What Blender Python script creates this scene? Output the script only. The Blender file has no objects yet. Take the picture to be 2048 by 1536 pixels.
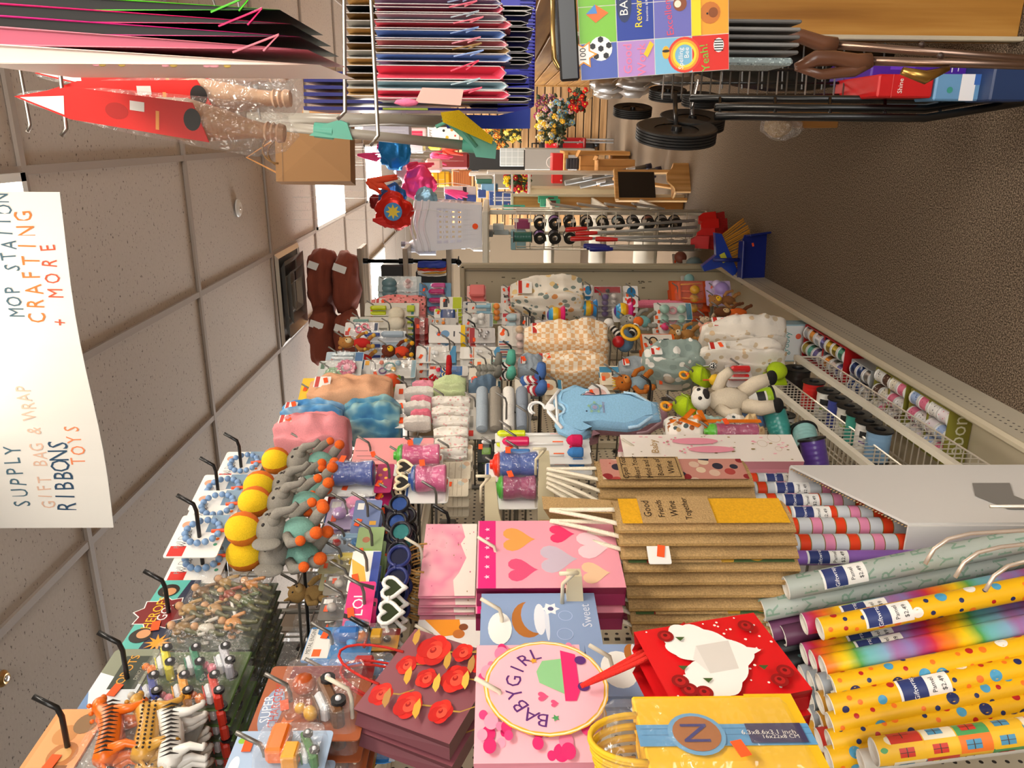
import bpy, math, random
from mathutils import Vector, Matrix, noise
R = math.radians
rnd = random.Random(7)
SC = bpy.context.scene
COL = SC.collection
# ---------------------------------------------------------------- camera (the phone was held sideways: world up points left in the picture)
F_PX = 1550.0
YAW = math.atan2(499, F_PX); PITCH = math.atan2(37, F_PX); CAMZ = 1.45
fw = Vector((-math.sin(YAW) * math.cos(PITCH), math.cos(YAW) * math.cos(PITCH), -math.sin(PITCH)))
rt = Vector((math.cos(YAW), math.sin(YAW), 0))
up = rt.cross(fw)
cam = bpy.data.objects.new('camera', bpy.data.cameras.new('camera'))
COL.objects.link(cam)
cam.data.sensor_width = 36; cam.data.lens = 36 * F_PX / 2048; cam.data.clip_start = .02
m = Matrix((-up, rt, -fw)).transposed().to_4x4()
m.translation = (0, 0, CAMZ)
cam.matrix_world = m
SC.camera = cam
CP = Vector((0, 0, CAMZ))
SC.view_settings.view_transform = 'Standard'; SC.view_settings.look = 'None'
SC.view_settings.exposure = 1.08; SC.view_settings.gamma = 1; SC.view_settings.use_curve_mapping = False
SC.cycles.use_denoising = True
SC.cycles.max_bounces = 7; SC.cycles.diffuse_bounces = 3; SC.cycles.glossy_bounces = 2
SC.cycles.transparent_max_bounces = 14; SC.cycles.sample_clamp_indirect = 4
W = bpy.data.worlds.new('world'); SC.world = W; W.use_nodes = True
W.node_tree.nodes['Background'].inputs[0].default_value = (.93, .96, 1, 1)
W.node_tree.nodes['Background'].inputs[1].default_value = .13
CEIL = CAMZ + 1.37
def area(name, loc, aim, sx, sy, power, colr=(1, .95, .88)):
    l = bpy.data.lights.new(name, 'AREA'); l.shape = 'RECTANGLE'; l.size = sx; l.size_y = sy; l.energy = power; l.color = colr
    o = bpy.data.objects.new(name, l); COL.objects.link(o); o.location = loc
    o.rotation_euler = (Vector(aim) - Vector(loc)).to_track_quat('-Z', 'Y').to_euler(); return o
# added fill lamps, no windows: one behind the camera, one for the far ceiling
area('front_fill_light', (1.9, -3.0, 1.5), (-.9, 1.6, 1.1), 3.2, 1.8, 62, (1, .97, .93))
area('far_fill_light', (-5.2, 8.5, 1.5), (0, 8, 1.9), 5.0, 1.8, 270, (.96, .98, 1))
# ---------------------------------------------------------------- picture point -> world
def ray(px, py):
    return (fw + rt * ((1536 - py - 768) / F_PX) - up * ((px - 1024) / F_PX))
def PX(px, py, X):
    d = ray(px, py); return CP + d * (X / d.x)
def PY(px, py, Y):
    d = ray(px, py); return CP + d * (Y / d.y)
def PZ(px, py, Z):
    d = ray(px, py); return CP + d * ((Z - CAMZ) / d.z)
def PD(px, py, D):
    return CP + ray(px, py) * D
def dep(p): return (p - CP).dot(fw)
# ---------------------------------------------------------------- materials
_M = {}
def lin(h):
    if not isinstance(h, str): return (*h, 1)
    h = h.lstrip('#'); out = []
    for i in (0, 2, 4):
        c = int(h[i:i + 2], 16) / 255
        out.append(c / 12.92 if c <= .04045 else ((c + .055) / 1.055) ** 2.4)
    return (*out, 1)
def nodes(name):
    m = bpy.data.materials.new(name); m.use_nodes = True
    nt = m.node_tree; return m, nt, nt.nodes, nt.links, nt.nodes['Principled BSDF']
def tex(nt, kind, scale, **kw):
    t = nt.nodes.new(kind); t.inputs['Scale'].default_value = scale
    for k, v in kw.items(): t.inputs[k].default_value = v
    return t
def coords(nt, t, sc=(1, 1, 1), which='Object'):
    tc = nt.nodes.new('ShaderNodeTexCoord'); mp = nt.nodes.new('ShaderNodeMapping'); mp.inputs['Scale'].default_value = sc
    nt.links.new(tc.outputs[which], mp.inputs[0]); nt.links.new(mp.outputs[0], t.inputs['Vector'])
def ramp(nt, fac, stops, const=False):
    r = nt.nodes.new('ShaderNodeValToRGB'); e = r.color_ramp
    if const: e.interpolation = 'CONSTANT'
    while len(e.elements) < len(stops): e.elements.new(.5)
    for el, (p, c) in zip(e.elements, stops): el.position = p; el.color = lin(c)
    nt.links.new(fac, r.inputs[0]); return r.outputs[0]
def mat(h, kind='card', s=1.0):
    """card, paper, plastic, metal, fabric, plush, foil, wire, wood, rope, rubber, glow"""
    k = (h, kind, s)
    if k in _M: return _M[k]
    m, nt, N, L, b = nodes('%s_%s' % (kind, h if isinstance(h, str) else 'mix'))
    b.inputs['Base Color'].default_value = lin(h)
    rough, metal, bump, bs = {'card': (.42, 0, 0, 0), 'paper': (.75, 0, .03, 300), 'plastic': (.28, 0, 0, 0), 'metal': (.3, 1, 0, 0),
        'fabric': (.95, 0, .35, 260), 'plush': (1, 0, .6, 420), 'foil': (.3, .5, .8, 40), 'wire': (.35, .6, 0, 0), 'wood': (.5, 0, .05, 40),
        'rope': (.9, 0, .8, 500), 'rubber': (.5, 0, .15, 200), 'glow': (.5, 0, 0, 0), 'burlap': (.95, 0, .9, 330)}[kind]
    b.inputs['Roughness'].default_value = rough; b.inputs['Metallic'].default_value = metal
    if kind == 'glow':
        b.inputs['Emission Color'].default_value = lin(h); b.inputs['Emission Strength'].default_value = s
    if bump:
        t = tex(nt, 'ShaderNodeTexNoise', bs); coords(nt, t)
        bn = N.new('ShaderNodeBump'); bn.inputs['Strength'].default_value = bump; bn.inputs['Distance'].default_value = .002
        L.new(t.outputs['Fac'], bn.inputs['Height']); L.new(bn.outputs[0], b.inputs['Normal'])
        if kind in ('fabric', 'plush', 'burlap', 'rope'):
            c = lin(h); mx = N.new('ShaderNodeMixRGB'); mx.inputs[1].default_value = tuple(x * (.45 if kind == 'burlap' else .72) for x in c[:3]) + (1,)
            mx.inputs[2].default_value = tuple(min(1, x * (1.4 if kind == 'burlap' else 1.14)) for x in c[:3]) + (1,)
            L.new(t.outputs['Fac'], mx.inputs[0]); L.new(mx.outputs[0], b.inputs['Base Color'])
    _M[k] = m; return m
def film(tint='ffffff', gloss=.13, crinkle=.5, sc=14):
    k = ('film', tint, gloss, crinkle, sc)
    if k in _M: return _M[k]
    m = bpy.data.materials.new('clear_film'); m.use_nodes = True; nt = m.node_tree; N = nt.nodes; L = nt.links
    for n in list(N):
        if n.type == 'BSDF_PRINCIPLED': N.remove(n)
    tr = N.new('ShaderNodeBsdfTransparent'); tr.inputs[0].default_value = lin(tint)
    gl = N.new('ShaderNodeBsdfGlossy'); gl.inputs['Roughness'].default_value = .18
    df = N.new('ShaderNodeBsdfDiffuse'); df.inputs[0].default_value = lin(tint)
    ad = N.new('ShaderNodeMixShader'); ad.inputs[0].default_value = .35
    mx = N.new('ShaderNodeMixShader'); mx.inputs[0].default_value = gloss
    L.new(gl.outputs[0], ad.inputs[1]); L.new(df.outputs[0], ad.inputs[2])
    L.new(tr.outputs[0], mx.inputs[1]); L.new(ad.outputs[0], mx.inputs[2]); L.new(mx.outputs[0], N['Material Output'].inputs[0])
    if crinkle:
        t = tex(nt, 'ShaderNodeTexNoise', sc); coords(nt, t); t.inputs['Detail'].default_value = 3
        bn = N.new('ShaderNodeBump'); bn.inputs['Strength'].default_value = crinkle; bn.inputs['Distance'].default_value = .05
        L.new(t.outputs['Fac'], bn.inputs['Height']); L.new(bn.outputs[0], gl.inputs['Normal'])
    _M[k] = m; return m
def blotch(name, cols, scale=30, kind='fabric', sc=(1, 1, 1), vor=True):
    """cloth or paper printed with scattered irregular motifs"""
    k = ('blotch', name)
    if k in _M: return _M[k]
    m, nt, N, L, b = nodes(name); b.inputs['Roughness'].default_value = .9 if kind == 'fabric' else .45
    t = tex(nt, 'ShaderNodeTexVoronoi' if vor else 'ShaderNodeTexNoise', scale); coords(nt, t, sc)
    if vor:
        sp = N.new('ShaderNodeSeparateColor'); L.new(t.outputs['Color'], sp.inputs[0])
        n = len(cols) - 1
        c2 = ramp(nt, sp.outputs[0], [(i / n, c) for i, c in enumerate(cols[1:])], True)
        lt = N.new('ShaderNodeMath'); lt.operation = 'LESS_THAN'; lt.inputs[1].default_value = .40 if kind == 'fabric' else .34; L.new(t.outputs['Distance'], lt.inputs[0])
        mx = N.new('ShaderNodeMixRGB'); mx.inputs[1].default_value = lin(cols[0]); L.new(c2, mx.inputs[2]); L.new(lt.outputs[0], mx.inputs[0])
        L.new(mx.outputs[0], b.inputs['Base Color'])
    else:
        n = len(cols); L.new(ramp(nt, t.outputs['Fac'], [(.3 + .4 * i / max(1, n - 1), c) for i, c in enumerate(cols)]), b.inputs['Base Color'])
    if kind == 'fabric':
        t2 = tex(nt, 'ShaderNodeTexNoise', 240); bn = N.new('ShaderNodeBump'); bn.inputs['Strength'].default_value = .4; bn.inputs['Distance'].default_value = .002
        coords(nt, t2); L.new(t2.outputs['Fac'], bn.inputs['Height']); L.new(bn.outputs[0], b.inputs['Normal'])
    _M[k] = m; return m
def stripes(name, cols, scale, axis='X', kind='fabric', rough=None):
    """evenly striped print; cols are (position, colour)"""
    k = ('stripes', name)
    if k in _M: return _M[k]
    m, nt, N, L, b = nodes(name); b.inputs['Roughness'].default_value = rough if rough is not None else (.9 if kind == 'fabric' else .4)
    tc = N.new('ShaderNodeTexCoord'); sp = N.new('ShaderNodeSeparateXYZ'); L.new(tc.outputs['Object'], sp.inputs[0])
    mu = N.new('ShaderNodeMath'); mu.operation = 'MULTIPLY'; mu.inputs[1].default_value = scale; L.new(sp.outputs[axis], mu.inputs[0])
    fr = N.new('ShaderNodeMath'); fr.operation = 'FRACT'; L.new(mu.outputs[0], fr.inputs[0])
    L.new(ramp(nt, fr.outputs[0], cols, True), b.inputs['Base Color'])
    _M[k] = m; return m
def woodmat(name, c1, c2, c3, axis='Z', s=1.0):
    k = ('woodm', name)
    if k in _M: return _M[k]
    m, nt, N, L, b = nodes(name); b.inputs['Roughness'].default_value = .45
    sc = {'Z': (9, 9, .5), 'X': (.5, 9, 9), 'Y': (9, .5, 9)}[axis]
    t = tex(nt, 'ShaderNodeTexNoise', 3 * s); t.inputs['Detail'].default_value = 6; coords(nt, t, sc)
    L.new(ramp(nt, t.outputs['Fac'], [(.3, c1), (.5, c2), (.7, c3)]), b.inputs['Base Color'])
    _M[k] = m; return m
# ---------------------------------------------------------------- mesh builder
_TXT = {}
def text_geo(s):
    if s in _TXT: return _TXT[s]
    cu = bpy.data.curves.new('t', 'FONT'); cu.body = s; cu.size = 1; cu.align_x = 'CENTER'; cu.align_y = 'CENTER'; cu.resolution_u = 2
    o = bpy.data.objects.new('t', cu); me = bpy.data.meshes.new_from_object(o)
    g = ([(v.co.x, v.co.y) for v in me.vertices], [tuple(p.vertices) for p in me.polygons])
    bpy.data.objects.remove(o); bpy.data.meshes.remove(me); bpy.data.curves.remove(cu)
    _TXT[s] = g; return g
class MB:
    def __init__(s): s.v = []; s.f = []; s.m = []; s.mats = []; s.sm = []; s.M = Matrix()
    def mi(s, m):
        if isinstance(m, str): m = mat(m)
        if m not in s.mats: s.mats.append(m)
        return s.mats.index(m)
    def add(s, vs, fs, m, smooth=False):
        o = len(s.v); s.v += [tuple(s.M @ Vector(p)) for p in vs]; i = s.mi(m)
        for f in fs: s.f.append(tuple(o + k for k in f)); s.m.append(i); s.sm.append(smooth)
        return s
    def box(s, c, d, m, ch=0, rot=None):
        x, y, z = (k / 2 for k in d)
        ch = min(ch, x * .9, y * .9, z * .9)
        if ch <= 0:
            vs = [(i * x, j * y, k * z) for i in (-1, 1) for j in (-1, 1) for k in (-1, 1)]
            fs = [(0, 1, 3, 2), (4, 6, 7, 5), (0, 4, 5, 1), (2, 3, 7, 6), (0, 2, 6, 4), (1, 5, 7, 3)]
        else:
            vs = []; ix = {}
            for i in (-1, 1):
                for j in (-1, 1):
                    for k in (-1, 1):
                        for a in range(3):
                            p = [i * x, j * y, k * z]
                            for b in range(3):
                                if b != a: p[b] -= (i, j, k)[b] * ch
                            ix[i, j, k, a] = len(vs); vs.append(p)
            fs = []
            for a in range(3):
                b, c_ = (a + 1) % 3, (a + 2) % 3
                for sg in (-1, 1):
                    q = []
                    for (u, w) in ((-1, -1), (1, -1), (1, 1), (-1, 1)):
                        t = [0, 0, 0]; t[a] = sg; t[b] = u; t[c_] = w; q.append(ix[(*t, a)])
                    fs.append(tuple(q if sg > 0 else q[::-1]))
                for u in (-1, 1):
                    for w in (-1, 1):
                        t1 = [0, 0, 0]; t1[a] = -1; t1[b] = u; t1[c_] = w; t2 = list(t1); t2[a] = 1
                        fs.append((ix[(*t1, b)], ix[(*t2, b)], ix[(*t2, c_)], ix[(*t1, c_)]))
            for i in (-1, 1):
                for j in (-1, 1):
                    for k in (-1, 1): fs.append(tuple(ix[i, j, k, a] for a in range(3)))
        T = Matrix.Translation(c) @ (rot.to_4x4() if rot else Matrix())
        return s.add([T @ Vector(p) for p in vs], fs, m)
    def prism(s, pts, y0, y1, m, side=None):
        """outline in x,z extruded from y0 (front) to y1 (back)"""
        n = len(pts); vs = [(a, y0, b) for a, b in pts] + [(a, y1, b) for a, b in pts]
        s.add(vs, [tuple(range(n)), tuple(range(2 * n - 1, n - 1, -1))], m)
        s.add(vs, [(i, i + n, (i + 1) % n + n, (i + 1) % n) for i in range(n)], side or m)
        return s
    def flat(s, pts, y, m): return s.add([(a, y, b) for a, b in pts], [tuple(range(len(pts)))], m)
    def disc(s, x, z, r, y, m, rz=None, n=16, a0=0): return s.flat([(x + r * math.cos(a0 + 2 * math.pi * i / n), z + (rz or r) * math.sin(a0 + 2 * math.pi * i / n)) for i in range(n)], y, m)
    def ring(s, x, z, r, w, y, m, n=28, rz=None):
        k = (rz or r) / r; vs = []
        for i in range(n):
            a = 2 * math.pi * i / n
            for q in (r - w / 2, r + w / 2): vs.append((x + q * math.cos(a), y, z + q * k * math.sin(a)))
        return s.add(vs, [(2 * i, 2 * i + 1, (2 * i + 3) % (2 * n), (2 * i + 2) % (2 * n)) for i in range(n)], m)
    def star(s, x, z, r, y, m, n=5, q=.45, a0=math.pi / 2): return s.flat([(x + r * (1 if i % 2 == 0 else q) * math.cos(a0 + math.pi * i / n), z + r * (1 if i % 2 == 0 else q) * math.sin(a0 + math.pi * i / n)) for i in range(2 * n)], y, m)
    def heart(s, x, z, r, y, m, n=24):
        return s.flat(heart_pts(x, z, r, n), y, m)
    def text(s, t, x, z, size, y, m, rot=0, sx=1):
        vs, fs = text_geo(t); c, q = math.cos(rot), math.sin(rot)
        return s.add([(x + size * (a * sx * c - b * q), y, z + size * (a * sx * q + b * c)) for a, b in vs], fs, m)
    def tube(s, pts, r, m, n=7, caps=True, closed=False):
        P = [Vector(p) for p in pts]; k = len(P); rr = r if isinstance(r, (list, tuple)) else [r] * k
        vs = []; prev = None
        for i in range(k):
            if closed: d = (P[(i + 1) % k] - P[i - 1])
            else: d = (P[min(i + 1, k - 1)] - P[max(i - 1, 0)])
            d = d.normalized() if d.length > 1e-9 else Vector((0, 0, 1))
            if prev is None: a = d.orthogonal().normalized()
            else:
                a = prev - d * prev.dot(d); a = a.normalized() if a.length > 1e-6 else d.orthogonal().normalized()
            prev = a; b = d.cross(a)
            for j in range(n):
                t = 2 * math.pi * j / n; vs.append(P[i] + (a * math.cos(t) + b * math.sin(t)) * rr[i])
        fs = []
        for i in range(k if closed else k - 1):
            for j in range(n):
                i2 = (i + 1) % k; fs.append((i * n + j, i * n + (j + 1) % n, i2 * n + (j + 1) % n, i2 * n + j))
        if caps and not closed: fs += [tuple(range(n - 1, -1, -1)), tuple((k - 1) * n + j for j in range(n))]
        return s.add(vs, fs, m, n > 5)
    def lathe(s, prof, m, c=(0, 0, 0), n=18, rot=None, mats=None, ry=1):
        T = Matrix.Translation(c) @ (rot.to_4x4() if rot else Matrix())
        k = len(prof); vs = [T @ Vector((r * math.cos(2 * math.pi * j / n), ry * r * math.sin(2 * math.pi * j / n), z)) for r, z in prof for j in range(n)]
        for i in range(k - 1):
            s.add(vs[i * n:(i + 2) * n], [(j, (j + 1) % n, n + (j + 1) % n, n + j) for j in range(n)], mats[i] if mats else m, True)
        return s
    def ball(s, c, r, m, rot=None, nu=14, nv=9, wob=0, seed=0, pw=1):
        if not isinstance(r, (tuple, list)): r = (r, r, r)
        T = Matrix.Translation(c) @ (rot.to_4x4() if rot else Matrix()); vs = []
        for i in range(nv + 1):
            th = math.pi * i / nv
            for j in range(nu):
                ph = 2 * math.pi * j / nu; p = Vector((math.sin(th) * math.cos(ph), math.sin(th) * math.sin(ph), math.cos(th)))
                if pw != 1: p = Vector([math.copysign(abs(q) ** pw, q) for q in p])
                if wob: p = p * (1 + wob * noise.noise(p * 2.2 + Vector((seed * 3.1, 0, 0))))
                vs.append(T @ Vector((p.x * r[0], p.y * r[1], p.z * r[2])))
        fs = [(i * nu + j, (i + 1) * nu + j, (i + 1) * nu + (j + 1) % nu, i * nu + (j + 1) % nu) for i in range(nv) for j in range(nu)]
        return s.add(vs, fs, m, True)
    def cloth(s, w, h, t, m, folds=3, taper=.35, seed=0, hem=None, nx=44, nz=26, deep=.45):
        """a soft bundle gathered at the top: width w, height h, thickness t, origin bottom centre"""
        vs = []; 
        for i in range(nz + 1):
            v = i / nz; wz = w * (1 - taper * max(0, (v - .35) / .65) ** 1.5) * (.93 + .07 * math.sin(v * 9 + seed))
            for j in range(nx):
                a = 2 * math.pi * j / nx; cx, cy = math.cos(a), math.sin(a)
                sx = math.copysign(abs(cx) ** .55, cx); sy = math.copysign(abs(cy) ** .8, cy)
                f = 1 + deep * math.cos(folds * 2 * a + seed + v * 1.3) * (.6 + .4 * (1 - v)) + .18 * noise.noise(Vector((cx * 2, cy * 2 + seed, v * 5))) + .34 * (.5 - abs(noise.noise(Vector((cx * 3.5 + seed * 2, cy * 1.5, v * 4.5 + cx * 2))))) + .12 * (.5 - abs(noise.noise(Vector((cx * 8, seed + 5, v * 11)))))
                e = min(1, 4 * min(v + .04, 1.04 - v)) ** .5
                vs.append((sx * wz / 2 * (.7 + .3 * e), sy * t / 2 * f * (.45 + .55 * e), v * h + .03 * h * noise.noise(Vector((sx * 2 + seed, 3, v * 2)))))
        fs = [(i * nx + j, i * nx + (j + 1) % nx, (i + 1) * nx + (j + 1) % nx, (i + 1) * nx + j) for i in range(nz) for j in range(nx)]
        fs += [tuple(range(nx - 1, -1, -1)), tuple(nz * nx + j for j in range(nx))]
        return s.add(vs, fs, m, True)
    def build(s, name, parent=None, loc=(0, 0, 0), **kw):
        me = bpy.data.meshes.new(name); me.from_pydata(s.v, [], s.f)
        for x in s.mats: me.materials.append(x)
        me.polygons.foreach_set('material_index', s.m); me.polygons.foreach_set('use_smooth', s.sm); me.update()
        o = bpy.data.objects.new(name, me); COL.objects.link(o); o.location = loc
        if parent: o.parent = parent
        for k, v in kw.items(): o[k] = v
        return o
def heart_pts(x, z, r, n=24):
    out = []
    for i in range(n):
        t = 2 * math.pi * i / n; out.append((x + r / 16 * 16 * math.sin(t) ** 3, z + r / 16 * (13 * math.cos(t) - 5 * math.cos(2 * t) - 2 * math.cos(3 * t) - math.cos(4 * t))))
    return out
def rrect(w, h, r, x=0, z=0, n=3):
    """rounded rectangle outline, bottom centre at x,z"""
    r = min(r, w / 2, h / 2); P = []
    for cx, cz, a in ((w / 2 - r, h - r, 0), (-w / 2 + r, h - r, 90), (-w / 2 + r, r, 180), (w / 2 - r, r, 270)):
        for i in range(n + 1):
            t = R(a + 90 * i / n); P.append((x + cx + r * math.cos(t), z + cz + r * math.sin(t)))
    return P
def thing(name, label, cat, loc=(0, 0, 0), yaw=0, group=None, rot=None):
    o = bpy.data.objects.new(name, None); COL.objects.link(o); o.location = loc; o.empty_display_size = .05
    o.rotation_euler = rot if rot else (0, 0, R(yaw)); o['label'] = label; o['category'] = cat
    if group: o['group'] = group
    return o
def tag(o, label, cat, group=None):
    o['label'] = label; o['category'] = cat
    if group: o['group'] = group
    return o
def struct(o): o['kind'] = 'structure'; return o
def dup(root, off, label=None, group=None, rotz=0, loc=None):
    def cp(o, par):
        c = o.copy(); COL.objects.link(c); c.parent = par
        for ch in [k for k in COL.objects if k.parent == o]: cp(ch, c)
        return c
    c = root.copy(); COL.objects.link(c)
    for ch in list(root.children):
        d = ch.copy(); COL.objects.link(d); d.parent = c
        for g in list(ch.children):
            e = g.copy(); COL.objects.link(e); e.parent = d
    c.location = Vector(loc) if loc is not None else root.location + Vector(off)
    c.rotation_euler.z += R(rotz)
    if label: c['label'] = label
    if group: c['group'] = group
    return c
# ================================================================ the room
def simple(name, c, d, m, ch=0): return struct(MB().box(c, d, m, ch).build(name))
# carpet
m, nt, N, L, b = nodes('brown_loop_carpet'); b.inputs['Roughness'].default_value = 1; b.inputs['Specular IOR Level'].default_value = .1
t = tex(nt, 'ShaderNodeTexNoise', 230); t.inputs['Detail'].default_value = 3; coords(nt, t)
L.new(ramp(nt, t.outputs['Fac'], [(.38, '43392f'), (.5, '716253'), (.62, 'a3907b')]), b.inputs['Base Color'])
bn = N.new('ShaderNodeBump'); bn.inputs['Strength'].default_value = .8; bn.inputs['Distance'].default_value = .006; L.new(t.outputs['Fac'], bn.inputs['Height']); L.new(bn.outputs[0], b.inputs['Normal'])
CARPET = m
simple('floor', (-.5, 4.5, -.02), (10, 17, .04), CARPET)
# ceiling: boards between a T-bar grid, 0.61 x 1.22 m
m, nt, N, L, b = nodes('speckled_ceiling_board'); b.inputs['Roughness'].default_value = .95
t = tex(nt, 'ShaderNodeTexNoise', 75); t.inputs['Detail'].default_value = 2; coords(nt, t, (1, 1.6, 1))
L.new(ramp(nt, t.outputs['Fac'], [(.0, '4a4038'), (.30, '6a5d53'), (.335, 'c2b5a8'), (1, 'cbbfb2')]), b.inputs['Base Color'])
BOARD = m
simple('ceiling', (-.5, 4.5, CEIL + .03), (10, 17, .04), BOARD)
GX0, GY0, DX, DY = -.08 * 1.37, 1.732 * 1.37, .61, 1.235
grid = MB(); gm = mat('aa9c90', 'paper')
i = -6
while i < 8:
    grid.box((GX0 + i * DX, 4.5, CEIL + .003), (.026, 17, .012), gm); i += 1
for j in range(-5, 10): grid.box((-.5, GY0 + j * DY, CEIL + .002), (10, .026, .012), gm)
struct(grid.build('trim_1'))
wm = mat('d9d6d0', 'paper')
simple('wall_left', (-5.5, 4.5, 1.4), (.1, 17, 2.9), mat('9a9288', 'paper'))
simple('wall_right', (4.5, 4.5, 1.4), (.1, 17, 2.9), wm)
simple('wall_back', (-.5, 13, 1.4), (10, .1, 2.9), mat('8f7d66', 'paper'))
# lit ceiling panels
def troffer(cx, cy, label, power=1.0, long_x=False):
    w, h = (.6, 1.2) if not long_x else (1.2, .6)
    r = thing('ceiling_light', label, 'ceiling light', (cx, cy, CEIL), group='lit panels in the ceiling grid')
    f = MB(); 
    for sx in (-1, 1): f.box((sx * (w / 2 - .012), 0, -.006), (.024, h, .016), 'e8e6e0')
    for sy in (-1, 1): f.box((0, sy * (h / 2 - .012), -.006), (w, .024, .016), 'e8e6e0')
    f.build('frame', r)
    MB().box((0, 0, -.004), (w - .05, h - .05, .008), mat('fff4e4', 'glow', 15 * power)).build('diffuser', r)
    return r
def cell(i, j): return GX0 + (i + .5) * DX, GY0 + (j + .5) * DY
troffer(*cell(-1, -1), 'lit ceiling panel half hidden behind the handwritten sign', .16)
troffer(*cell(-1, 3), 'lit ceiling panel nearest beyond the metal air vent')
troffer(*cell(-1, 5), 'lit ceiling panel beside the hanging kraft paper bag')
troffer(*cell(-3, 5), 'lit ceiling panel over the black pipe shelf')
for (i, j) in ((1, -2), (3, 0), (3, 3), (3, 6), (-1, -4)):
    troffer(*cell(i, j), 'lit ceiling panel outside the view', .9)
# ================================================================ left shelving
PEG = -1.13; LIP = -.722; PTOP = 1.645; ENDY = 4.5
def pegmat(name, base, hole, pitch, r, a='Y', b_='Z', lim=None):
    m, nt, N, L, b = nodes(name); b.inputs['Roughness'].default_value = .5
    tc = N.new('ShaderNodeTexCoord'); sp = N.new('ShaderNodeSeparateXYZ'); L.new(tc.outputs['Object'], sp.inputs[0])
    def mth(op, x, y=None):
        q = N.new('ShaderNodeMath'); q.operation = op
        for i, v in enumerate((x, y)):
            if v is None: continue
            if isinstance(v, (int, float)): q.inputs[i].default_value = v
            else: L.new(v, q.inputs[i])
        return q.outputs[0]
    d = []
    for ax in (a, b_):
        f = mth('SUBTRACT', mth('FRACT', mth('MULTIPLY', sp.outputs[ax], 1 / pitch)), .5); d.append(mth('MULTIPLY', f, f))
    k = mth('LESS_THAN', mth('ADD', *d), (r / pitch) ** 2)
    if lim: k = mth('MULTIPLY', k, mth('MULTIPLY', mth('GREATER_THAN', sp.outputs[b_], lim[0]), mth('LESS_THAN', sp.outputs[b_], lim[1])))
    n2 = tex(nt, 'ShaderNodeTexNoise', 3); coords(nt, n2); c0 = ramp(nt, n2.outputs['Fac'], [(.35, base), (.7, tuple(x * .86 for x in lin(base)[:3]))])
    mx = N.new('ShaderNodeMixRGB'); L.new(k, mx.inputs[0]); L.new(c0, mx.inputs[1]); mx.inputs[2].default_value = lin(hole); L.new(mx.outputs[0], b.inputs['Base Color'])
    return m
BEIGE = mat('d3c8ae', 'card')
PEGM = pegmat('perforated_board', 'd6c9ae', '2a241e', .0254, .0042)
LIPM = pegmat('perforated_lip', 'e2d9c2', '3a3226', .022, .0036, 'Y', 'Z', (.066, .11))
g = thing('shelving_unit', 'long beige shelving unit with perforated back board and low lipped base', 'shelving', (PEG, 2.6, 0))
MB().box((-.012, 0, PTOP / 2), (.02, 3.9, PTOP), PEGM).build('back_board', g)
MB().box((-.012, 0, PTOP + .012), (.05, 3.9, .03), BEIGE, .006).build('top_rail', g)
MB().box((.2, .48, .075), (.42, 2.92, .03), BEIGE, .004).build('base_deck', g)
lp = MB(); lp.box((LIP - PEG, .48, .075), (.012, 2.92, .15), LIPM, .003).build('lip', g)
MB().box((-.17, 0, PTOP + .015), (.26, 3.9, .02), BEIGE, .003).build('rear_shelf', g)
MB().box((LIP - PEG + .002, .48, .155), (.026, 2.92, .022), mat('cfc4aa', 'card'), .008).build('lip_rail', g)
for i, y in enumerate((1.02, 1.51, 2.73, 3.95)):
    pm = MB(); pm.box((.012, y - 2.6, PTOP / 2), (.03, .038, PTOP), BEIGE, .004)
    z = .2
    while z < PTOP - .03:
        if z > .9: pm.box((.028, y - 2.6, z), (.002, .008, .012), '2a241e')
        z += .0254
    pm.build('upright', g)
# end panel, facing the camera
ep = thing('end_panel', 'scuffed beige steel end panel closing the baby shelves', 'panel', (LIP - .22, ENDY, 0))
s = MB().box((0, .02, .82), (.44, .03, 1.64), mat('b9ae93', 'card'), .004)
for i in range(46):
    z = rnd.uniform(.5, 1.6); x = rnd.choice((.02, .12)) + rnd.gauss(0, .008) if rnd.random() < .7 else rnd.uniform(-.1, .19)
    s.box((x, .0045, z), (.003 + .004 * rnd.random(), .001, .003 + .02 * rnd.random()), '5e5542')
s.build('panel_sheet', ep)
f = MB(); f.box((.215, -.003, .82), (.03, .05, 1.64), mat('a69b80', 'card'), .006); f.box((0, -.003, 1.63), (.44, .05, .03), mat('a69b80', 'card'), .006)
f.box((.185, -.001, .82), (.004, .01, 1.6), '7d7460'); f.build('frame', ep)
# chrome wire grid extension above the board
wg = thing('wire_grid', 'chrome wire grid panel above the perforated board', 'wire grid', (PEG + .03, 2.6, PTOP + .02))
CH = mat('8f8b84', 'wire')
q = MB()
for i in range(29): q.tube([(0, -1.9 + i * .1375, 0), (0, -1.9 + i * .1375, .5)], .0028, CH, 5)
for k in range(8): q.tube([(.005, -1.93, .005 + k * .07), (.005, 1.93, .005 + k * .07)], .0026, CH, 5)
q.build('mesh_wires', wg)
for y in (-1.93, -.98, 0, .98, 1.93):
    MB().tube([(.004, y, -.02), (.004, y, .52)], .007, CH, 8).build('frame_post', wg)
# goods of the other side seen through the grid
for i in range(9):
    y = 1.05 + i * .17; t = thing('wrapped_package', 'clear wrapped grey package seen through the wire grid', 'package', (PEG - .16, y, PTOP + .03), 90, 'wrapped packages behind the wire grid')
    if 1: MB().box((0, .02, .27), (.12, .02, .2), mat(('5a544c', '3a3630', '6a5a4a')[i % 3], 'card'), .008).build('upper_carton', t)
    MB().box((0, 0, .09), (.14, .03, .17), mat('4a4642', 'plastic'), .01).build('contents', t)
    w = MB(); w.box((0, 0, .16), (.15, .045, .33), film('f4f6f8', .16, .8, 30), .01); w.build('wrapper', t)
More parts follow.
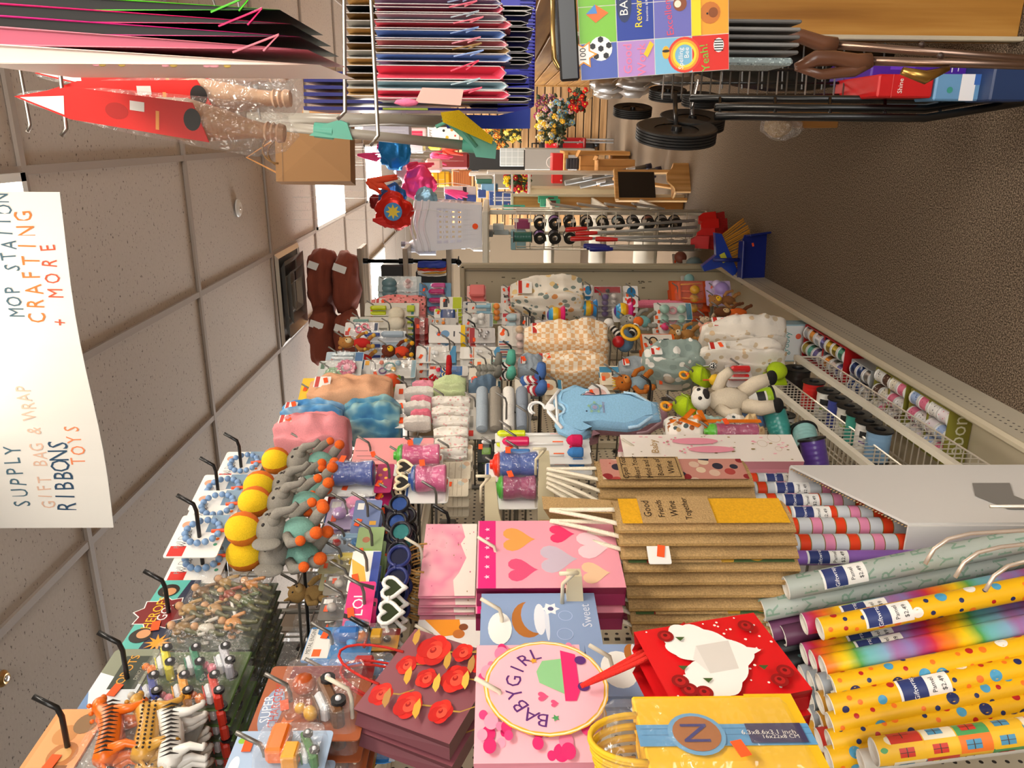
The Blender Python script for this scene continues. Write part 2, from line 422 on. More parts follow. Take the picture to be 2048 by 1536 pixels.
# ---------------------------------------------------------------- hooks
HK = {}
def hook(tip, short, dark=False, L=.3, n='peg_hook', wall=PEG, cream=False):
    """wire hook from the board to its upturned tip"""
    L = tip[0] - wall
    key = (round(L, 2), dark, cream)
    c = mat('1c1c1c', 'plastic') if dark else (mat('d8cfba', 'card') if cream else mat('7d7a74', 'wire'))
    if short in USED and short != 'goods': short = short + ', second peg'
    USED.add(short)
    k = thing(n, ('black' if dark else 'cream' if cream else 'grey wire') + ' peg hook holding the ' + short, 'hook', (wall, tip[1], tip[2] - .03))
    if key not in HK:
        q = MB(); r = .0042 if dark else .0032
        q.tube([(0, 0, 0), (L - .035, 0, -.004), (L - .02, 0, 0), (L, 0, .03)], r, c, 7)
        a = q.build('wire', k); b = MB().box((.006, 0, .005), (.012, .02, .05), c, .004).build('mount', k); HK[key] = (a.data, b.data)
    else:
        for nm, d in zip(('wire', 'mount'), HK[key]): o = bpy.data.objects.new(nm, d); COL.objects.link(o); o.parent = k
    return k
USED = set()
def fit(box, X=-.85, turn=20):
    """where a hanging thing with picture box (x0,y0,x1,y1) stands: bottom centre, width, height, yaw"""
    x0, y0, x1, y1 = box; c = PX((x0 + x1) / 2, (y0 + y1) / 2, X); d = dep(c); s = F_PX / d
    yaw = 90 - turn; nrm = Vector((math.sin(R(yaw)), -math.cos(R(yaw)), 0)); v = (CP - c); v.z = 0; v.normalize()
    w = (y1 - y0) / s / max(.35, nrm.dot(v)); h = (x1 - x0) / s
    return Vector((c.x, c.y, c.z - h / 2)), w, h, yaw
def stack(root, n, gap, label, group, jit=2, axis=None):
    a = axis or Vector((-1, 0, 0))
    if n: root['group'] = group
    for i in range(1, n + 1):
        dup(root, a * gap * i + Vector((0, rnd.uniform(-.004, .004), rnd.uniform(-.003, .002))), label, group, rnd.uniform(-jit, jit))
def sticker(root, x, z, y, r=.013, rect=True):
    q = MB(); c = mat('ff5a1f', 'paper')
    if rect: q.box((x, y, z), (r * 2.1, .0008, r * 1.2), c, 0, Matrix.Rotation(rnd.uniform(-.4, .4), 3, 'Y'))
    else: q.disc(x, z, r, y, c)
    return q.build('price_sticker', root)
# ================================================================ kinds of hanging goods
def draw(q, L, w, h, y=0):
    """prints (flat, 2nd item lower-case name) and solids, x in widths from the middle, z in heights from the bottom"""
    yy = y
    for i, e in enumerate(L):
        k = e[0]; yy = y - .0001 * (1 + i); x, z = e[1] * w, e[2] * h
        if k == 'rect': q.flat([(x - e[3] * w / 2, z - e[4] * h / 2), (x + e[3] * w / 2, z - e[4] * h / 2), (x + e[3] * w / 2, z + e[4] * h / 2), (x - e[3] * w / 2, z + e[4] * h / 2)], yy, e[5])
        elif k == 'disc': q.disc(x, z, e[3] * w, yy, e[4], n=20)
        elif k == 'oval': q.disc(x, z, e[3] * w, yy, e[5], rz=e[4] * h, n=20)
        elif k == 'ringp': q.ring(x, z, e[3] * w, e[4] * w, yy, e[5])
        elif k == 'star': q.star(x, z, e[3] * w, yy, e[4], *(e[5:] or ()))
        elif k == 'heart': q.heart(x, z, e[3] * w, yy, e[4])
        elif k == 'text': q.text(e[3], x, z, e[4] * w, yy, e[5], *(e[6:] or ()))
        elif k == 'poly': q.flat([(a * w, b * h) for a, b in e[3]], yy, e[4])
        elif k == 'ball': r = e[3] * w; q.ball((x, y - r * .8 - .004, z), (r, r * .8, r * (e[6] if len(e) > 6 else 1)), mat(e[4], e[5] if len(e) > 5 else 'plastic'), nu=12, nv=8)
        elif k == 'cap':
            r = e[3] * w; l = e[4] * h; q.lathe([(0, 0), (r * .8, 0), (r, r * .3), (r, l - r), (r * .6, l - r * .3), (0, l)], mat(e[5], e[6] if len(e) > 6 else 'plastic'), (x, y - r - .003, z - l / 2), 12)
        elif k == 'rod': q.tube([(x, y - .008, z), (e[3] * w, y - .008, e[4] * h)], e[5] * w, mat(e[6], e[7] if len(e) > 7 else 'plastic'), 7)
        elif k == 'ring': q.tube([(x + e[3] * w * math.cos(a), y - .01, z + e[3] * w * math.sin(a)) for a in [2 * math.pi * j / 14 for j in range(14)]], e[4] * w, mat(e[5], 'plastic'), 7, closed=True)
        elif k == 'beads':
            for j in range(12): a = 2 * math.pi * j / 12; q.ball((x + e[3] * w * math.cos(a), y - .012, z + e[3] * w * math.sin(a)), e[4] * w, mat(e[5], 'plastic'), nu=8, nv=6)
        elif k == 'scal':
            r = e[3] * w; P_ = heart_pts(0, 0, r, 96); q.flat([(x + a * (1.02 + .07 * abs(math.sin(j * math.pi / 5))), z + b * (1.02 + .07 * abs(math.sin(j * math.pi / 5)))) for j, (a, b) in enumerate(P_)], yy, e[4])
        elif k == 'car':
            s_ = e[3] * w; M0 = q.M; q.M = M0 @ Matrix.Translation((x, y - s_ * .16, z)) @ Matrix.Rotation(R(-28), 4, 'Y')
            q.box((0, 0, s_ * .12), (s_, s_ * .44, s_ * .2), mat(e[4]), s_ * .05); q.box((-s_ * .04, 0, s_ * .28), (s_ * .5, s_ * .36, s_ * .18), mat('d8dce0'), s_ * .07); q.box((-s_ * .04, 0, s_ * .385), (s_ * .42, s_ * .3, s_ * .03), mat(e[4]), s_ * .01)
            for a in (-.3, .3):
                for b_ in (-.24, .24): q.lathe([(0, -s_ * .04), (s_ * .13, -s_ * .04), (s_ * .13, s_ * .04), (0, s_ * .04)], '17171a', (a * s_, b_ * s_, s_ * .06), 12, Matrix.Rotation(R(90), 3, 'X')); q.ball((a * s_, b_ * s_ * 1.2, s_ * .06), s_ * .055, 'd8d8dc', nu=8, nv=5)
            c_ = mat(e[5], 'plastic'); q.ball((-s_ * .1, 0, s_ * .5), (s_ * .16, s_ * .12, s_ * .12), c_, nu=8, nv=6); q.ball((s_ * .1, 0, s_ * .62), s_ * .1, c_, nu=8, nv=6); q.M = M0
        elif k == 'beast':
            s_ = e[3] * w; c_ = mat(e[4], 'plastic'); d_ = e[5]; M0 = q.M; q.M = M0 @ Matrix.Translation((x, y - s_ * .2, z)) @ Matrix.Rotation(R(e[6]), 4, 'Y')
            q.tube([(-s_ * .5, 0, s_ * .02), (-s_ * .42, 0, s_ * .06), (-s_ * .2, 0, s_ * .04), (s_ * .1, 0, s_ * .03), (s_ * .36, 0, s_ * .08), (s_ * .5, 0, s_ * .2), (s_ * .56, 0, s_ * .24)], [s_ * .05, s_ * .15, s_ * .16, s_ * .15, s_ * .16, s_ * .1, s_ * .09], c_, 12)
            q.ball((s_ * .62, 0, s_ * .25), (s_ * .14, s_ * .1, s_ * .1), c_, nu=12, nv=8); q.ball((s_ * .74, 0, s_ * .21), (s_ * .07, s_ * .06, s_ * .05), c_, nu=8, nv=6)
            for sy in (-1, 1):
                q.ball((s_ * .57, sy * s_ * .07, s_ * .36), s_ * .035, c_, nu=6, nv=5)
                for ax_, kx in ((-.38, .05), (.34, -.03)): q.tube([(ax_ * s_, sy * s_ * .09, 0), ((ax_ + kx) * s_, sy * s_ * .1, -s_ * .2), ((ax_ - kx) * s_, sy * s_ * .1, -s_ * .36), ((ax_ - kx + .05) * s_, sy * s_ * .1, -s_ * .38)], [s_ * .09, s_ * .055, s_ * .04, s_ * .045], c_, 8)
            q.tube([(-s_ * .5, 0, s_ * .08), (-s_ * .66, 0, 0), (-s_ * .72, 0, -s_ * .16), (-s_ * .66, 0, -s_ * .26)], [s_ * .03, s_ * .025, s_ * .022, s_ * .02], c_, 7)
            for j in range(13):
                a_ = (-.46 + .075 * j) * s_
                if d_ == 's': q.tube([(a_, -s_ * .165, s_ * .16), (a_ + s_ * .02, -s_ * .175, s_ * .03), (a_ - s_ * .005, -s_ * .15, -s_ * .07)], [s_ * .002, s_ * .016, s_ * .003], mat('1c1613'), 5)
                else:
                    for b_ in (-.05, .03, .11): q.ball((a_ + b_ * s_ * .3, -s_ * .165, b_ * s_), s_ * .018, '2a1c12', nu=6, nv=4)
            q.M = M0
        elif k == 'man':
            s_ = e[3] * w; c_ = mat(e[4], 'plastic'); M0 = q.M; q.M = M0 @ Matrix.Translation((x, y - s_ * .18, z)) @ Matrix.Rotation(R(e[5]), 4, 'Y')
            q.ball((0, 0, s_ * .12), (s_ * .2, s_ * .13, s_ * .26), c_, nu=10, nv=8); q.ball((0, 0, s_ * .5), s_ * .13, mat('c9986a'), nu=10, nv=8); q.ball((0, s_ * .02, s_ * .56), s_ * .12, '3a2a1c', nu=10, nv=6)
            for sx in (-1, 1): q.tube([(sx * s_ * .18, 0, s_ * .28), (sx * s_ * .34, -s_ * .05, s_ * .12), (sx * s_ * .36, -s_ * .14, -s_ * .05)], [s_ * .07, s_ * .06, s_ * .05], c_, 7); q.tube([(sx * s_ * .1, 0, -s_ * .05), (sx * s_ * .16, 0, -s_ * .3), (sx * s_ * .18, -s_ * .02, -s_ * .52), (sx * s_ * .2, -s_ * .1, -s_ * .55)], [s_ * .09, s_ * .075, s_ * .055, s_ * .06], mat(e[6], 'plastic'), 7)
            q.M = M0
        elif k == 'blk': q.box((x, y - e[5] * w / 2 - .002, z), (e[3] * w, e[5] * w, e[4] * h), mat(e[6], e[7] if len(e) > 7 else 'plastic'), .1 * e[3] * w)
    return q
SING = {'teething_rings': 'teething_ring', 'spoons': 'spoon', 'rattle_beads': 'rattle_bead', 'rings': 'ring', 'pads': 'pad', 'baubles': 'bauble', 'pacifiers': 'pacifier', 'toys': 'toy', 'figures': 'figure', 'beach_tools': 'beach_tool', 'toy_cars': 'toy_car', 'plastic_animals': 'plastic_animal', 'teething_beads': 'teething_bead'}
def turn_for(box, X):
    c = PX((box[0] + box[2]) / 2, (box[1] + box[3]) / 2, X); return max(6, min(52, 8 + (c.y - 1.15) * 15))
def carded(name, label, cat, short, box, card, prints=(), solids=(), part='toy', dome=True, n=0, gap=.02, X=-.85, turn=None, st=True, hk=True, dark=False, rr=.006, roll=0, hp=(0, .02)):
    part = SING.get(part, part); turn = turn_for(box, X) if turn is None else turn
    P, w, h, yaw = fit(box, X, turn)
    t = thing(name, label, cat, P, yaw); t.rotation_euler.y = R(roll)
    cm = mat(card, 'card') if isinstance(card, str) else card
    q = MB().prism(rrect(w, h, rr), -.001, .001, cm); draw(q, prints, w, h, -.001); q.build('backing_card', t)
    if solids:
        for e in solids: draw(MB(), [e], w, h, -.001).build(part, t)
        if n: gap = max(gap, .03)
        if dome:
            zs = [e[2] for e in solids]; z0, z1 = max(.03, min(zs) - .22) * h, min(.86, max(zs) + .22) * h; dp = min(.03, w * .3)
            q = MB(); o = rrect(w * .86, z1 - z0, .012, 0, z0); i_ = rrect(w * .74, (z1 - z0) - .06 * w, .012, 0, z0 + .03 * w)
            k = len(o); q.add([(a, -.0015, b) for a, b in o] + [(a, -dp, b) for a, b in i_], [(j, (j + 1) % k, (j + 1) % k + k, j + k) for j in range(k)] + [tuple(range(k, 2 * k))], film('ffffff', .16, .25, 25), False)
            q.build('clear_blister', t)
    if st: sticker(t, rnd.uniform(-.3, .3) * w, h * rnd.uniform(.72, .88), -.003, min(.010, w * .12))
    if hk: hook(Vector((X + .045, P.y, P.z + h - .012)), short, dark)
    if n: stack(t, n, gap, 'one of the ' + short + ' behind the front one', short + ' on one peg')
    return t, w, h
def clothy(name, label, cat, short, box, mt, folds=3, t=.06, taper=.35, n=0, gap=.05, X=-.86, turn=None, hk=True, tagc='f4f1ea', seed=0, deep=.3, band=None):
    turn = turn_for(box, X) if turn is None else turn
    P, w, h, yaw = fit(box, X, turn)
    o = thing(name, label, cat, P, yaw)
    MB().cloth(w, h, t, mt, folds, taper, seed, deep=deep).build('cloth', o)
    if tagc:
        q = MB(); q.prism(rrect(w * .3, h * .2, .004, w * .05, h * .72), -t / 2 - .006, -t / 2 - .004, tagc); draw(q, [('rect', .05, .88, .3, .05, 'c8342a')], w, h, -t / 2 - .006); q.build('paper_tag', o)
        sticker(o, w * .08, h * .78, -t / 2 - .0085, .011)
    if band: MB().lathe([(w * .38, 0), (w * .385, .03)], mat(band, 'fabric'), (0, 0, h * .72), 16, ry=t / w * .95).build('ribbon', o)
    if hk: hook(Vector((X + .05, P.y, P.z + h - .01)), short)
    if n: stack(o, n, gap, 'one of the ' + short + ' behind the front one', short + ' on one peg', 4)
    return o, w, h
def plush_parts(t, w, h, z0, fur, muzzle='f2e2c4', ear='round', shirt=None, feet=None, limbs=None, eyes=True, crown=False, trunk=None):
    n0 = len(COL.objects)
    F = mat(fur, 'plush'); LB = mat(limbs or fur, 'plush'); r = h * .21; hz = h * .76
    def B(q, nm): return q.build(nm, t, (0, 0, z0))
    B(MB().ball((0, 0, h * .38), (w * .27, w * .2, h * .24), mat(shirt, 'fabric') if shirt else F, wob=.08), 'body')
    B(MB().ball((0, -h * .03, hz), (w * .3, w * .25, r * 1.02), F, wob=.06), 'head')
    q = MB().ball((0, -w * .24, hz - r * .3), (w * .15, w * .12, r * .45), mat(muzzle, 'plush')); q.ball((0, -w * .35, hz - r * .12), w * .035, '2a1c18'); B(q, 'muzzle')
    if trunk: B(MB().tube([(0, -w * .25, hz - r * .2), (0, -w * .4, hz - r * .7), (w * .05, -w * .42, hz - r * 1.5), (w * .1, -w * .5, hz - r * 1.9)], [w * .1, w * .085, w * .06, w * .05], F, 9), 'trunk')
    for sx in (-1, 1):
        if eyes: B(MB().ball((sx * w * .12, -w * .235, hz + r * .3), w * .035, '15100e', nu=8, nv=6), 'eye')
        q = MB()
        if ear == 'round': q.ball((sx * w * .26, 0, hz + r * .75), (w * .1, w * .05, w * .1), F)
        elif ear == 'flap': q.ball((sx * w * .34, -.005, hz), (w * .17, w * .05, r * .95), F)
        else: q.tube([(sx * w * .16, 0, hz + r * .6), (sx * w * .24, 0, hz + r * 1.35)], [w * .08, w * .015], F, 8)
        B(q, 'ear')
        q = MB().tube([(sx * w * .2, -.01, h * .5), (sx * w * .42, -w * .12, h * .4), (sx * w * .46, -w * .2, h * .27)], [w * .08, w * .09, w * .07], LB, 8)
        q.ball((sx * w * .46, -w * .21, h * .25), w * .085, mat(feet or fur, 'plush')); B(q, 'arm')
        q = MB().tube([(sx * w * .13, 0, h * .22), (sx * w * .27, -w * .12, h * .13), (sx * w * .3, -w * .2, h * .06)], [w * .1, w * .105, w * .09], LB, 8)
        q.ball((sx * w * .3, -w * .23, h * .055), w * .105, mat(feet or fur, 'plush')); B(q, 'leg')
    if crown: q = MB(); [q.tube([(a * w * .09, -w * .02, hz + r * .85), (a * w * .12, -w * .02, hz + r * 1.4)], [w * .05, .001], 'd8b23a', 6) for a in (-1, 0, 1)]; B(q, 'crown')
def plush(name, label, cat, short, box, fur, muzzle='f2e2c4', ear='round', shirt=None, feet=None, limbs=None, X=-.83, turn=None, n=0, roll=0, eyes=True, crown=False, hk=True, gap=.07):
    turn = turn_for(box, X) + 8 if turn is None else turn
    P, w, h, yaw = fit(box, X, turn); w = min(max(w, h * .45), h * 1.1)
    t = thing(name, label, cat, P, yaw); t.rotation_euler.y = R(roll)
    plush_parts(t, w, h, 0, fur, muzzle, ear, shirt, feet, limbs, eyes, crown)
    if hk: hook(Vector((X + .05, P.y, P.z + h + .01)), short)
    if n: stack(t, n, gap, 'plush hanging behind the ' + short, short + ' on one peg', 8)
    return t, w, h
def bottle_profile(r, h): return [(0, 0), (r * .92, 0), (r, h * .04), (r * .96, h * .25), (r * .84, h * .45), (r * .96, h * .68), (r, h * .95), (r * .9, h), (0, h)]
def tumbler(label, short, box, body, lid, X=-.84, n=0, extra=None, turn=None):
    """drinking bottle fixed to a printed card by clear film"""
    turn = turn_for(box, X) if turn is None else turn
    P, w, h, yaw = fit(box, X, turn); t = thing('carded_bottle', label, 'drinking bottle', P, yaw)
    q = MB().prism(rrect(w, h * 1.08, .008, 0, -h * .03), -.001, .001, 'ecebe6'); draw(q, [('rect', 0, .01, .9, .06, 'c9c3b4'), ('oval', .3, .02, .12, .02, 'c23a2e'), ('rect', 0, 1.0, .96, .05, '3a63a8')], w, h, -.001); q.build('backing_card', t)
    r = w * .36; MB().lathe(bottle_profile(r, h * .74), mat(body, 'plastic'), (0, -r - .004, .02 * h), 20).build('bottle', t)
    q = MB().lathe([(0, 0), (r * .95, 0), (r, h * .03), (r * .85, h * .1), (r * .4, h * .14), (r * .35, h * .19), (0, h * .2)], mat(lid, 'plastic'), (0, -r - .004, h * .76), 18); q.build('lid', t)
    MB().lathe([(r * 1.06, 0), (r * 1.06, h * .78)], film('ffffff', .16, .8, 30), (0, -r - .004, .03 * h), 14).build('clear_film', t)
    sticker(t, w * .1, h * .6, -2 * r - .012, .011)
    hook(Vector((X + .05, P.y, P.z + h + .005)), short)
    if n: stack(t, n, r * 2 + .012, 'one of the ' + short + ' behind the front one', short + ' on one peg')
    return t
# ================================================================ baby goods on the pegs, far end first
C_ = carded
OR = 'ff6a2a'
# --- above the perforated board
C_('bath_mirror', 'grey-green handled bath toy on a clear card, topmost at the far end of the pegs', 'bath toy', 'grey-green bath toys', (756, 553, 842, 583), 'b9c4c4', [('disc', 0, .3, .3, 'd9c9c4')], [('ball', -.1, .72, .34, '5f7f86', 'plastic', 1.3), ('ball', .1, .3, .16, 'c98d8a')], 'bath_toy', n=2, hp=(0, 0))
C_('sippy_cup_card', 'magenta handled sippy cup on a blue card, beside the black box on the pipe shelf', 'sippy cup', 'magenta sippy cups', (838, 566, 902, 596), '5f8fb0', [('rect', 0, .85, .9, .12, '3f6f9a')], [('cap', -.18, .45, .17, .5, 'b8206e'), ('cap', .22, .4, .16, .45, 'c23a8a')], 'sippy_cup', n=2, gap=.05)
clothy('baby_blanket', 'salmon pink baby blanket with brown spots, on the upper pegs near the far end', 'blanket', 'spotted pink baby blanket', (745, 592, 852, 640), blotch('salmon_spots', ['f0938f', '6d4a3f', 'f6b5ad', '6d4a3f', 'e97f7d'], 60), 3, .09, .25, seed=2)
C_('hair_brush', 'lime handled baby brush on a cream card, under the terracotta cushions', 'brush', 'lime baby brushes', (730, 606, 838, 632), 'd8d2c4', [('rect', 0, .12, .8, .05, '3f7f93')], [('cap', 0, .75, .17, .3, 'c8d400'), ('rod', 0, .62, 0, .25, .04, 'e9e4d8'), ('blk', 0, .15, .45, .14, .2, 'b9cc1e')], 'baby_brush', False, 5, .018)
C_('bottle_brush', 'teal handled bottle brush with a cream sponge head', 'brush', 'teal bottle brushes', (700, 634, 812, 656), 'cfcabd', [], [('cap', 0, .8, .15, .28, '6f9a8f'), ('rod', 0, .7, 0, .4, .04, 'cbb893'), ('ball', 0, .22, .36, 'e9dfc6', 'plush', 1.1)], 'sponge_brush', False, 3, .03)
C_('sponge_pack', 'wrapped pair of cream bath sponges, just below the bottle brushes', 'sponge', 'cream bath sponges', (776, 622, 812, 668), 'e8dfc8', [], [('ball', -.2, .5, .27, 'efe6cf', 'plush', 1.1), ('ball', .22, .5, .27, 'ece2c8', 'plush', 1.1)], 'sponge', n=2, gap=.04, hk=False)
C_('red_toy_card', 'small dark red toy card beside the lime brushes', 'toy card', 'dark red toy cards', (828, 636, 856, 668), '8f1f1c', [('star', 0, .5, .2, 'd43a26')], [('blk', 0, .4, .3, .3, .2, 'b3281e')], 'toy', n=4, gap=.022)
C_('ring_teether', 'pink and coral key ring teether on a white card, right of the cushions', 'teether', 'pink ring teethers', (690, 645, 757, 672), 'e5e0da', [('rect', -.3, .92, .3, .12, 'c8342a'), ('rect', 0, .08, .9, .1, '41506d')], [('ring', -.12, .55, .22, .06, 'f2456e'), ('ring', .1, .4, .2, .06, 'e8365a'), ('ring', .16, .62, .16, .05, '4a4f6a'), ('ball', 0, .3, .12, 'ef6d8f')], 'teething_rings', n=1)
C_('feeding_bottle', 'clear feeding bottle with dark blue collar on a pale card', 'feeding bottle', 'blue-collared feeding bottles', (722, 662, 812, 684), 'dfe4e8', [], [('cap', 0, .75, .16, .35, '22408c'), ('cap', 0, .3, .24, .5, 'a9bccb')], 'bottle', n=2, gap=.05)
plush('lion_rattle', 'tan and cream lion plush rattle with a red scarf, just below the cushions', 'plush toy', 'tan lion plush rattle', (675, 668, 752, 704), 'b5793a', 'ead2a0', 'round', 'c8251e', 'dfb24a', n=1)
plush('bear_rattle', 'dark brown plush rattle with yellow ears and a red bib, below the tan lion', 'plush toy', 'dark brown plush rattle', (762, 684, 828, 722), '6b2f18', 'f2c21c', 'round', 'd8421f', 'e8a81c', n=1)
C_('spoon_set', 'clear tube of pale spoons on a blue card, near the cushions', 'spoon set', 'pale blue spoon sets', (652, 704, 727, 727), 'aebfc8', [('rect', 0, .12, .9, .2, '3c6ea0'), ('rect', -.38, .9, .2, .14, 'b8322c')], [('cap', -.15, .55, .1, .6, 'dfe8ea'), ('cap', .15, .55, .1, .6, 'cfdde2')], 'spoons', n=1)
C_('gel_teether', 'green and pink gel bead teether, uppermost of the teethers below the cushions', 'teether', 'green and pink gel teethers', (635, 722, 722, 772), 'c9ccc8', [('rect', -.35, .86, .2, .12, 'b8322c'), ('rect', .3, .9, .25, .1, '4f6f5a')], [('beads', -.12, .62, .2, .075, '7fae7c'), ('beads', .14, .34, .24, .08, 'd2557c'), ('ball', -.1, .62, .1, 'a5c99b'), ('ball', .14, .32, .12, 'e07a98')], 'teething_beads', n=3, gap=.03)
C_('rattle_ring', 'ring rattle with purple, teal and yellow beads on a grey card', 'rattle', 'ring rattles', (727, 720, 832, 756), 'd5d2cb', [('rect', -.4, .93, .18, .1, 'b8322c'), ('rect', 0, .05, .95, .08, '8fb0bb'), ('rect', .32, .94, .25, .08, 'e8a51e')], [('ring', -.2, .62, .15, .035, '6b3f82'), ('ring', .02, .5, .22, .04, '2f7f78'), ('ball', -.12, .42, .11, 'e6b52c'), ('ball', .2, .34, .13, '7aa8bd'), ('ball', .25, .66, .1, 'e86a3a'), ('ball', .1, .2, .1, 'd9cfc0')], 'rattle_beads', n=3, gap=.03)
C_('rattle_pot', 'green and orange rattle pot, partly hidden beside the peach hooded towel', 'rattle', 'green rattle pots', (772, 752, 806, 800), '2b2a2a', [], [('ball', 0, .68, .3, 'e2552a'), ('blk', 0, .32, .6, .4, .3, '6fae2c')], 'rattle', n=1, gap=.06)
t, w, h = C_('toy_truck_box', 'bright yellow open toy box with a black printed truck, highest at mid shelf', 'toy box', 'yellow toy boxes', (598, 756, 655, 830), 'f4c80e', [('rect', 0, .55, .95, .06, '2a2a24'), ('rect', .1, .3, .4, .22, '26241c'), ('disc', -.02, .18, .07, '26241c'), ('disc', .22, .18, .07, '26241c'), ('rect', -.32, .35, .15, .3, 'cfd2ce')], [('blk', 0, .25, .86, .44, .18, 'f2c30a')], 'box_front', False, 1, .08)
clothy('hooded_towel', 'peach hooded baby towel with an embroidered animal, largest of the towels on the upper pegs', 'towel', 'peach hooded towel', (622, 762, 782, 832), mat('eeb48c', 'plush'), 2, .13, .3, seed=1, X=-.84)
clothy('fleece_robe', 'blue cloud patterned fleece robe, left of the peach hooded towel', 'robe', 'blue cloud robe', (568, 822, 688, 866), blotch('blue_clouds', ['2f78b8', '5f9ed0', '9cc3dc', '2a5f96'], 14, vor=False), 3, .12, .3, seed=4, X=-.84)
clothy('fleece_robe', 'crumpled blue and teal fleece robe, lower and to the right of the other blue robe', 'robe', 'crumpled teal robe', (690, 818, 802, 876), blotch('teal_clouds', ['2b6a9c', '4f8fb0', '9fc6c4', '244e74'], 12, vor=False), 4, .13, .2, seed=6, X=-.86, tagc=None)
clothy('hooded_towel', 'rose pink hooded towel bunched above the navy bottle, beside the plush elephants', 'towel', 'rose pink towel', (555, 850, 698, 912), mat('f29aa0', 'plush'), 3, .14, .35, seed=3, X=-.84)
C_('mattress_cover', 'flat pink vinyl package with a blue wave stripe, below the crumpled blue robe', 'package', 'pink vinyl package', (708, 876, 866, 928), 'f29d9c', [('poly', 0, 0, [(-.5, .12), (-.2, .18), (0, .1), (.2, .18), (.5, .14), (.5, .26), (.2, .3), (0, .22), (-.2, .3), (-.5, .24)], '4f86ad'), ('oval', .3, .3, .12, .04, 'd8433c'), ('rect', -.35, .75, .02, .3, '8a5f60'), ('rect', -.2, .85, .02, .2, '8a5f60'), ('rect', 0, .9, .02, .16, '8a5f60')], [], n=2, gap=.03, X=-.84)
# --- booties, hats and socks packs
for i, (bx, c1, c2) in enumerate((((795, 768, 868, 800), 'f3ece2', 'f49cae'), ((795, 800, 862, 826), 'f1e7dc', 'f28a9c'), ((795, 828, 862, 856), 'efe5da', 'f07f93'))):
    w_ = ('upper', 'middle', 'lower')[i]
    P, w, h, yaw = fit(bx, -.84, 25); o = thing('bootie_set', '%s pack of cream and pink baby trousers and booties on a white header card' % w_, 'baby clothes', P, yaw, 'packs of pink and cream booties')
    MB().prism(rrect(w, h * .3, .004, 0, h * .78), -.001, .001, 'f4efe6').build('header_card', o)
    MB().cloth(w * .5, h * .8, .05, mat(c1, 'fabric'), 3, .2, i, deep=.25).build('trousers', o).location.x = -w * .2
    MB().cloth(w * .42, h * .6, .055, mat(c2, 'fabric'), 3, .2, i + 3, deep=.25).build('booties', o).location.x = w * .24
    sticker(o, 0, h * .9, -.003, .012); 
    if i == 0: hook(Vector((-.79, P.y, P.z + h)), 'booties packs')
for i in range(6):
    o, w, h = clothy('folded_bib', 'folded white bib with tiny pink flowers, %s of the pile on its peg' % ('front', 'second', 'third', 'fourth', 'fifth', 'rearmost')[i], 'bib', 'flowered bibs', (862 + i * 2, 795 + i * 21, 940 - i, 818 + i * 21), blotch('pink_flowers', ['f3ece0', 'eab4b0', 'f3ece0', 'd9cdb8', 'f3ece0'], 110), 2, .05, .1, seed=i, X=-.84 - i * .012, hk=(i == 0), tagc=None, turn=40); o['group'] = 'pile of flowered bibs'
clothy('baby_hat', 'pale green gathered baby hat, above the flowered bibs', 'hat', 'pale green hat', (868, 764, 932, 796), mat('cfdca6', 'fabric'), 4, .08, .5, seed=9, tagc=None, X=-.83)
plush('red_mitten_pair', 'red mitten pair with cuffs, above the pale green hat', 'mittens', 'red mitten pair', (846, 752, 872, 776), 'c21a1e', 'c21a1e', 'round', 'c21a1e', eyes=False, hk=False)
# --- middle rows
for i, (bx, nm) in enumerate((((832, 692, 912, 726), 'left of two'), ((920, 694, 1000, 718), 'right of two'))):
    C_('nasal_aspirator', 'white carded nasal aspirator with a blue stripe, %s matching columns' % nm, 'aspirator', nm + ' aspirator columns', bx, 'ebe7de', [('rect', 0, .82, .9, .16, 'f2efe8'), ('rect', 0, .72, .85, .025, '3f7fb0'), ('rect', 0, .66, .85, .025, 'e8863a'), ('poly', 0, 0, [(-.5, .0), (.5, .0), (.5, .08), (.1, .16), (-.5, .1)], '4b8fb8')], [('cap', 0, .52, .1, .16, 'f4f2ee'), ('rod', 0, .45, .12, .15, .02, 'f4f2ee'), ('ball', 0, .56, .13, 'e8ebea')], 'aspirator', n=5, gap=.022)
C_('nail_kit', 'blue cased grooming kit on a white card with a lime edge', 'grooming kit', 'blue grooming kits', (868, 618, 916, 646), 'e9e6dd', [('rect', .38, .5, .2, .9, 'b9cc1e')], [('blk', 0, .42, .72, .6, .25, '34538c')], 'case', n=2, gap=.04)
C_('nail_kit', 'narrow lime and white grooming kit, above the blue cased one', 'grooming kit', 'lime grooming kits', (880, 594, 924, 618), 'f0ede2', [('rect', 0, .22, .95, .4, 'c4d41c'), ('rect', 0, .75, .7, .2, '3c3c44')], [], n=4, gap=.02)
C_('crib_toy', 'white boxed crib toy with a blue bear and bright yellow end strip', 'toy box', 'yellow edged crib toys', (858, 650, 930, 686), 'ece8e2', [('rect', 0, .06, 1, .12, 'f2c80e'), ('disc', 0, .55, .2, '6f9cc4'), ('disc', 0, .72, .12, '6f9cc4'), ('rect', 0, .3, .3, .04, '3a3a44')], [], n=3, gap=.04)
C_('orange_snack_bag', 'clear bag with orange and cream teething rings, above the yellow edged crib toy', 'bag', 'orange ring bags', (850, 636, 912, 654), 'c9c6c0', [], [('ball', -.2, .4, .18, 'f08a2a'), ('ball', .18, .4, .16, 'f4c79a'), ('ball', 0, .6, .14, 'f2a03a')], 'rings', n=1)
C_('cleaning_glove', 'bright yellow rubber toy cluster, high against the end panel', 'toy', 'yellow rubber toys', (928, 551, 966, 572), 'd8d4c8', [], [('blk', 0, .5, .8, .75, .35, 'f0cf12'), ('ball', -.2, .9, .25, 'f0cf12')], 'toy', False, 2, .04)
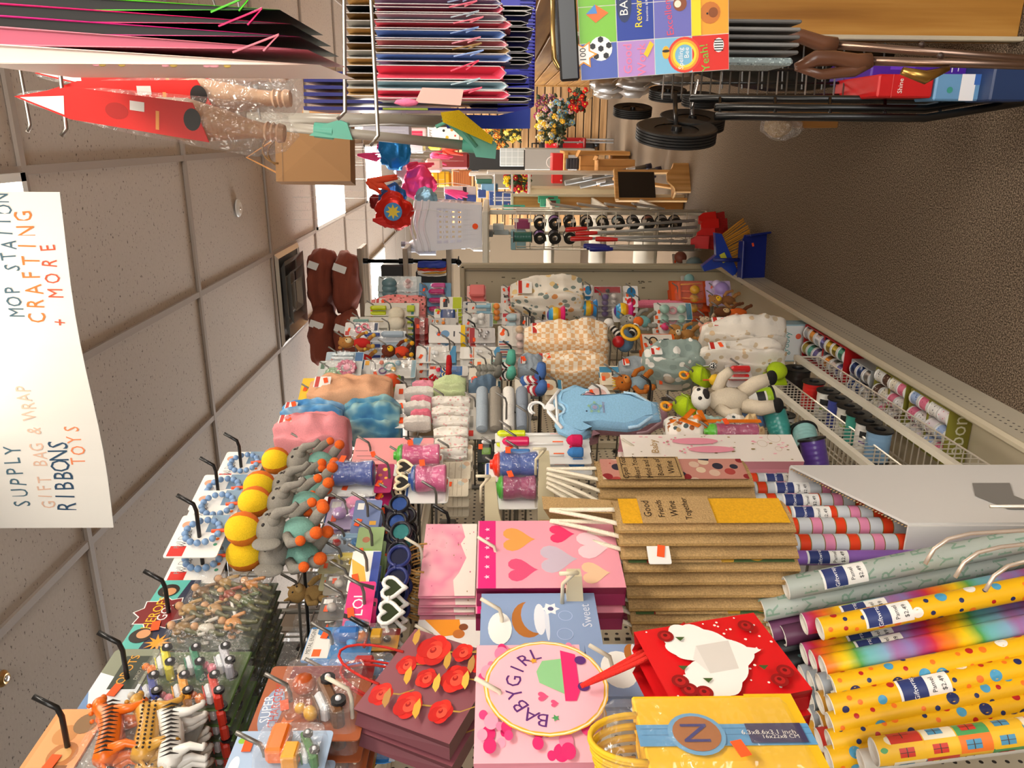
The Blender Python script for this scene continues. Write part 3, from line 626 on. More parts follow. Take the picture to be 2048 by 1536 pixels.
C_('snack_tub', 'coral pink snack tub with a clear lid, against the end panel', 'tub', 'coral snack tubs', (934, 572, 972, 598), 'e9b9b0', [], [('blk', 0, .45, .85, .8, .4, 'ee7f7c')], 'tub', True, 2, .06)
C_('comb_card', 'slate blue baby comb on a pale card', 'comb', 'slate blue combs', (926, 603, 978, 616), 'd9d6cf', [], [('cap', 0, .5, .2, .8, '3a4a63')], 'comb', False, 2)
C_('spoon_rattle', 'orange and sky blue rattle on a lime striped card', 'rattle', 'orange and blue rattles', (935, 606, 1012, 626), 'e4e0d6', [('rect', 0, .3, .9, .12, 'a8cc5a'), ('rect', 0, .45, .9, .12, '7fb6cc')], [('ball', 0, .25, .3, 'f0913a'), ('cap', 0, .6, .16, .4, '8fc0d6')], 'rattle', n=2, gap=.03)
C_('breast_pad_card', 'white oval pads on a pale grey card', 'pads', 'white oval pads', (925, 628, 986, 654), 'dcd9d3', [('rect', 0, .06, .95, .1, '8fa0ac')], [('ball', -.14, .6, .22, 'f2f0ec'), ('ball', .16, .38, .24, 'eceae4')], 'pads', n=3, gap=.03)
C_('bead_bag', 'sparkling clear bag of silver baubles with a red header', 'bag', 'bead bags', (938, 656, 990, 686), 'd5d0cc', [('rect', 0, .88, 1, .2, 'a8343a')], [('ball', -.2, .4, .12, 'd9d9dc', 'metal'), ('ball', .1, .3, .12, 'c9c9cf', 'metal'), ('ball', .2, .55, .12, 'dededf', 'metal'), ('ball', -.1, .58, .1, 'd0d0d6', 'metal')], 'baubles', n=3, gap=.035)
C_('pacifier_card', 'twin clear pacifiers under an orange dotted header', 'pacifier', 'twin pacifiers', (996, 652, 1062, 692), 'dfd8cc', [('oval', .1, .86, .3, .1, 'f2efe8'), ('disc', .1, .87, .1, OR), ('rect', -.3, .82, .06, .3, '3f7fb0'), ('rect', -.42, .82, .06, .3, 'b8322c')], [('ball', -.18, .35, .17, 'e6c9c0'), ('ball', .2, .35, .17, 'd9b892'), ('ring', -.18, .2, .1, .03, 'f0d0d0'), ('ring', .2, .2, .1, .03, 'f0e0c0')], 'pacifiers', n=3, gap=.035)
C_('thermometer_card', 'white and mint card with a small V shape, above the folded socks', 'card', 'mint cards', (948, 718, 1022, 742), 'e9e2cf', [('rect', 0, .3, .9, .5, '9fc9c0'), ('text', 0, .35, 'V', .4, 'f4f2ec'), ('rect', 0, .86, .5, .1, OR)], [], n=2)
C_('toy_set_card', 'red and white toy card with a blue block, beside the dark stack of aspirators', 'toy card', 'red and blue toy cards', (858, 732, 936, 752), 'd9d4cb', [('rect', .3, .9, .3, .16, 'b8322c'), ('rect', 0, .3, .9, .3, '2f6fae')], [('ball', -.1, .75, .2, 'd4264c'), ('blk', .1, .4, .4, .25, .2, '3f7fc4')], 'toys', n=2)
def socks(label, short, box, cols, toe, X=-.84):
    P, w, h, yaw = fit(box, X, turn_for(box, X)); o = thing('sock_pair', label, 'socks', P, yaw)
    MB().prism(rrect(w, h * .28, .004, 0, h * .72), -.001, .001, 'e9dfcb').build('header_card', o)
    for k, sx in enumerate((-1, 1)):
        q = MB(); z0 = h * .7; L = h * .6
        for j in range(6): q.tube([(sx * w * .2, -.02, z0 - L * j / 6), (sx * w * (.2 + .015 * j), -.03, z0 - L * (j + 1) / 6)], [w * .17, w * .17], mat(cols[j % len(cols)], 'fabric'), 10)
        q.tube([(sx * w * .29, -.03, z0 - L), (sx * w * .34, -.05, z0 - L - h * .05), (sx * w * .42, -.085, z0 - L - h * .07)], [w * .17, w * .18, w * .13], mat(toe, 'fabric'), 10)
        q.build('sock', o)
    hook(Vector((X + .05, P.y, P.z + h)), short); return o
socks('grey baby socks on an orange lettered mint card', 'grey baby socks', (938, 736, 1000, 768), ['8a877c', '96938a'], '7d7a70')
socks('white socks with red and black dots and mint toes', 'dotted socks', (985, 730, 1024, 772), ['f0ebe2', 'b01c22', 'f0ebe2', '222222'], '5fb59c')
socks('white and red striped socks with blue cuffs, right of the slate cloth', 'red striped socks', (1030, 758, 1084, 804), ['4a6fae', 'f0ebe2', 'b0303a', 'f0ebe2', 'b0303a'], '4a6fae')
socks('bright red socks with a blue band, below the red and blue toy card', 'red banded socks', (880, 742, 900, 768), ['4a6fae', 'f2d9a0', '2a2a2c'], 'c21a1e')
clothy('folded_cloth', 'folded slate blue cloth with a clear tag, middle row', 'cloth', 'slate blue cloths', (938, 764, 992, 800), mat('5e7488', 'fabric'), 2, .09, .2, n=2, seed=5, X=-.84)
clothy('folded_cloth', 'pale grey-blue folded cloth with a white header, left of the gingham towels', 'cloth', 'grey-blue folded cloths', (1036, 716, 1085, 764), mat('9ea9b2', 'fabric'), 2, .09, .3, n=1, seed=8, X=-.84)
for i in range(2):
    P, w, h, yaw = fit((930, 795 + i * 36, 1062, 832 + i * 36), -.84 - i * .03, 28); w = max(w, .12)
    o = thing('washcloth_set', '%s grey card of rolled grey and white washcloths' % ('front', 'rear')[i], 'washcloths', P, yaw, 'cards of rolled washcloths')
    q = MB().prism(rrect(w, h, .006), -.001, .001, 'bdb6aa'); draw(q, [('rect', -.3, .92, .2, .1, 'c8342a'), ('rect', .1, .9, .4, .05, '8f887c')], w, h, -.001); q.build('backing_card', o)
    for k in range(4):
        c = ('8f98a4', 'efe9df', '9a9184', 'a7b3bd')[k]; q = MB(); z = h * (.14 + .2 * k)
        q.lathe([(0, 0), (h * .085, .004), (h * .09, .02), (h * .09, w * .75), (h * .08, w * .8), (0, w * .8)], mat(c, 'plush'), (-w * .4, -.03, z), 12, Matrix.Rotation(R(90), 3, 'Y')); q.build('rolled_washcloth', o)
    if i == 0: hook(Vector((-.79, P.y, P.z + h)), 'washcloth cards')
clothy('dinosaur_blanket', 'large cream blanket printed with grey and orange dinosaurs, hung before the end panel', 'blanket', 'cream dinosaur blanket', (1022, 558, 1165, 640), blotch('dinosaurs', ['efe6d6', '8b958c', 'e39a5a', '7f8d86', 'efcf92'], 26), 4, .2, .3, seed=2, X=-.8, deep=.35)
GING = stripes('gingham_rows', [(0, 'e9b375'), (.5, 'f6e6cc')], 24, 'Z'); 
m_, nt, N, L, b = nodes('orange_gingham'); b.inputs['Roughness'].default_value = .95
tc = N.new('ShaderNodeTexCoord'); t = nt.nodes.new('ShaderNodeTexChecker'); t.inputs['Scale'].default_value = 60; L.new(tc.outputs['Object'], t.inputs[0]); t.inputs[1].default_value = lin('eab982'); t.inputs[2].default_value = lin('f7e8d0'); L.new(t.outputs[0], b.inputs['Base Color'])
clothy('gingham_towel', 'large orange and white gingham fleece towel tied with a white ribbon', 'towel', 'orange gingham towel', (1048, 652, 1212, 718), m_, 3, .15, .4, seed=1, X=-.8, band='f4efe6')
clothy('gingham_towel', 'second orange gingham towel half covered by a crinkled clear bag, under the first', 'towel', 'bagged gingham towel', (1062, 716, 1212, 765), m_, 3, .13, .4, seed=3, X=-.86)
C_('baby_wash_card', 'cream card with a baby face print and blue wave, beside the blue bodysuit', 'card', 'cream wave cards', (1088, 760, 1125, 790), 'efe0c2', [('disc', 0, .7, .2, 'e0a070'), ('rect', 0, .15, 1, .2, '4b8fb0')], [], n=1)
C_('baby_wash_card', 'cream card with barcode lines and blue wave, above the orange fox', 'card', 'barcode wave cards', (1200, 732, 1245, 770), 'efe0c2', [('disc', 0, .75, .18, 'e0a070'), ('rect', .3, .5, .3, 1, '4b8fb0'), ('rect', -.1, .3, .4, .25, '8fa0a8')], [], n=2)
for i, (bx, c1, c2, nm) in enumerate((((1092, 604, 1132, 662), 'e0266e', 'f08a2a', 'hot pink'), ((1158, 598, 1196, 640), '2f7fc0', 'f2c42a', 'sky blue'), ((1226, 608, 1266, 642), 'c8207c', 'e8b42a', 'magenta'))):
    P, w, h, yaw = fit(bx, -.84, 35); r = min(w, h) * .42; o = thing('ball_rattle', '%s domed rattle holding a rainbow striped ball' % nm, 'rattle', P, yaw)
    q = MB(); q.lathe([(0, 0), (r * 1.1, .0), (r * 1.15, r * .15), (r * .9, r * .5), (0, r * .62)], mat(c1, 'plastic'), (0, -.01, h * .08), 18); q.build('dome', o)
    q = MB(); cs = ['d8322e', 'f08a2a', 'f2c42a', '3f9fd0', '6b3f9a']
    for j in range(5):
        a0, a1 = math.pi * j / 5, math.pi * (j + 1) / 5
        q.lathe([(r * math.sin(a0 + (a1 - a0) * k / 3), -r * math.cos(a0 + (a1 - a0) * k / 3)) for k in range(4)], mat(cs[j], 'plastic'), (0, -.01, h * .55), 16)
    q.build('ball', o); MB().prism(rrect(w * .8, h, .005), .02, .022, 'd8d2ca').build('backing_card', o)
    hook(Vector((-.79, P.y, P.z + h)), nm + ' ball rattle')
C_('red_rattle_card', 'red round face toy on a white card, above the gingham towel', 'toy card', 'red face toys', (1108, 650, 1148, 676), 'e8e2da', [('disc', 0, .4, .3, 'f4f0ea'), ('disc', 0, .4, .14, OR)], [('ball', .1, .7, .3, 'c8283a')], 'toy', n=2)
C_('strawberry_pouch', 'clear pouch with a red cap, right of the red face toys', 'pouch', 'red cap pouches', (1148, 640, 1190, 662), 'd9c9c4', [], [('ball', -.1, .5, .28, 'd23a3e'), ('rod', .2, .4, .3, .9, .07, 'e8e2da')], 'pouch', n=2)
P, w, h, yaw = fit((1205, 652, 1290, 722), -.82, 40); o = thing('rag_doll', 'rag doll with striped sleeves, yellow ring and orange foot', 'doll', P, yaw)
q = MB().ball((0, -.02, h * .5), (w * .3, w * .2, h * .22), mat('5f7f9a', 'fabric')); q.build('body', o)
for (a, b_, c, d, nm) in ((.05, .62, .4, .85, 'arm'), (.1, .35, .45, .15, 'leg')):
    q = MB()
    for j in range(8):
        u, v = j / 8, (j + 1) / 8; q.tube([(w * (a + (c - a) * u), -.04, h * (b_ + (d - b_) * u)), (w * (a + (c - a) * v), -.04, h * (b_ + (d - b_) * v))], w * .08, mat(('2a2622', 'f0e9dc')[j % 2], 'fabric'), 8)
    q.ball((w * c, -.045, h * d), w * .12, mat('e8702a' if nm == 'leg' else 'f4efe6', 'plush')); q.build(nm, o)
q = MB().tube([(w * .2 * math.cos(k * .45) - w * .05, -.09, h * .42 + w * .2 * math.sin(k * .45)) for k in range(14)], w * .04, 'f0b41c', 8, closed=True); q.build('teething_ring', o)
q = MB().ball((-w * .15, -.05, h * .68), w * .14, 'c21f24'); q.build('bow', o)
hook(Vector((-.79, P.y, P.z + h)), 'rag doll')
C_('breast_pump_box', 'orange and white box showing a pump diagram, beside the rag doll', 'box', 'orange pump boxes', (1282, 668, 1352, 722), 'f26a1e', [('rect', .18, .5, .6, .86, 'f0e9da'), ('oval', .2, .62, .2, .14, '2a2622'), ('oval', .2, .62, .15, .1, 'e8c89a'), ('rect', .22, .25, .2, .16, '1f2430'), ('rect', -.32, .5, .12, .5, 'f8e8d0')], [], n=1, gap=.07)
C_('teether_card', 'mint green bear teethers in a row on a white card, low near the end panel', 'teether', 'mint bear teethers', (1308, 606, 1384, 640), 'e8e6de', [('rect', 0, .08, .95, .14, '4f8fa8'), ('rect', -.35, .95, .2, .08, OR)], [('ball', 0, .75, .26, '9fc4b4'), ('ring', 0, .52, .18, .06, 'e8a0a8'), ('ball', 0, .3, .24, 'a8ccb8')], 'bear_teether', n=2, gap=.05)
plush('bear_rattle', 'grey bear plush with an aqua tummy, low beside the mint teethers', 'plush toy', 'grey bear plush', (1238, 622, 1312, 664), '98958a', 'c9c4b8', 'round', '7fb8b4')
plush('puppy_rattle', 'honey brown puppy plush, just above the dark pegs', 'plush toy', 'honey puppy plush', (1335, 650, 1398, 690), 'c08a48', 'efe2c4', 'flap', n=1)
C_('giraffe_spoon', 'pink topped spoon card, above the honey puppy', 'spoon', 'pink topped spoons', (1318, 648, 1345, 668), 'e4dcd4', [], [('ball', 0, .6, .35, 'e0407a')], 'spoon')
clothy('fleece_blanket', 'sage green fleece blanket with white blossom print, under the cream quilt', 'blanket', 'sage blossom blanket', (1285, 695, 1400, 765), blotch('sage_blossom', ['98a89f', 'eeeae0', '98a89f', '8a9a92', 'eeeae0'], 26), 4, .14, .45, seed=3, X=-.8)
clothy('grey_bib', 'grey folded bib with an orange spot, between the fox and the sage blanket', 'bib', 'grey folded bib', (1238, 718, 1302, 760), mat('9aa2a6', 'fabric'), 2, .06, .3, seed=2, X=-.83)
plush('fox_puppet', 'orange fox plush wearing a small gold crown', 'plush toy', 'orange fox plush', (1228, 742, 1305, 792), 'b8661c', 'd88a3a', 'point', '8fa6b0', crown=True)
def leafy(label, short, box, X=-.78):
    P, w, h, yaw = fit(box, X, 25); o = thing('leaf_toy', label, 'plush toy', P, yaw)
    pts = [(-.12, 0), (.2, .04), (.42, .35), (.34, .72), (.05, 1), (-.2, .86), (-.42, .5), (-.4, .2)]
    c = mat('b4cf12', 'plush'); q = MB(); n = len(pts); vs = [(a * w, 0, b_ * h) for a, b_ in pts]
    q.add(vs + [(0, -w * .28, h * .5), (0, w * .2, h * .5)], [(i, (i + 1) % n, n) for i in range(n)] + [((i + 1) % n, i, n + 1) for i in range(n)], c, True); q.build('leaf', o)
    q = MB()
    for (a, b_) in ((.2, .1), (.3, .6), (-.3, .6), (-.3, .25)): q.tube([(0, -w * .285, h * .5), (a * w, -w * .12, b_ * h)], .0025, '8fa80e', 5)
    q.build('stitched_veins', o)
    q = MB(); q.tube([(0, -.01, h), (-w * .05, -.01, h * 1.1)], .006, 'e8621e', 6); q.tube([(-w * .05 + w * .12 * math.cos(k * .6), -.01, h * 1.2 + w * .1 * math.sin(k * .6)) for k in range(11)], .005, 'f0a41c', 6, closed=True); q.build('hanging_ring', o)
    hook(Vector((X + .04, P.y, P.z + h * 1.2)), short); return o, P, w, h
leafy('lime green leaf shaped plush with a black and white ball, upper of two', 'upper leaf plush', (1376, 724, 1424, 780)); leafy('lime green leaf shaped plush with an orange ring, lower of two', 'lower leaf plush', (1342, 782, 1402, 846))
for (bx, lb) in (((1418, 746, 1442, 774), 'yellow plush ball with brown spots, behind the cow'), ((1392, 790, 1420, 820), 'yellow plush ball with brown spots, in front of the cow')):
    P, w, h, yaw = fit(bx, -.76, 20); o = thing('spotted_ball', lb, 'ball', P, yaw); r = h / 2
    MB().ball((0, 0, r), r, blotch('spotted_yellow', ['eebf26', '7a5a1c', 'eebf26', 'eebf26'], 70, 'fabric')).build('ball', o); MB().tube([(0, 0, 2 * r), (0, 0, 2 * r + .02)], .003, 'e8621e', 5).build('loop', o)
P, w, h, yaw = fit((1418, 722, 1434, 742), -.78, 20); o = thing('checked_ball', 'black and white checked plush ball beside the upper leaf plush', 'ball', P, yaw)
m2, nt, N, L, b = nodes('black_white_checks'); tk = nt.nodes.new('ShaderNodeTexChecker'); tk.inputs['Scale'].default_value = 160; coords(nt, tk); tk.inputs[1].default_value = lin('f0ece4'); tk.inputs[2].default_value = lin('1a1a1a'); L.new(tk.outputs[0], b.inputs['Base Color'])
MB().ball((0, 0, h / 2), h / 2, m2).build('ball', o); MB().tube([(0, 0, h), (0, 0, h + .02)], .003, 'dddddd', 5).build('loop', o)
# cow plush: hangs head up, lying towards the ribbon shelf
P = PX(1425, 800, -.74); o = thing('cow_plush', 'cream cow plush with black hooves lying along the pegs', 'plush toy', P - Vector((0, 0, .06)), 50); o.rotation_euler.x = R(-8); o.scale = (.72, .72, .72)
CF = mat('dccdb4', 'plush')
MB().ball((0, 0, .02), (.055, .05, .085), CF, wob=.08).build('body', o); q = MB().ball((0, -.03, .13), (.05, .045, .04), mat('f2ece0', 'plush')); q.ball((0, -.06, .115), (.025, .02, .017), mat('2a2422', 'plush')); q.build('head', o)
for sx in (-1, 1):
    MB().ball((sx * .055, 0, .14), (.025, .01, .015), CF).build('ear', o); MB().ball((sx * .02, -.068, .14), .008, '111111').build('eye', o)
    q = MB().tube([(sx * .04, -.01, .06), (sx * .09, -.04, .03), (sx * .1, -.07, -.0)], [.024, .024, .02], CF, 8); q.build('arm', o)
    q = MB().tube([(sx * .03, 0, -.04), (sx * .06, -.02, -.1), (sx * .065, -.04, -.15)], [.032, .032, .026], CF, 8); q.ball((sx * .065, -.045, -.16), (.03, .035, .022), mat('15130f', 'plush')); q.build('leg', o)
hook(Vector((-.78, P.y, P.z + .07)), 'cow plush')
QUI = blotch('cream_quilt', ['ebe2d4', 'dcc09a', 'ebe2d4', 'd0bc9c', 'e4dccf'], 36)
clothy('quilted_blanket', 'cream quilted blanket roll with tan sprigs, upper of two by the teal box', 'blanket', 'upper cream quilt', (1402, 648, 1562, 705), QUI, 3, .16, .6, seed=2, X=-.74)
clothy('quilted_blanket', 'cream quilted blanket roll with tan sprigs, lower of two by the teal box', 'blanket', 'lower cream quilt', (1396, 700, 1562, 745), QUI, 3, .14, .6, seed=5, X=-.78)
plush('pig_plush', 'blush pink plush pig with long limbs', 'plush toy', 'pink plush pig', (1395, 636, 1500, 688), 'e8a890', 'f0b8a4', 'round', X=-.76)
plush('bear_plush', 'beige plush bear behind the pink pig', 'plush toy', 'beige plush bear', (1398, 628, 1448, 655), 'cdb595', 'dcc8a8', 'round', X=-.82)
plush('monkey_plush', 'brown and cream monkey plush in an orange shirt', 'plush toy', 'brown monkey plush', (1425, 610, 1505, 640), '6f3f20', 'e8c48c', 'round', 'e8681c', X=-.78)
plush('duck_plush', 'leopard print plush with aqua cap and yellow beak', 'plush toy', 'leopard plush', (1415, 584, 1480, 618), 'a8743f', 'f2c22a', 'round', '8a5a30', X=-.76)
C_('toy_rake_set', 'bag of bright orange beach rakes and scoops, low beside the end panel', 'toy set', 'orange beach tools', (1338, 562, 1420, 606), 'b8451c', [('rect', 0, .5, .9, .9, 'd8521c')], [('blk', 0, .75, .8, .08, .1, 'f2601c'), ('rod', -.3, .72, -.35, .2, .03, 'f2801c'), ('rod', 0, .72, 0, .2, .03, 'f2601c'), ('rod', .3, .72, .35, .2, .03, 'f2a01c'), ('ball', 0, .4, .2, 'd8a02c')], 'beach_tools', n=2, gap=.05, X=-.8)
C_('purple_bag', 'clear bag of lilac toys, low corner of the end panel', 'bag', 'lilac toy bags', (1412, 562, 1462, 600), 'c9b4dc', [], [('ball', -.1, .45, .35, 'a890d0'), ('ball', .2, .6, .22, 'd0c0e0')], 'toys', n=1, X=-.78)
for i, (bx, c, nm) in enumerate((((1345, 508, 1372, 532), '9a5a4c', 'terracotta'), ((1350, 536, 1378, 560), '7a3a2c', 'maroon'), ((1366, 520, 1404, 552), '6f8a94', 'slate'), ((1362, 552, 1390, 572), '8fc0bc', 'aqua'))):
    C_('feeding_cup', '%s feeding bowl on the sloping rack at the foot of the end panel' % nm, 'bowl', nm + ' bowl', bx, 'c9c4ba', [], [('ball', 0, .5, .45, c)], 'bowl', X=-.8, st=(i == 0), hk=False)
C_('white_flower_bib', 'white cased sky blue sunglasses-shaped bib, low row near the end panel', 'bib', 'blue winged bibs', (1246, 572, 1276, 598), 'f0ece6', [('oval', 0, .45, .4, .3, '2f7fb4')], [], n=3, gap=.03, X=-.82)
C_('white_flower_bib', 'white cased red bib, below the sky blue one', 'bib', 'red winged bibs', (1246, 594, 1276, 614), 'f0ece6', [('oval', 0, .45, .4, .3, 'd8203a')], [], n=2, gap=.03, X=-.82)
C_('white_flower_bib', 'white cased blue bib under the dinosaur blanket hem', 'bib', 'pale blue winged bibs', (1164, 570, 1186, 592), 'f0ece6', [('oval', 0, .45, .4, .3, '3f8fc0')], [], n=2, gap=.03, X=-.82)
C_('toy_comb_card', 'clear toy set with red brushes, between the two ball rattles', 'toy set', 'clear red toy sets', (1186, 572, 1244, 612), 'b9b2aa', [('rect', .3, .5, .3, .9, 'b01c2c')], [('ball', -.15, .6, .16, '6f5a8a'), ('ball', -.1, .3, .14, 'e0d8d0'), ('ball', .2, .5, .1, '2a2a2c')], 'toys', n=3, gap=.03, X=-.83)
clothy('flamingo_strap', 'bright pink ribbon strap spread along the lower pegs', 'strap', 'pink ribbon strap', (1262, 600, 1372, 616), mat('ee7f98', 'fabric'), 2, .03, .2, tagc=None)
C_('storage_cup', 'clear aqua cup set, above the blue winged bib', 'cup', 'aqua cups', (1222, 552, 1270, 574), 'cfdedd', [], [('blk', 0, .45, .8, .7, .4, '9fc4c8')], 'cup', n=2, gap=.05, X=-.84)
C_('green_scoop', 'lime scoop with a white oval label, against the end panel', 'scoop', 'lime scoops', (1270, 545, 1318, 574), 'b9cc3a', [('oval', .1, .6, .34, .25, 'f4f2ee'), ('oval', .1, .6, .24, .18, 'c9c6d0')], [('rod', -.3, .2, .3, .1, .06, '3a1f3a')], 'scoop', n=1, X=-.84)
C_('pink_whale_card', 'clear card with a hot pink toy, highest of the toy cards before the end panel', 'toy card', 'hot pink toys', (1072, 536, 1136, 560), 'c4c9bd', [('rect', -.35, .5, .1, .9, '3f8f7f')], [('ball', -.15, .6, .2, 'e8407a'), ('ball', .2, .5, .14, 'c8203a'), ('ball', .1, .3, .12, '2a2a2a')], 'toys', n=3, gap=.035)
C_('pink_cup_card', 'salmon pink carded cup, against the middle of the end panel', 'cup', 'salmon cups', (1140, 548, 1212, 572), 'e8b0a4', [('rect', .1, .5, .7, .6, 'd8604c')], [('ball', -.3, .4, .2, 'e04a3e')], 'cup', n=2, gap=.04)
C_('character_card', 'small card with red and yellow figures, touching the end panel', 'toy card', 'red and yellow figures', (1166, 538, 1210, 556), 'cfc4b0', [], [('ball', -.2, .6, .16, '4a63a8'), ('ball', .15, .4, .18, 'c8281e'), ('ball', .2, .7, .14, 'f0c41c')], 'figures', n=1)
C_('clear_bottle_card', 'empty clear plastic bottle, high on the end of the pegs', 'bottle', 'clear plastic bottles', (998, 534, 1052, 562), 'd0d0c8', [], [('cap', 0, .5, .35, .8, 'c9ccc6')], 'bottle', n=2, gap=.06)
C_('red_black_rattle', 'red rattle on a black and white card, left of the dinosaur blanket', 'rattle', 'red rattles on black and white cards', (1002, 572, 1040, 598), 'ece6e0', [('rect', -.3, .6, .2, .5, '2a2a2c')], [('ball', .1, .45, .28, 'd8203a')], 'rattle', n=3, gap=.03)
C_('red_black_rattle', 'dark red rattle beside the wire rods, below the other red one', 'rattle', 'dark red rattles', (1002, 596, 1036, 614), 'e4ded8', [], [('ball', .1, .45, .25, '8f1f2c')], 'rattle', n=2, gap=.03)
C_('sandwich_toy', 'layered orange and cream toy food on a card, beside the dinosaur blanket', 'toy', 'toy sandwiches', (1012, 612, 1040, 628), 'd8d0c0', [], [('ball', 0, .5, .36, 'd88a3a'), ('ball', 0, .3, .3, 'c8402c')], 'toy_food', n=1)
C_('red_bottle_card', 'clear jar with a red printed card, under the sandwich toy', 'jar', 'clear jars', (1004, 626, 1040, 650), 'd9d0c8', [('rect', .3, .6, .3, .7, 'b8323a')], [('cap', -.05, .5, .26, .6, 'b9cfd4')], 'jar', n=2, gap=.04)
C_('bead_toy_card', 'small toys on a red edged card, beside the hot pink ball rattle', 'toy card', 'red edged toys', (1070, 640, 1108, 668), 'd4cfc8', [('rect', -.4, .5, .14, .9, 'c8342a')], [('ball', 0, .5, .25, '9a8fa0')], 'toys', n=3, gap=.03)
C_('zebra_toy', 'black and white striped soft toy among the wire rods', 'toy', 'striped soft toys', (1042, 632, 1068, 660), '4a4440', [('rect', 0, .3, .9, .1, 'e8e2d8'), ('rect', 0, .5, .9, .1, 'e8e2d8'), ('rect', 0, .7, .9, .1, 'e8e2d8')], [], n=2)
C_('blue_pad_card', 'round white card with a coral print, above the blue bodysuit collar', 'card', 'round white cards', (1174, 768, 1218, 812), 'f2efea', [('disc', 0, .5, .42, 'f8f4f0'), ('disc', 0, .5, .3, 'f0c8c0')], [], rr=.05)
C_('grey_hood_toy', 'grey hooded toy with a yellow nose, left of the lime leaf plush', 'toy', 'grey hooded toy', (1312, 748, 1362, 780), 'a89c8c', [], [('ball', 0, .5, .3, 'b8a894', 'plush'), ('ball', .1, .5, .1, 'd8c83a')], 'toy', False)
C_('nurse_toy', 'red and white figure toy on a clear card, below the cream quilts', 'toy', 'red and white figures', (1452, 730, 1502, 758), 'cfc8c0', [], [('cap', 0, .5, .18, .8, 'd8282a'), ('ball', .05, .5, .2, 'f2efe8'), ('ball', 0, .85, .12, OR)], 'figure', n=1, X=-.8)
C_('purple_bow_toy', 'purple star flower toy, above the black ribbon spool', 'toy', 'purple flower toys', (1528, 722, 1560, 748), '7a5a9a', [('star', 0, .5, .45, '5a3a8a')], [('ball', 0, .5, .2, '8a60b0')], 'toy', X=-.8)
C_('lime_cap_toy', 'lime green plush mushroom top behind the first black spool', 'toy', 'lime mushroom toy', (1528, 738, 1570, 770), 'a8c41c', [], [('ball', 0, .5, .46, 'b0cc18', 'plush')], 'cap', False, X=-.82, st=False)
# ================================================================ near part of the left shelving
def arm(tip, label, L=None):
    L = tip.x - PEG; a = thing('display_arm', label, 'display arm', (PEG, tip.y, tip.z))
    q = MB().prism([(0, -.10), (0, .012), (L, .012), (L, -.012), (L * .8, -.02)], -.012, .012, mat('d9cda9', 'card')); q.build('bracket', a)
    q = MB().prism([(0, -.13), (0, .03), (.012, .03), (.012, -.13)], -.016, .016, mat('c9bd9b', 'card')); q.build('wall_plate', a)
    q = MB().tube([(L - .05, -.016, .02), (L - .01, -.018, .02), (L + .02, -.03, .0), (L + .03, -.05, .0), (L + .035, -.06, .03)], .0035, mat('e0d6b8', 'card'), 7); q.build('hook_wire', a)
    q = MB(); 
    for i in range(3): q.box((L - .02 - i * .05, 0, .0125), (.006, .004, .001), '6a604a')
    q.build('slots', a); return a
arm(PX(1088, 905, -.72), 'beige bracket arm above the burlap wine bags, reaching towards the aisle')
arm(PX(980, 958, -.74), 'shorter beige bracket arm beside the blue carded bottles')
arm(PX(1148, 1145, -.70), 'long beige bracket arm between the blue snow bag and the pink dotted bag')
def cord(q, a, b, m, r=.003, sag=.0, n=8):
    pts = [Vector(a).lerp(Vector(b), i / n) + Vector((0, 0, -sag * math.sin(math.pi * i / n))) for i in range(n + 1)]
    return q.tube(pts, r, m, 7)
def gift_bag(label, short, box, X, col, prints, side=None, handle='e8e2d8', t=.03, n=0, gap=.014, roll=0, turn=None, tagc=None, hh=.1, hk=True, cream=True, name='gift_bag', dpt=None):
    turn = turn_for(box, X) if turn is None else turn
    P, w, h, yaw = fit(box, X, turn); o = thing(name, label, 'gift bag', P, yaw); o.rotation_euler.y = R(roll)
    cm = mat(col, 'card') if isinstance(col, str) else col; sm = side or cm
    q = MB(); 
    q.add([(-w / 2, -t / 2, 0), (w / 2, -t / 2, 0), (w / 2, -t / 2, h), (-w / 2, -t / 2, h)], [(0, 1, 2, 3)], cm)
    q.add([(-w / 2, t / 2, 0), (w / 2, t / 2, 0), (w / 2, t / 2, h), (-w / 2, t / 2, h)], [(1, 0, 3, 2)], cm)
    for sx in (-1, 1):
        q.add([(sx * w / 2, -t / 2, 0), (sx * w / 2, -t / 2, h), (sx * w * .47, 0, 0), (sx * w * .45, 0, h), (sx * w / 2, t / 2, 0), (sx * w / 2, t / 2, h)], [(0, 1, 3, 2), (2, 3, 5, 4)], sm)
    q.add([(-w / 2, -t / 2, 0), (w / 2, -t / 2, 0), (w / 2, t / 2, 0), (-w / 2, t / 2, 0)], [(0, 3, 2, 1)], sm)
    draw(q, prints, w, h, -t / 2); q.build('bag', o)
    if handle:
        for sy in (-1, 1):
            q = MB(); q.tube([(w * .2 * math.cos(a), sy * (t / 2 + .001), h * .94 + hh * math.sin(a)) for a in [math.pi * k / 10 for k in range(11)]], .0022, mat(handle, 'rope'), 6); q.build('handle', o)
    if tagc: q = MB(); q.prism(rrect(w * .22, h * .1, .003, tagc[0] * w, tagc[1] * h), -t / 2 - .004, -t / 2 - .003, tagc[2]); q.build('gift_tag', o)
    if hk: hook(Vector((X + .05, P.y, P.z + h + (hh * .7 if handle else 0))), short, False, cream=cream)
    if n: stack(o, n, gap + t, 'one of the ' + short + ' behind the front one', short + ' on one peg', 1)
    return o, w, h
def spots(cols, n, seed=1, r0=.03, r1=.07, asp=1):
    r_ = random.Random(seed); return [('oval', r_.uniform(-.46, .46), r_.uniform(.04, .96), r, r * asp, r_.choice(cols)) for r in [r_.uniform(r0, r1) for _ in range(n)]]
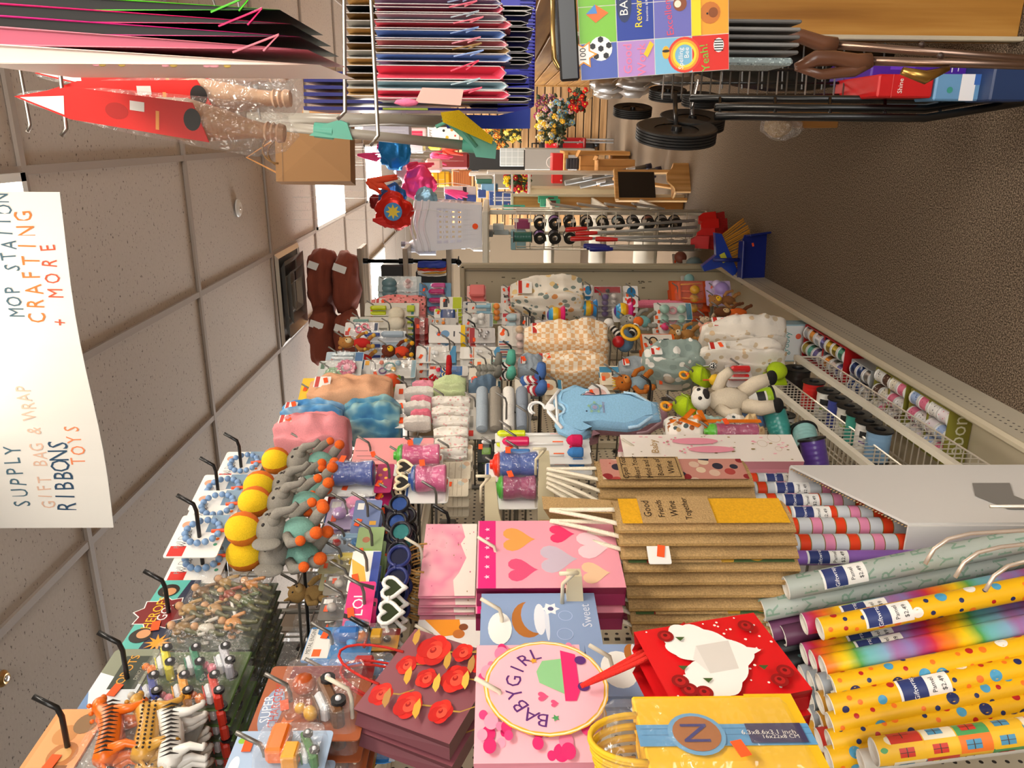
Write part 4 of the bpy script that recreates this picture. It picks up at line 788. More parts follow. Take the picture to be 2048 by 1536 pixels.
# pink watercolour bags
gift_bag('pink watercolour gift bag with gold flecks and a cream edge, in front of its stack', 'pink watercolour bags', (845, 1048, 952, 1188), -.84, blotch('pink_watercolour', ['f6c9c6', 'ef8fa8', 'f6b4bd', 'e8608c'], 9, 'card', vor=False),
    [('poly', 0, 0, [(-.5, 0), (.5, 0), (.5, .3), (.3, .22), (.2, .3), (0, .18), (-.2, .3), (-.3, .4), (-.5, .36)], 'f4e8dc')] + spots(['b08a5a', 'c94f78'], 26, 3, .004, .012), None, 'd9a35a', .006, 6, .012, hh=.05)
gift_bag('gift bag with red, white and orange facets and a blue tag', 'faceted red and orange bags', (832, 1248, 962, 1345), -.9, 'f2eee8',
    [('poly', 0, 0, [(-.5, .45), (-.5, 1), (-.1, 1), (.1, .75), (-.1, .45)], 'd8201c'), ('poly', 0, 0, [(.15, .6), (.5, .9), (.5, .35), (.2, .3)], 'f59a1c'), ('poly', 0, 0, [(-.5, 0), (-.5, .3), (-.1, .1), (0, 0)], '8a2a1c'), ('disc', .2, .35, .09, 'c8742c'), ('disc', .34, .28, .07, '8a4a24'), ('poly', 0, 0, [(-.3, .55), (0, .75), (.1, .55), (-.2, .38)], '3f7fc4')], None, None, .02, 0, roll=0)
# rose bag, tilted
RO = []
for (x, z, r) in ((-.28, .86, .11), (.08, .82, .1), (-.3, .55, .13), (.0, .55, .1), (.3, .66, .17), (.08, .28, .14), (-.28, .22, .11), (.36, .36, .1), (.32, .12, .12)):
    RO += [('poly', 0, 0, [(x + .01, z - .02), (x + .05, z - r * 1.5), (x + .14, z - r * 2.4), (x + .155, z - r * 2.4), (x + .065, z - r * 1.5), (x + .03, z - .02)], 'b8923a')]
    RO += [('oval', x + r * .45 * math.cos(k * 1.257 + x * 9), z + r * .4 * math.sin(k * 1.257 + x * 9), r * .7, r * .6, ('d81e16', 'c4160f', 'e42c1c')[k % 3]) for k in range(5)] + [('oval', x + r * .2 * math.cos(k * 2.1), z + r * .18 * math.sin(k * 2.1), r * .5, r * .42, ('ee3c28', 'c81810', 'f25038')[k]) for k in range(3)] + [('oval', x, z, r * .22, r * .18, 'a80e0c'), ('oval', x + .01, z + .006, r * .12, r * .1, 'e8402c')]
RO += [('poly', 0, 0, [(a, b), (a + .04, b + .06), (a + .12, b + .09), (a + .2, b + .08), (a + .14, b + .03), (a + .06, b)], c) for a, b, c in ((-.16, .66, 'd8a83a'), (.12, .40, 'c99a3f'), (-.14, .36, 'e0b84a'), (.16, .16, 'b98a4a'), (-.44, .38, 'd8a83a'), (-.02, .12, 'e0b84a'), (.26, .84, 'c99a3f'), (-.44, .7, 'b98a4a'))]
o, w, h = gift_bag('mauve gift bag printed with red roses, tilted on the leftmost cream pegs', 'mauve rose bag', (745, 1322, 955, 1500), -.78, '8a5058', RO, mat('6a3a42', 'card'), 'c8281e', .03, 1, .01, roll=24, hh=.09)
gift_bag('powder blue gift bag with a snow scene and round white ornament, upper of two', 'blue snow bags', (962, 1192, 1198, 1308), -.76, '8fa6cc',
    [('oval', .05, .6, .3, .14, 'b5702f'), ('oval', .12, .52, .3, .14, '8fa6cc'), ('oval', .05, .5, .26, .05, 'e8ecf4'), ('oval', .0, .44, .3, .02, 'dfe6f2'), ('star', .22, .4, .11, 'f2f4f8', 6, .6), ('disc', .22, .4, .035, '5a5a8a'), ('ringp', -.2, .3, .09, .008, 'b5c6e4'), ('ringp', .1, .28, .08, .008, 'b5c6e4'), ('text', .1, .1, 'Sweet', .16, 'dfe6f4'), ('oval', -.1, .84, .26, .1, 'f6f5f0')], None, None, .012, 2, .004)
gift_bag('powder blue gift bag with a round white tag, lower one behind the red cords', 'lower blue snow bags', (1176, 1300, 1300, 1398), -.74, '8fa6cc', [('oval', 0, .5, .36, .3, 'f4f3ee'), ('oval', .3, .25, .2, .12, 'b5702f'), ('oval', .3, .2, .2, .05, 'e8ecf4')], None, None, .02, 1, .006)
gift_bag('hot pink gift bag with soft pink and orange hearts, beside the rope handles', 'hot pink heart bags', (955, 1056, 1236, 1188), -.74, 'f2a0b0',
    [('rect', -.0, .93, 1, .12, 'e0247a')] + [('heart', x, z, r, c) for x, z, r, c in ((-.25, .7, .16, 'e0507a'), (.2, .72, .18, 'f0a050'), (-.1, .45, .2, 'c9b8c8'), (.28, .4, .14, 'e8326a'), (-.3, .2, .15, 'f2c8a0'), (.1, .18, .2, 'f6d0d8'))] + [('star', -.35 + .14 * k, .93, .03, 'f8c8dc') for k in range(6)], mat('8a1c48', 'card'), None, .04, 1, .01)
DT = spots(['e8407f', 'f080a4', 'd8286c', 'f2a0b8'], 64, 8, .03, .07, .95)
BG = [('disc', .08, .36, .42, 'e8b02a'), ('ringp', .08, .36, .405, .012, 'f6e6c0'), ('disc', .08, .36, .39, 'f6b8c4')]
for k, ch in enumerate('BABYGIRL'):
    a = R(170 - k * 22); BG.append(('text', .08 + .29 * math.cos(a), .36 + .29 * math.sin(a), ch, .15, '5a2a72', a - math.pi / 2))
BG += [('poly', 0, 0, [(.0, .2), (.1, .42), (.2, .44), (.3, .38), (.32, .2)], '8cc48a'), ('poly', 0, 0, [(-.06, .1), (-.06, .2), (.4, .2), (.36, .06), (.02, .06)], 'e0286c'), ('heart', -.02, .4, .04, 'e8507c'), ('heart', -.08, .3, .03, 'e8507c'), ('star', .3, .46, .03, 'f0a02a'), ('star', -.2, .3, .03, '4a9a5a'), ('disc', .06, .02, .04, '5a2a72'), ('disc', .3, .02, .04, '5a2a72')]
gift_bag('pink polka dot gift bag lettered BABYGIRL around a baby carriage', 'BABYGIRL bags', (951, 1312, 1172, 1530), -.70, 'f6b4c0', DT + BG, mat('f0a0b0', 'card'), None, .04, 1, .005)
HR = spots(['f6e8e0'], 46, 5, .008, .014, .8) + [('scal', .0, .56, .44, 'f4efe8')]
HR += [('poly', 0, 0, [(-.17, .42), (.17, .36), (.17, .62), (-.17, .64)], 'd8d2ca'), ('poly', 0, 0, [(-.17, .64), (.17, .62), (.02, .70)], 'e4dfd8')]
for x, z in ((-.3, .85), (-.36, .76), (-.2, .88), (.34, .8), (-.38, .2), (.3, .16), (-.3, .12)): HR += [('disc', x, z, .075, '8f0f12'), ('disc', x, z, .045, 'b81a1c'), ('disc', x + .01, z, .02, '6a0a0c')]
HR += [('poly', 0, 0, [(a, b), (a + .06, b + .02), (a + .04, b - .05)], '3f5a2a') for a, b in ((-.28, .7), (-.1, .82), (.24, .72), (-.25, .26))]
gift_bag('red gift bag with a lacy heart window, roses and red cord handles, tilted forward', 'red heart bags', (1290, 1242, 1560, 1392), -.62, 'd8141a', HR, mat('a81014', 'card'), None, .03, 1, .004, roll=-12, hk=False)
P = PX(1300, 1290, -.62); Q_ = PX(1162, 1372, -.66)
o = thing('red_cord_loop', 'twisted red cord handles looped over the arm hook of the red heart bag', 'cord', Q_)
q = MB()
for dy, dz in ((0, 0), (.012, -.01), (.03, -.04), (.045, -.05)): cord(q, (0, 0, 0), P - Q_ + Vector((dy * .3, dy - .02, dz)), mat('e0281c', 'rope'), .0032, .004)
q.build('cords', o)
for k, (bx, c) in enumerate((((1166, 1188, 1268, 1212), '8f1f4c'), ((1176, 1212, 1275, 1236), '6a1834'))):
    gift_bag('%s gift bag with a pink panel, %s of two in front of the perforated board' % (('crimson', 'maroon')[k], ('upper', 'lower')[k]), ('crimson', 'maroon')[k] + ' panel bag', bx, -1.0, c, [('rect', 0, .12, .96, .18, 'b02a6a')], None, None, .012)
# baby feet bags
def feet(x, z, s, c): return [('oval', x, z, s, s * 1.1, c)] + [('disc', x + s * (.5 * k - 1), z + s * 1.5 - abs(k - 1) * s * .2, s * .25, c) for k in range(5)]
BF = spots(['f0a0ae', 'a8843f', 'f4b8c0', '8f7a4a'], 46, 12, .01, .025, .5) + feet(-.1, .5, .12, 'ee9aaa') + feet(.2, .58, .12, 'ee9aaa') + [('ringp', .1, .2, .12, .006, 'b08a4a'), ('ringp', -.1, .12, .08, .006, 'b08a4a'), ('text', 0, .82, 'Baby', .26, 'b08a4a'), ('ringp', .3, .12, .16, .006, 'b08a4a')]
gift_bag('tall cream gift bag with pink baby footprints and gold swirls', 'baby footprint bags', (1242, 886, 1592, 940), -.80, 'f2e8dc', BF, mat('e89aa8', 'card'), None, .06, 1, .01)
# yellow bags in clear film with a blue paper band
P, w, h, yaw = fit((1282, 1398, 1625, 1560), -.60, 0); o = thing('yellow_gift_bag_pack', 'pack of plain yellow gift bags with bundled handles and a blue paper band', 'gift bags', P, yaw)
YB = mat('f0bc0c', 'paper')
q = MB()
for i in range(6): q.box((.002 * (i % 2), .012 * i, h / 2), (w - .002 * i, .009, h - .003 * i), YB, .002)
q.flat([(-w / 2, 0), (w / 2, 0), (w / 2, h * .3), (-w / 2, h * .3)], -.0052, mat('eab80e', 'paper')); q.build('bags', o)
q = MB(); zc = h * .62
q.prism([(-w * .12, 0), (w * .12, 0), (w * .12, h + .004), (-w * .12, h + .004)], -.0065, -.006, '5f9cc8'); draw(q, [('rect', 0, .5, .004, 1, '3a6a94'), ('rect', .07, .5, .004, 1, '3a6a94')], w, h, -.0066)
q.disc(0, h * .68, w * .24, -.0080, '6fa6cc', n=22); q.disc(0, h * .68, w * .2, -.0085, 'a86a3a', n=22); q.text('N', 0, h * .68, w * .32, -.0092, '3a3a78')
q.flat([(-w * .11, h * .05), (w * .11, h * .05), (w * .11, h * .38), (-w * .11, h * .38)], -.0082, '3f3a5c'); q.text('6.3x8.6x3.1 inch', 0, h * .26, w * .07, -.009, 'e8e4dc', R(-90)); q.text('16x22x8 CM', -w * .05, h * .2, w * .06, -.009, 'e8e4dc', R(-90)); q.build('paper_band', o)
for sy in (0, 1):
    q = MB()
    for i in range(6): q.tube([((w * .27 - .003 * i) * math.cos(a), -.004 + .012 * i + sy * .003, h + (h * .30 - .003 * i) * math.sin(a)) for a in [math.pi * k / 14 for k in range(15)]], .003, mat('e0b01c', 'paper'), 6)
    q.build('handles', o)
q = MB().box((0, .03, h * .62), (w * 1.04, .09, h * 1.24), film('ffffff', .10, .9, 16), .02); q.build('clear_wrapper', o)
sticker(o, -w * .25, h * .48, -.018, .010)
# ---------------------------------------------------------------- burlap wine bags
BUR = mat('bf9c68', 'burlap'); BUR2 = mat('a98650', 'burlap'); RP = mat('efe4cc', 'rope')
def burlap(label, box, X, face, lines, group, hookp, roll=0, off=None):
    P, w, h, yaw = fit(box, X, 12)
    if off: P = P + Vector(off)
    o = thing('burlap_wine_bag', label, 'wine bag', P, yaw, group); t = .02; o.rotation_euler.y = R(roll)
    q = MB(); n = 8
    for sy in (-1, 1):
        vs = []
        for i in range(n + 1):
            z = h * i / n; b = .003 * math.sin(i * 1.7 + rnd.random())
            vs += [(-w / 2, sy * t * .15, z), (-w * .2, sy * (t * .5 + b), z), (w * .2, sy * (t * .5 + b), z), (w / 2, sy * t * .15, z)]
        q.add(vs, [(4 * i + k, 4 * i + k + 1, 4 * i + k + 5, 4 * i + k + 4) for i in range(n) for k in range(3)], BUR, True)
    q.tube([(-w / 2, 0, 0), (-w / 2, 0, h)], .003, BUR2, 5); q.tube([(w / 2, 0, 0), (w / 2, 0, h)], .003, BUR2, 5); q.build('bag', o)
    if face:
        q = MB(); y = -t * .5 - .004; q.flat([(-w * .42, h * .03), (w * .42, h * .03), (w * .42, h * .97), (-w * .42, h * .97)], y, face); q.build('printed_panel', o)
        q = MB(); q.prism([(-w * .45, h * .45), (w * .45, h * .45), (w * .45, h * .86), (-w * .45, h * .86)], y - .004, y - .002, BUR)
        for k, s in enumerate(lines): q.text(s, 0, h * (.82 - .075 * k), w * (.2 if len(s) > 6 else .24), y - .005, '2a2018')
        if len(lines) > 4:
            for a, b, c, d in ((-.4, .47, .4, .47), (.4, .47, .4, .84), (.4, .84, -.4, .84), (-.4, .84, -.4, .47)): q.tube([(a * w, y - .005, b * h), (c * w, y - .005, d * h)], .0007, '3a2a1a', 4)
        q.build('lettered_patch', o)
    HP = o.matrix_basis.inverted() @ Vector(hookp) if False else (Matrix.Rotation(R(-yaw), 3, 'Z') @ (Vector(hookp) - P))
    q = MB()
    for sx in (-1, 1): cord(q, (sx * w * .25, 0, h * .97), HP, RP, .0042, .006)
    q.build('rope_handle', o); return o
HK1 = PX(1096, 945, -.72); HK2 = PX(1108, 1150, -.72)
LEAF = blotch('red_leaf_block', ['c98a7a', '8f1f24', '2f2a38', 'd9b8a0', 'b0423a', 'e0c8a8'], 34, 'fabric'); LEAF2 = mat('e8ac14', 'fabric')
for i in range(5):
    burlap(('front burlap wine bag of the upper stack, patch beginning Open Your Heart', 'plain side of a burlap wine bag behind the front one of the upper stack')[i > 0],
        (1192, 924, 1498, 972), -.70, LEAF if i == 0 else None, ['Open Your', 'Heart Your', 'Mind and a', 'Bottle of', 'Wine'], 'upper stack of burlap wine bags', PX(1094, 938 + 9 * i, -.71 - .014 * i), 0, (-.026 * i, -.006 * i, -.004 * i))
for i in range(9):
    burlap(('front burlap wine bag of the lower stack, yellow panel and patch Good Friends Wine', 'burlap wine bag with rope handle behind the front one of the lower stack')[i > 0],
        (1228, 1004, 1578, 1062), -.66, LEAF2 if i == 0 else (blotch('green_red_blocks', ['4f6a3a', 'b03a2c', 'd8a83a', '2f5a4a'], 20, 'fabric') if i in (3, 7) else None), ['Good', 'Friends', 'Wine', 'Together'] if i == 0 else [], 'lower stack of burlap wine bags', PX(1100 + i, 1020 + 22 * i, -.68 - .022 * i), 0, (-.024 * i, -.004 * i, -.004 * i))
t = thing('hang_tag', 'white hang tag with an orange sticker on the lower burlap stack', 'tag', PX(1340, 1105, -.70)); q = MB().prism(rrect(.045, .04, .003), 0, .001, 'f4f2ec'); q.build('tag', t); sticker(t, .002, .016, -.002, .011); t.rotation_euler.z = R(60)
o = thing('burlap_strap', 'folded burlap strap between the two stacks of wine bags', 'strap', PX(1085, 1005, -.74)); e = PX(1245, 1015, -.70) - PX(1085, 1005, -.74)
q = MB(); w_ = Vector((0, .03, 0)); q.add([w_ * -1, w_, e + w_, e - w_ * 1, Vector((-.06, .0, -.03)), e + Vector((-.05, 0, -.03))], [(0, 1, 2, 3), (0, 3, 5, 4)], BUR); q.build('strap', o)
burlap('burlap wine bag with a red dotted panel, high beside the hot pink heart bag', (1050, 1050, 1260, 1092), -.82, blotch('red_dotted', ['8f2a24', 'e8c8b0', '8f2a24', '8f2a24'], 80, 'fabric'), [], 'red panelled wine bag', PX(985, 1075, -.80))
# ---------------------------------------------------------------- wrapping paper rolls
def wrap_text(q, s, r, z, size, m, a0=-math.pi / 2):
    vs, fs = text_geo(s); q.add([(r * math.cos(a0 + a * size / r), r * math.sin(a0 + a * size / r), z + b * size) for a, b in vs], fs, m)
def roll(label, top, bot, m, r=.0185, lab=None, group=None, spin=0, name='wrapping_paper_roll'):
    d = (top - bot); L = d.length; o = thing(name, label, 'wrapping paper', bot, 0, group, rot=d.to_track_quat('Z', 'Y').to_euler())
    q = MB().lathe([(r, 0), (r, L)], m, n=20); q.lathe([(0, 0), (r, 0)], m, n=20)
    if m is YD:
        r_ = random.Random(int(top.z * 1e4)); used = []
        for _ in range(900):
            a_, z_, s_ = r_.uniform(0, 2 * math.pi), r_.uniform(.01, L - .01), r_.choice((.0036, .004, .0055, .0090, .0070))
            if any(math.hypot(((a_ - b + math.pi) % (2 * math.pi) - math.pi) * r, z_ - c) < s_ + d + .0075 for b, c, d in used): continue
            used.append((a_, z_, s_)); cc = r_.choice(('b81c1c', '1f2a5c', 'f0761c')) if s_ < .0056 else r_.choice(('f0ece4', '4a9ac0', '1f2a5c') if s_ > .007 else ('4a9ac0', 'b81c1c', '1f2a5c'))
            N_ = 14; q.add([((r + .0003) * math.cos(a_ + s_ / r * math.cos(k * .4488)), (r + .0003) * math.sin(a_ + s_ / r * math.cos(k * .4488)), z_ + s_ * math.sin(k * .4488)) for k in range(N_)] + [((r + .0006) * math.cos(a_), (r + .0006) * math.sin(a_), z_)], [(k, (k + 1) % N_, N_) for k in range(N_)], cc)
            if len(used) > 90: break
    if m is MER:
        for kz in range(int(L / .034)):
            for ka in range(4): wrap_text(q, 'MERRY'[(kz + ka * 2) % 5], r + .0003, .02 + kz * .034 + .006 * (ka % 2), .036, mat('7f9c89', 'card'), ka * 1.57 + .3 * (kz % 2))
    if m is HOUSE:
        r_ = random.Random(4); z_ = 0
        while z_ < L - .045:
            for k in range(5):
                a0, a1 = 2 * math.pi * k / 5, 2 * math.pi * (k + 1) / 5
                def pw(u0, u1, v0, v1, c, e):
                    q.add([((r + e) * math.cos(a0 + (a1 - a0) * (u0 + (u1 - u0) * j / 4)), (r + e) * math.sin(a0 + (a1 - a0) * (u0 + (u1 - u0) * j / 4)), z_ + .045 * v) for j in range(5) for v in (v0, v1)], [(2 * j, 2 * j + 2, 2 * j + 3, 2 * j + 1) for j in range(4)], c, True)
                c = r_.choice(('e8b42a', 'c83a2c', '4f7fa0', '4f9a5a', 'e8762a', 'e8dcc0')); pw(0, 1, .02, .98, c, .0004); pw(.25, .75, .35, .8, r_.choice(('e8dcc0', 'f0c83a', '4f8fb0', 'c83a2c')), .0008); pw(.49, .52, .35, .8, '4a3a2c', .001); pw(.25, .75, .56, .59, '4a3a2c', .001)
            z_ += .045
    q.build('paper', o)
    q = MB().lathe([(r, L), (r * .93, L + .001), (r * .9, L - .004), (r * .55, L - .006), (r * .5, L - .003), (0, L - .004)], mat('dcd7ce', 'paper'), n=20); q.build('end_cap', o)
    if lab:
        q = MB(); z = L * lab; rr = r + .0008; K = 8; cl = o.rotation_euler.to_matrix().inverted() @ (CP + Vector((.2, 0, .25)) - (bot + d * lab)); a0 = math.atan2(cl.y, cl.x)
        def patch(z0, z1, a, m_, e=0): q.add([((rr + e) * math.cos(a0 - a + 2 * a * k / K), (rr + e) * math.sin(a0 - a + 2 * a * k / K), zz) for k in range(K + 1) for zz in (z0, z1)], [(2 * k, 2 * k + 2, 2 * k + 3, 2 * k + 1) for k in range(K)], m_, True)
        patch(z - .042, z + .036, .95, mat('f0eee8', 'paper')); patch(z - .006, z + .032, .9, mat('2c3a72', 'card'), .0003)
        wrap_text(q, 'Giftwrap', rr + .0008, z + .012, .0105, mat('f4f4f4'), a0); wrap_text(q, 'Pamel', rr + .0008, z - .016, .010, mat('1c1c1c'), a0); wrap_text(q, '$2.49', rr + .0008, z - .031, .010, mat('1c1c1c'), a0)
        q.build('price_label', o)
    return o
def dots(name, base, cols, scale, lt):
    m = blotch(name, [base] + cols, scale, 'card'); return m
YD = mat('ecb40a', 'card', 2.0)
RAIN, nt, N, L, b = nodes('rainbow_watercolour_paper'); b.inputs['Roughness'].default_value = .3
tc = N.new('ShaderNodeTexCoord'); sp = N.new('ShaderNodeSeparateXYZ'); L.new(tc.outputs['Object'], sp.inputs[0]); nz = tex(nt, 'ShaderNodeTexNoise', 40); L.new(tc.outputs['Object'], nz.inputs['Vector'])
ma = N.new('ShaderNodeMath'); ma.operation = 'MULTIPLY_ADD'; ma.inputs[1].default_value = 5.2; L.new(sp.outputs['Z'], ma.inputs[0]); mb = N.new('ShaderNodeMath'); mb.operation = 'MULTIPLY'; mb.inputs[1].default_value = .09; L.new(nz.outputs['Fac'], mb.inputs[0]); L.new(mb.outputs[0], ma.inputs[2]); fr = N.new('ShaderNodeMath'); fr.operation = 'FRACT'; L.new(ma.outputs[0], fr.inputs[0])
L.new(ramp(nt, fr.outputs[0], [(0, '8a78b0'), (.1, '9a6aa0'), (.2, '7fa4c0'), (.34, '6ab0b0'), (.42, '4f9a4a'), (.5, 'c8c02a'), (.56, 'f0c010'), (.64, 'd88a1c'), (.72, 'e8701c'), (.8, 'c8283c'), (.9, 'a03a78'), (1, '8a78b0')]), b.inputs['Base Color'])
MER = mat('a9b2aa', 'card', 2.0); PNK = stripes('pink_band_paper', [(0, 'c9ced2'), (.22, '8a6a2a'), (.24, 'e08aac'), (.44, '8a6a2a'), (.46, 'c9ced2'), (.72, '8a6a2a'), (.74, 'e0401c'), (.94, '8a6a2a'), (.96, 'c9ced2')], 10.5, 'Z', 'card', .3)
HOUSE = blotch('painted_houses_paper', ['e8b42a', 'c83a2c', '4f8fb0', '4f9a5a', 'e8762a', 'e8dcc0'], 26, 'card')
def tr(px, py, D, m, label, lab=None, group=None, dx=640, slope=.2, r=.0185, spin=0):
    T_ = PD(px, py, D); B_ = PD(px + dx, py - dx * slope, D - .02); return roll(label, T_, B_, m, r, lab, group, spin)
GYD = 'yellow polka dot rolls in the front bin'
for i, (x, y, D, lab, d) in enumerate(((1640, 1258, 1.28, .80, 'topmost, with a blue label'), (1664, 1373, 1.22, None, 'just under the rainbow rolls'), (1661, 1413, 1.2, .72, 'with a blue label, under the unlabelled one'), (1660, 1449, 1.19, None, 'below the labelled one'), (1659, 1484, 1.18, None, 'second from the lower edge of the photo'), (1658, 1518, 1.17, None, 'at the lower edge of the photo'))):
    tr(x, y, D, YD, 'yellow polka dot wrapping paper roll, ' + d, lab, GYD, spin=R(25))
for i, (x, y, D, lab, d) in enumerate(((1608, 1248, 1.33, .82, 'highest, beside the grey lettered rolls'), (1608, 1308, 1.33, .8, 'rearmost of the lower three'), (1626, 1322, 1.29, .8, 'middle of the lower three'), (1646, 1334, 1.25, None, 'front of the lower three'))):
    tr(x, y, D, RAIN, 'rainbow watercolour wrapping paper roll, ' + d, lab, 'rainbow rolls in the front bin', spin=R(25))
for x, y, D, lab, d in ((1572, 1176, 1.38, .84, 'upper, with a blue price label'), (1524, 1220, 1.40, None, 'lower, without a label')):
    tr(x, y, D, MER, 'grey green lettered wrapping paper roll, ' + d, lab, 'grey lettered rolls', 680, r=.0205, spin=R(25))
k = 0
for col_, (x, y, D) in zip(('9aa0a6', '8f969c', '8a9096', '9aa0a6', '6f7a80', 'b8862a', '9aa0a6', '8a9096', 'b8862a', 'c9962a', 'c8342a', '7a4a24', '5a5a5c', '8f969c', '6a3a5c', '5a2f4a'),
        ((1604, 1352, 1.33), (1622, 1364, 1.29), (1640, 1370, 1.25), (1602, 1386, 1.33), (1621, 1398, 1.29), (1640, 1406, 1.25), (1602, 1420, 1.33), (1621, 1434, 1.29), (1640, 1446, 1.26), (1612, 1466, 1.3), (1638, 1480, 1.24), (1628, 1500, 1.27), (1584, 1400, 1.38), (1578, 1426, 1.38), (1540, 1262, 1.40), (1566, 1272, 1.38))):
    tr(x, y, D, mat(col_, 'card'), 'plain backed wrapping paper roll showing only its pale end among the bin rolls', None, 'rolls showing only their ends')
for (x, y, D) in ((1548, 1300, 1.40), (1556, 1330, 1.38), (1562, 1362, 1.40)): tr(x, y, D, blotch('black_floral_paper', ['121214', '4f7a7a', '121214', '3a5a5a', '121214', '8a5a3a'], 60, 'card'), 'black wrapping paper roll with dark floral print behind the rainbow rolls', None, 'black floral rolls', r=.02)
tr(1748, 1504, 1.08, HOUSE, 'wrapping paper roll printed with painted houses, lowest in the photo', None, None, 560, .13, .0195)
tr(1722, 1522, 1.12, mat('c9c4ba', 'card'), 'white backed roll just behind the painted houses roll', None, None, 560, .13, .016)
for i, (x, y) in enumerate(((1500, 962), (1506, 980), (1506, 1004), (1505, 1030), (1510, 1054), (1512, 1088))):
    D = (1.80, 1.74, 1.68, 1.60, 1.56, 1.5)[i]; T_ = PD(x, y, D)
    roll('pink, white and orange banded paper roll, %s from the aisle in the white box' % ('first', 'second', 'third', 'fourth', 'fifth', 'sixth')[i], T_, Vector((T_.x, T_.y, .2)), PNK, .019, (.9, .88, .86, .84, None, None)[i], 'banded rolls in the white box', R(30))
T_ = PD(1540, 1116, 1.46); roll('plain purple wrapping paper roll in the white box, beside the banded rolls', T_, Vector((T_.x, T_.y, .2)), mat('8a5fb0', 'card'), .014, .86, None, R(30))
# white corrugated display box, cut low towards the camera
o = thing('cardboard_display_box', 'tall white corrugated box with a slanted cut top holding banded paper rolls', 'box', (-.70, 1.30, .0)); WB = mat('dcd9d4', 'paper'); wl = .27; wd = .34; zh, zl = .79, .665
q = MB(); th = .005
def wallp(a, b, za, zb, m_):
    n_ = Vector((b[1] - a[1], a[0] - b[0], 0)).normalized() * th
    q.add([(a[0], a[1], 0), (b[0], b[1], 0), (b[0], b[1], zb), (a[0], a[1], za)] + [(a[0] + n_.x, a[1] + n_.y, 0), (b[0] + n_.x, b[1] + n_.y, 0), (b[0] + n_.x, b[1] + n_.y, zb), (a[0] + n_.x, a[1] + n_.y, za)], [(0, 1, 2, 3), (7, 6, 5, 4), (3, 2, 6, 7), (0, 3, 7, 4), (1, 5, 6, 2)], m_)
wallp((0, 0), (0, wl), zl, zh, WB); wallp((0, wl), (-wd, wl), zh, zh, WB); wallp((-wd, wl), (-wd, 0), zh, zl, WB); wallp((-wd, 0), (0, 0), zl, zl, WB); q.build('box', o)
q = MB(); nn = 40
for i in range(nn):
    a, b = i / nn, (i + .5) / nn; q.tube([(-.002, wl * a, zl + (zh - zl) * a + .001), (-.0045, wl * b, zl + (zh - zl) * b + .001)], .0016, 'b09468', 4)
q.build('corrugated_edge', o)
q = MB(); q.text('shop', -.18, .42, .12, -.0015, 'b01c2c'); q.build('red_lettering', o); q.M = Matrix()
q = MB().add([(.0075, .05, .44), (.0075, .11, .47), (.0075, .17, .44), (.0075, .17, .36), (.0075, .11, .39), (.0075, .05, .36)], [(0, 1, 2, 3, 4, 5)], '8a8782'); q.build('grey_ribbon_print', o)
# wire bin holding the leaning rolls
o = thing('wire_roll_bin', 'white wire bin around the leaning wrapping paper rolls', 'wire bin', (-.62, 1.0, 0)); q = MB(); WR = mat('e6e0d4', 'wire')
for k in range(3):
    P3 = [PD(a, b + 27 * k, 1.18) - o.location for a, b in ((1850 + 60 * k, 1128), (1868 + 60 * k, 1098), (1896 + 60 * k, 1078), (1940 + 60 * k, 1067), (2060, 1060), (2300, 1040))]; q.tube(P3, .0032, mat('d8c8b8', 'wire'), 8)
for k in range(2): q.tube([(0, .18 * k, .08), (0, .18 * k, .5)], .003, WR, 6)
for z in (.2, .4): q.tube([(.02, -.32, z), (.02, .2, z), (-.45, .2, z), (-.45, -.32, z)], .003, WR, 6, closed=True)
for k in range(5): q.tube([(.02, -.3 + .12 * k, .08), (.02, -.3 + .12 * k, .6)], .003, WR, 6)
q.build('wires', o); q = MB(); q.tube([(.02, -.32, .085), (.02, .2, .085), (-.45, .2, .085), (-.45, -.32, .085)], .005, WR, 6, closed=True); q.build('base_ring', o)
# ---------------------------------------------------------------- toys at the top left
def pack(name, label, short, box, top, bodym, prints, solids, n=0, X=-.85, hdr=.22, part='toys', gap=.02, dark=True, turn=4):
    hdr = .33; k_ = 1.5; zf = lambda z: 1 - (1 - z) * k_
    prints = [(e[0], e[1], e[2], [(a, zf(b)) for a, b in e[3]], e[4]) if e[0] == 'poly' else ((e[0], e[1], zf(e[2]), e[3], e[4] * k_, *e[5:]) if e[0] in ('rect', 'oval') else (e[0], e[1], zf(e[2]), *e[3:])) for e in prints]
    solids = [(e[0], e[1], e[2] * .86, *e[3:]) if e[0] != 'rod' else (e[0], e[1], e[2] * .86, e[3], e[4] * .86, *e[5:]) for e in solids]
    P, w, h, yaw = fit(box, X, turn); o = thing(name, label, 'toy pack', P, yaw)
    q = MB().prism(rrect(w, h * hdr, .008, 0, h * (1 - hdr)), -.0015, .0015, top); draw(q, prints, w, h, -.0015); q.build('header_card', o)
    q = MB().box((0, .004, h * (1 - hdr) / 2), (w * .96, .004, h * (1 - hdr)), bodym, .002); q.build('tray', o)
    for e in solids: draw(MB(), [e], w, h, -.004).build(SING.get(part, part), o)
    q = MB().box((0, -.012, h * (1 - hdr) / 2), (w * .98, .04, h * (1 - hdr)), film('ffffff', .10, .9, 26), .012); q.build('clear_bag', o)
    sticker(o, -w * .2, h * .82, -.004, .012)
    hook(Vector((X + .09, P.y, P.z + h - .015)), short, dark)
    if n: stack(o, n, gap, 'one of the ' + short + ' behind the front one', short + ' on one peg', 1)
    return o, w, h
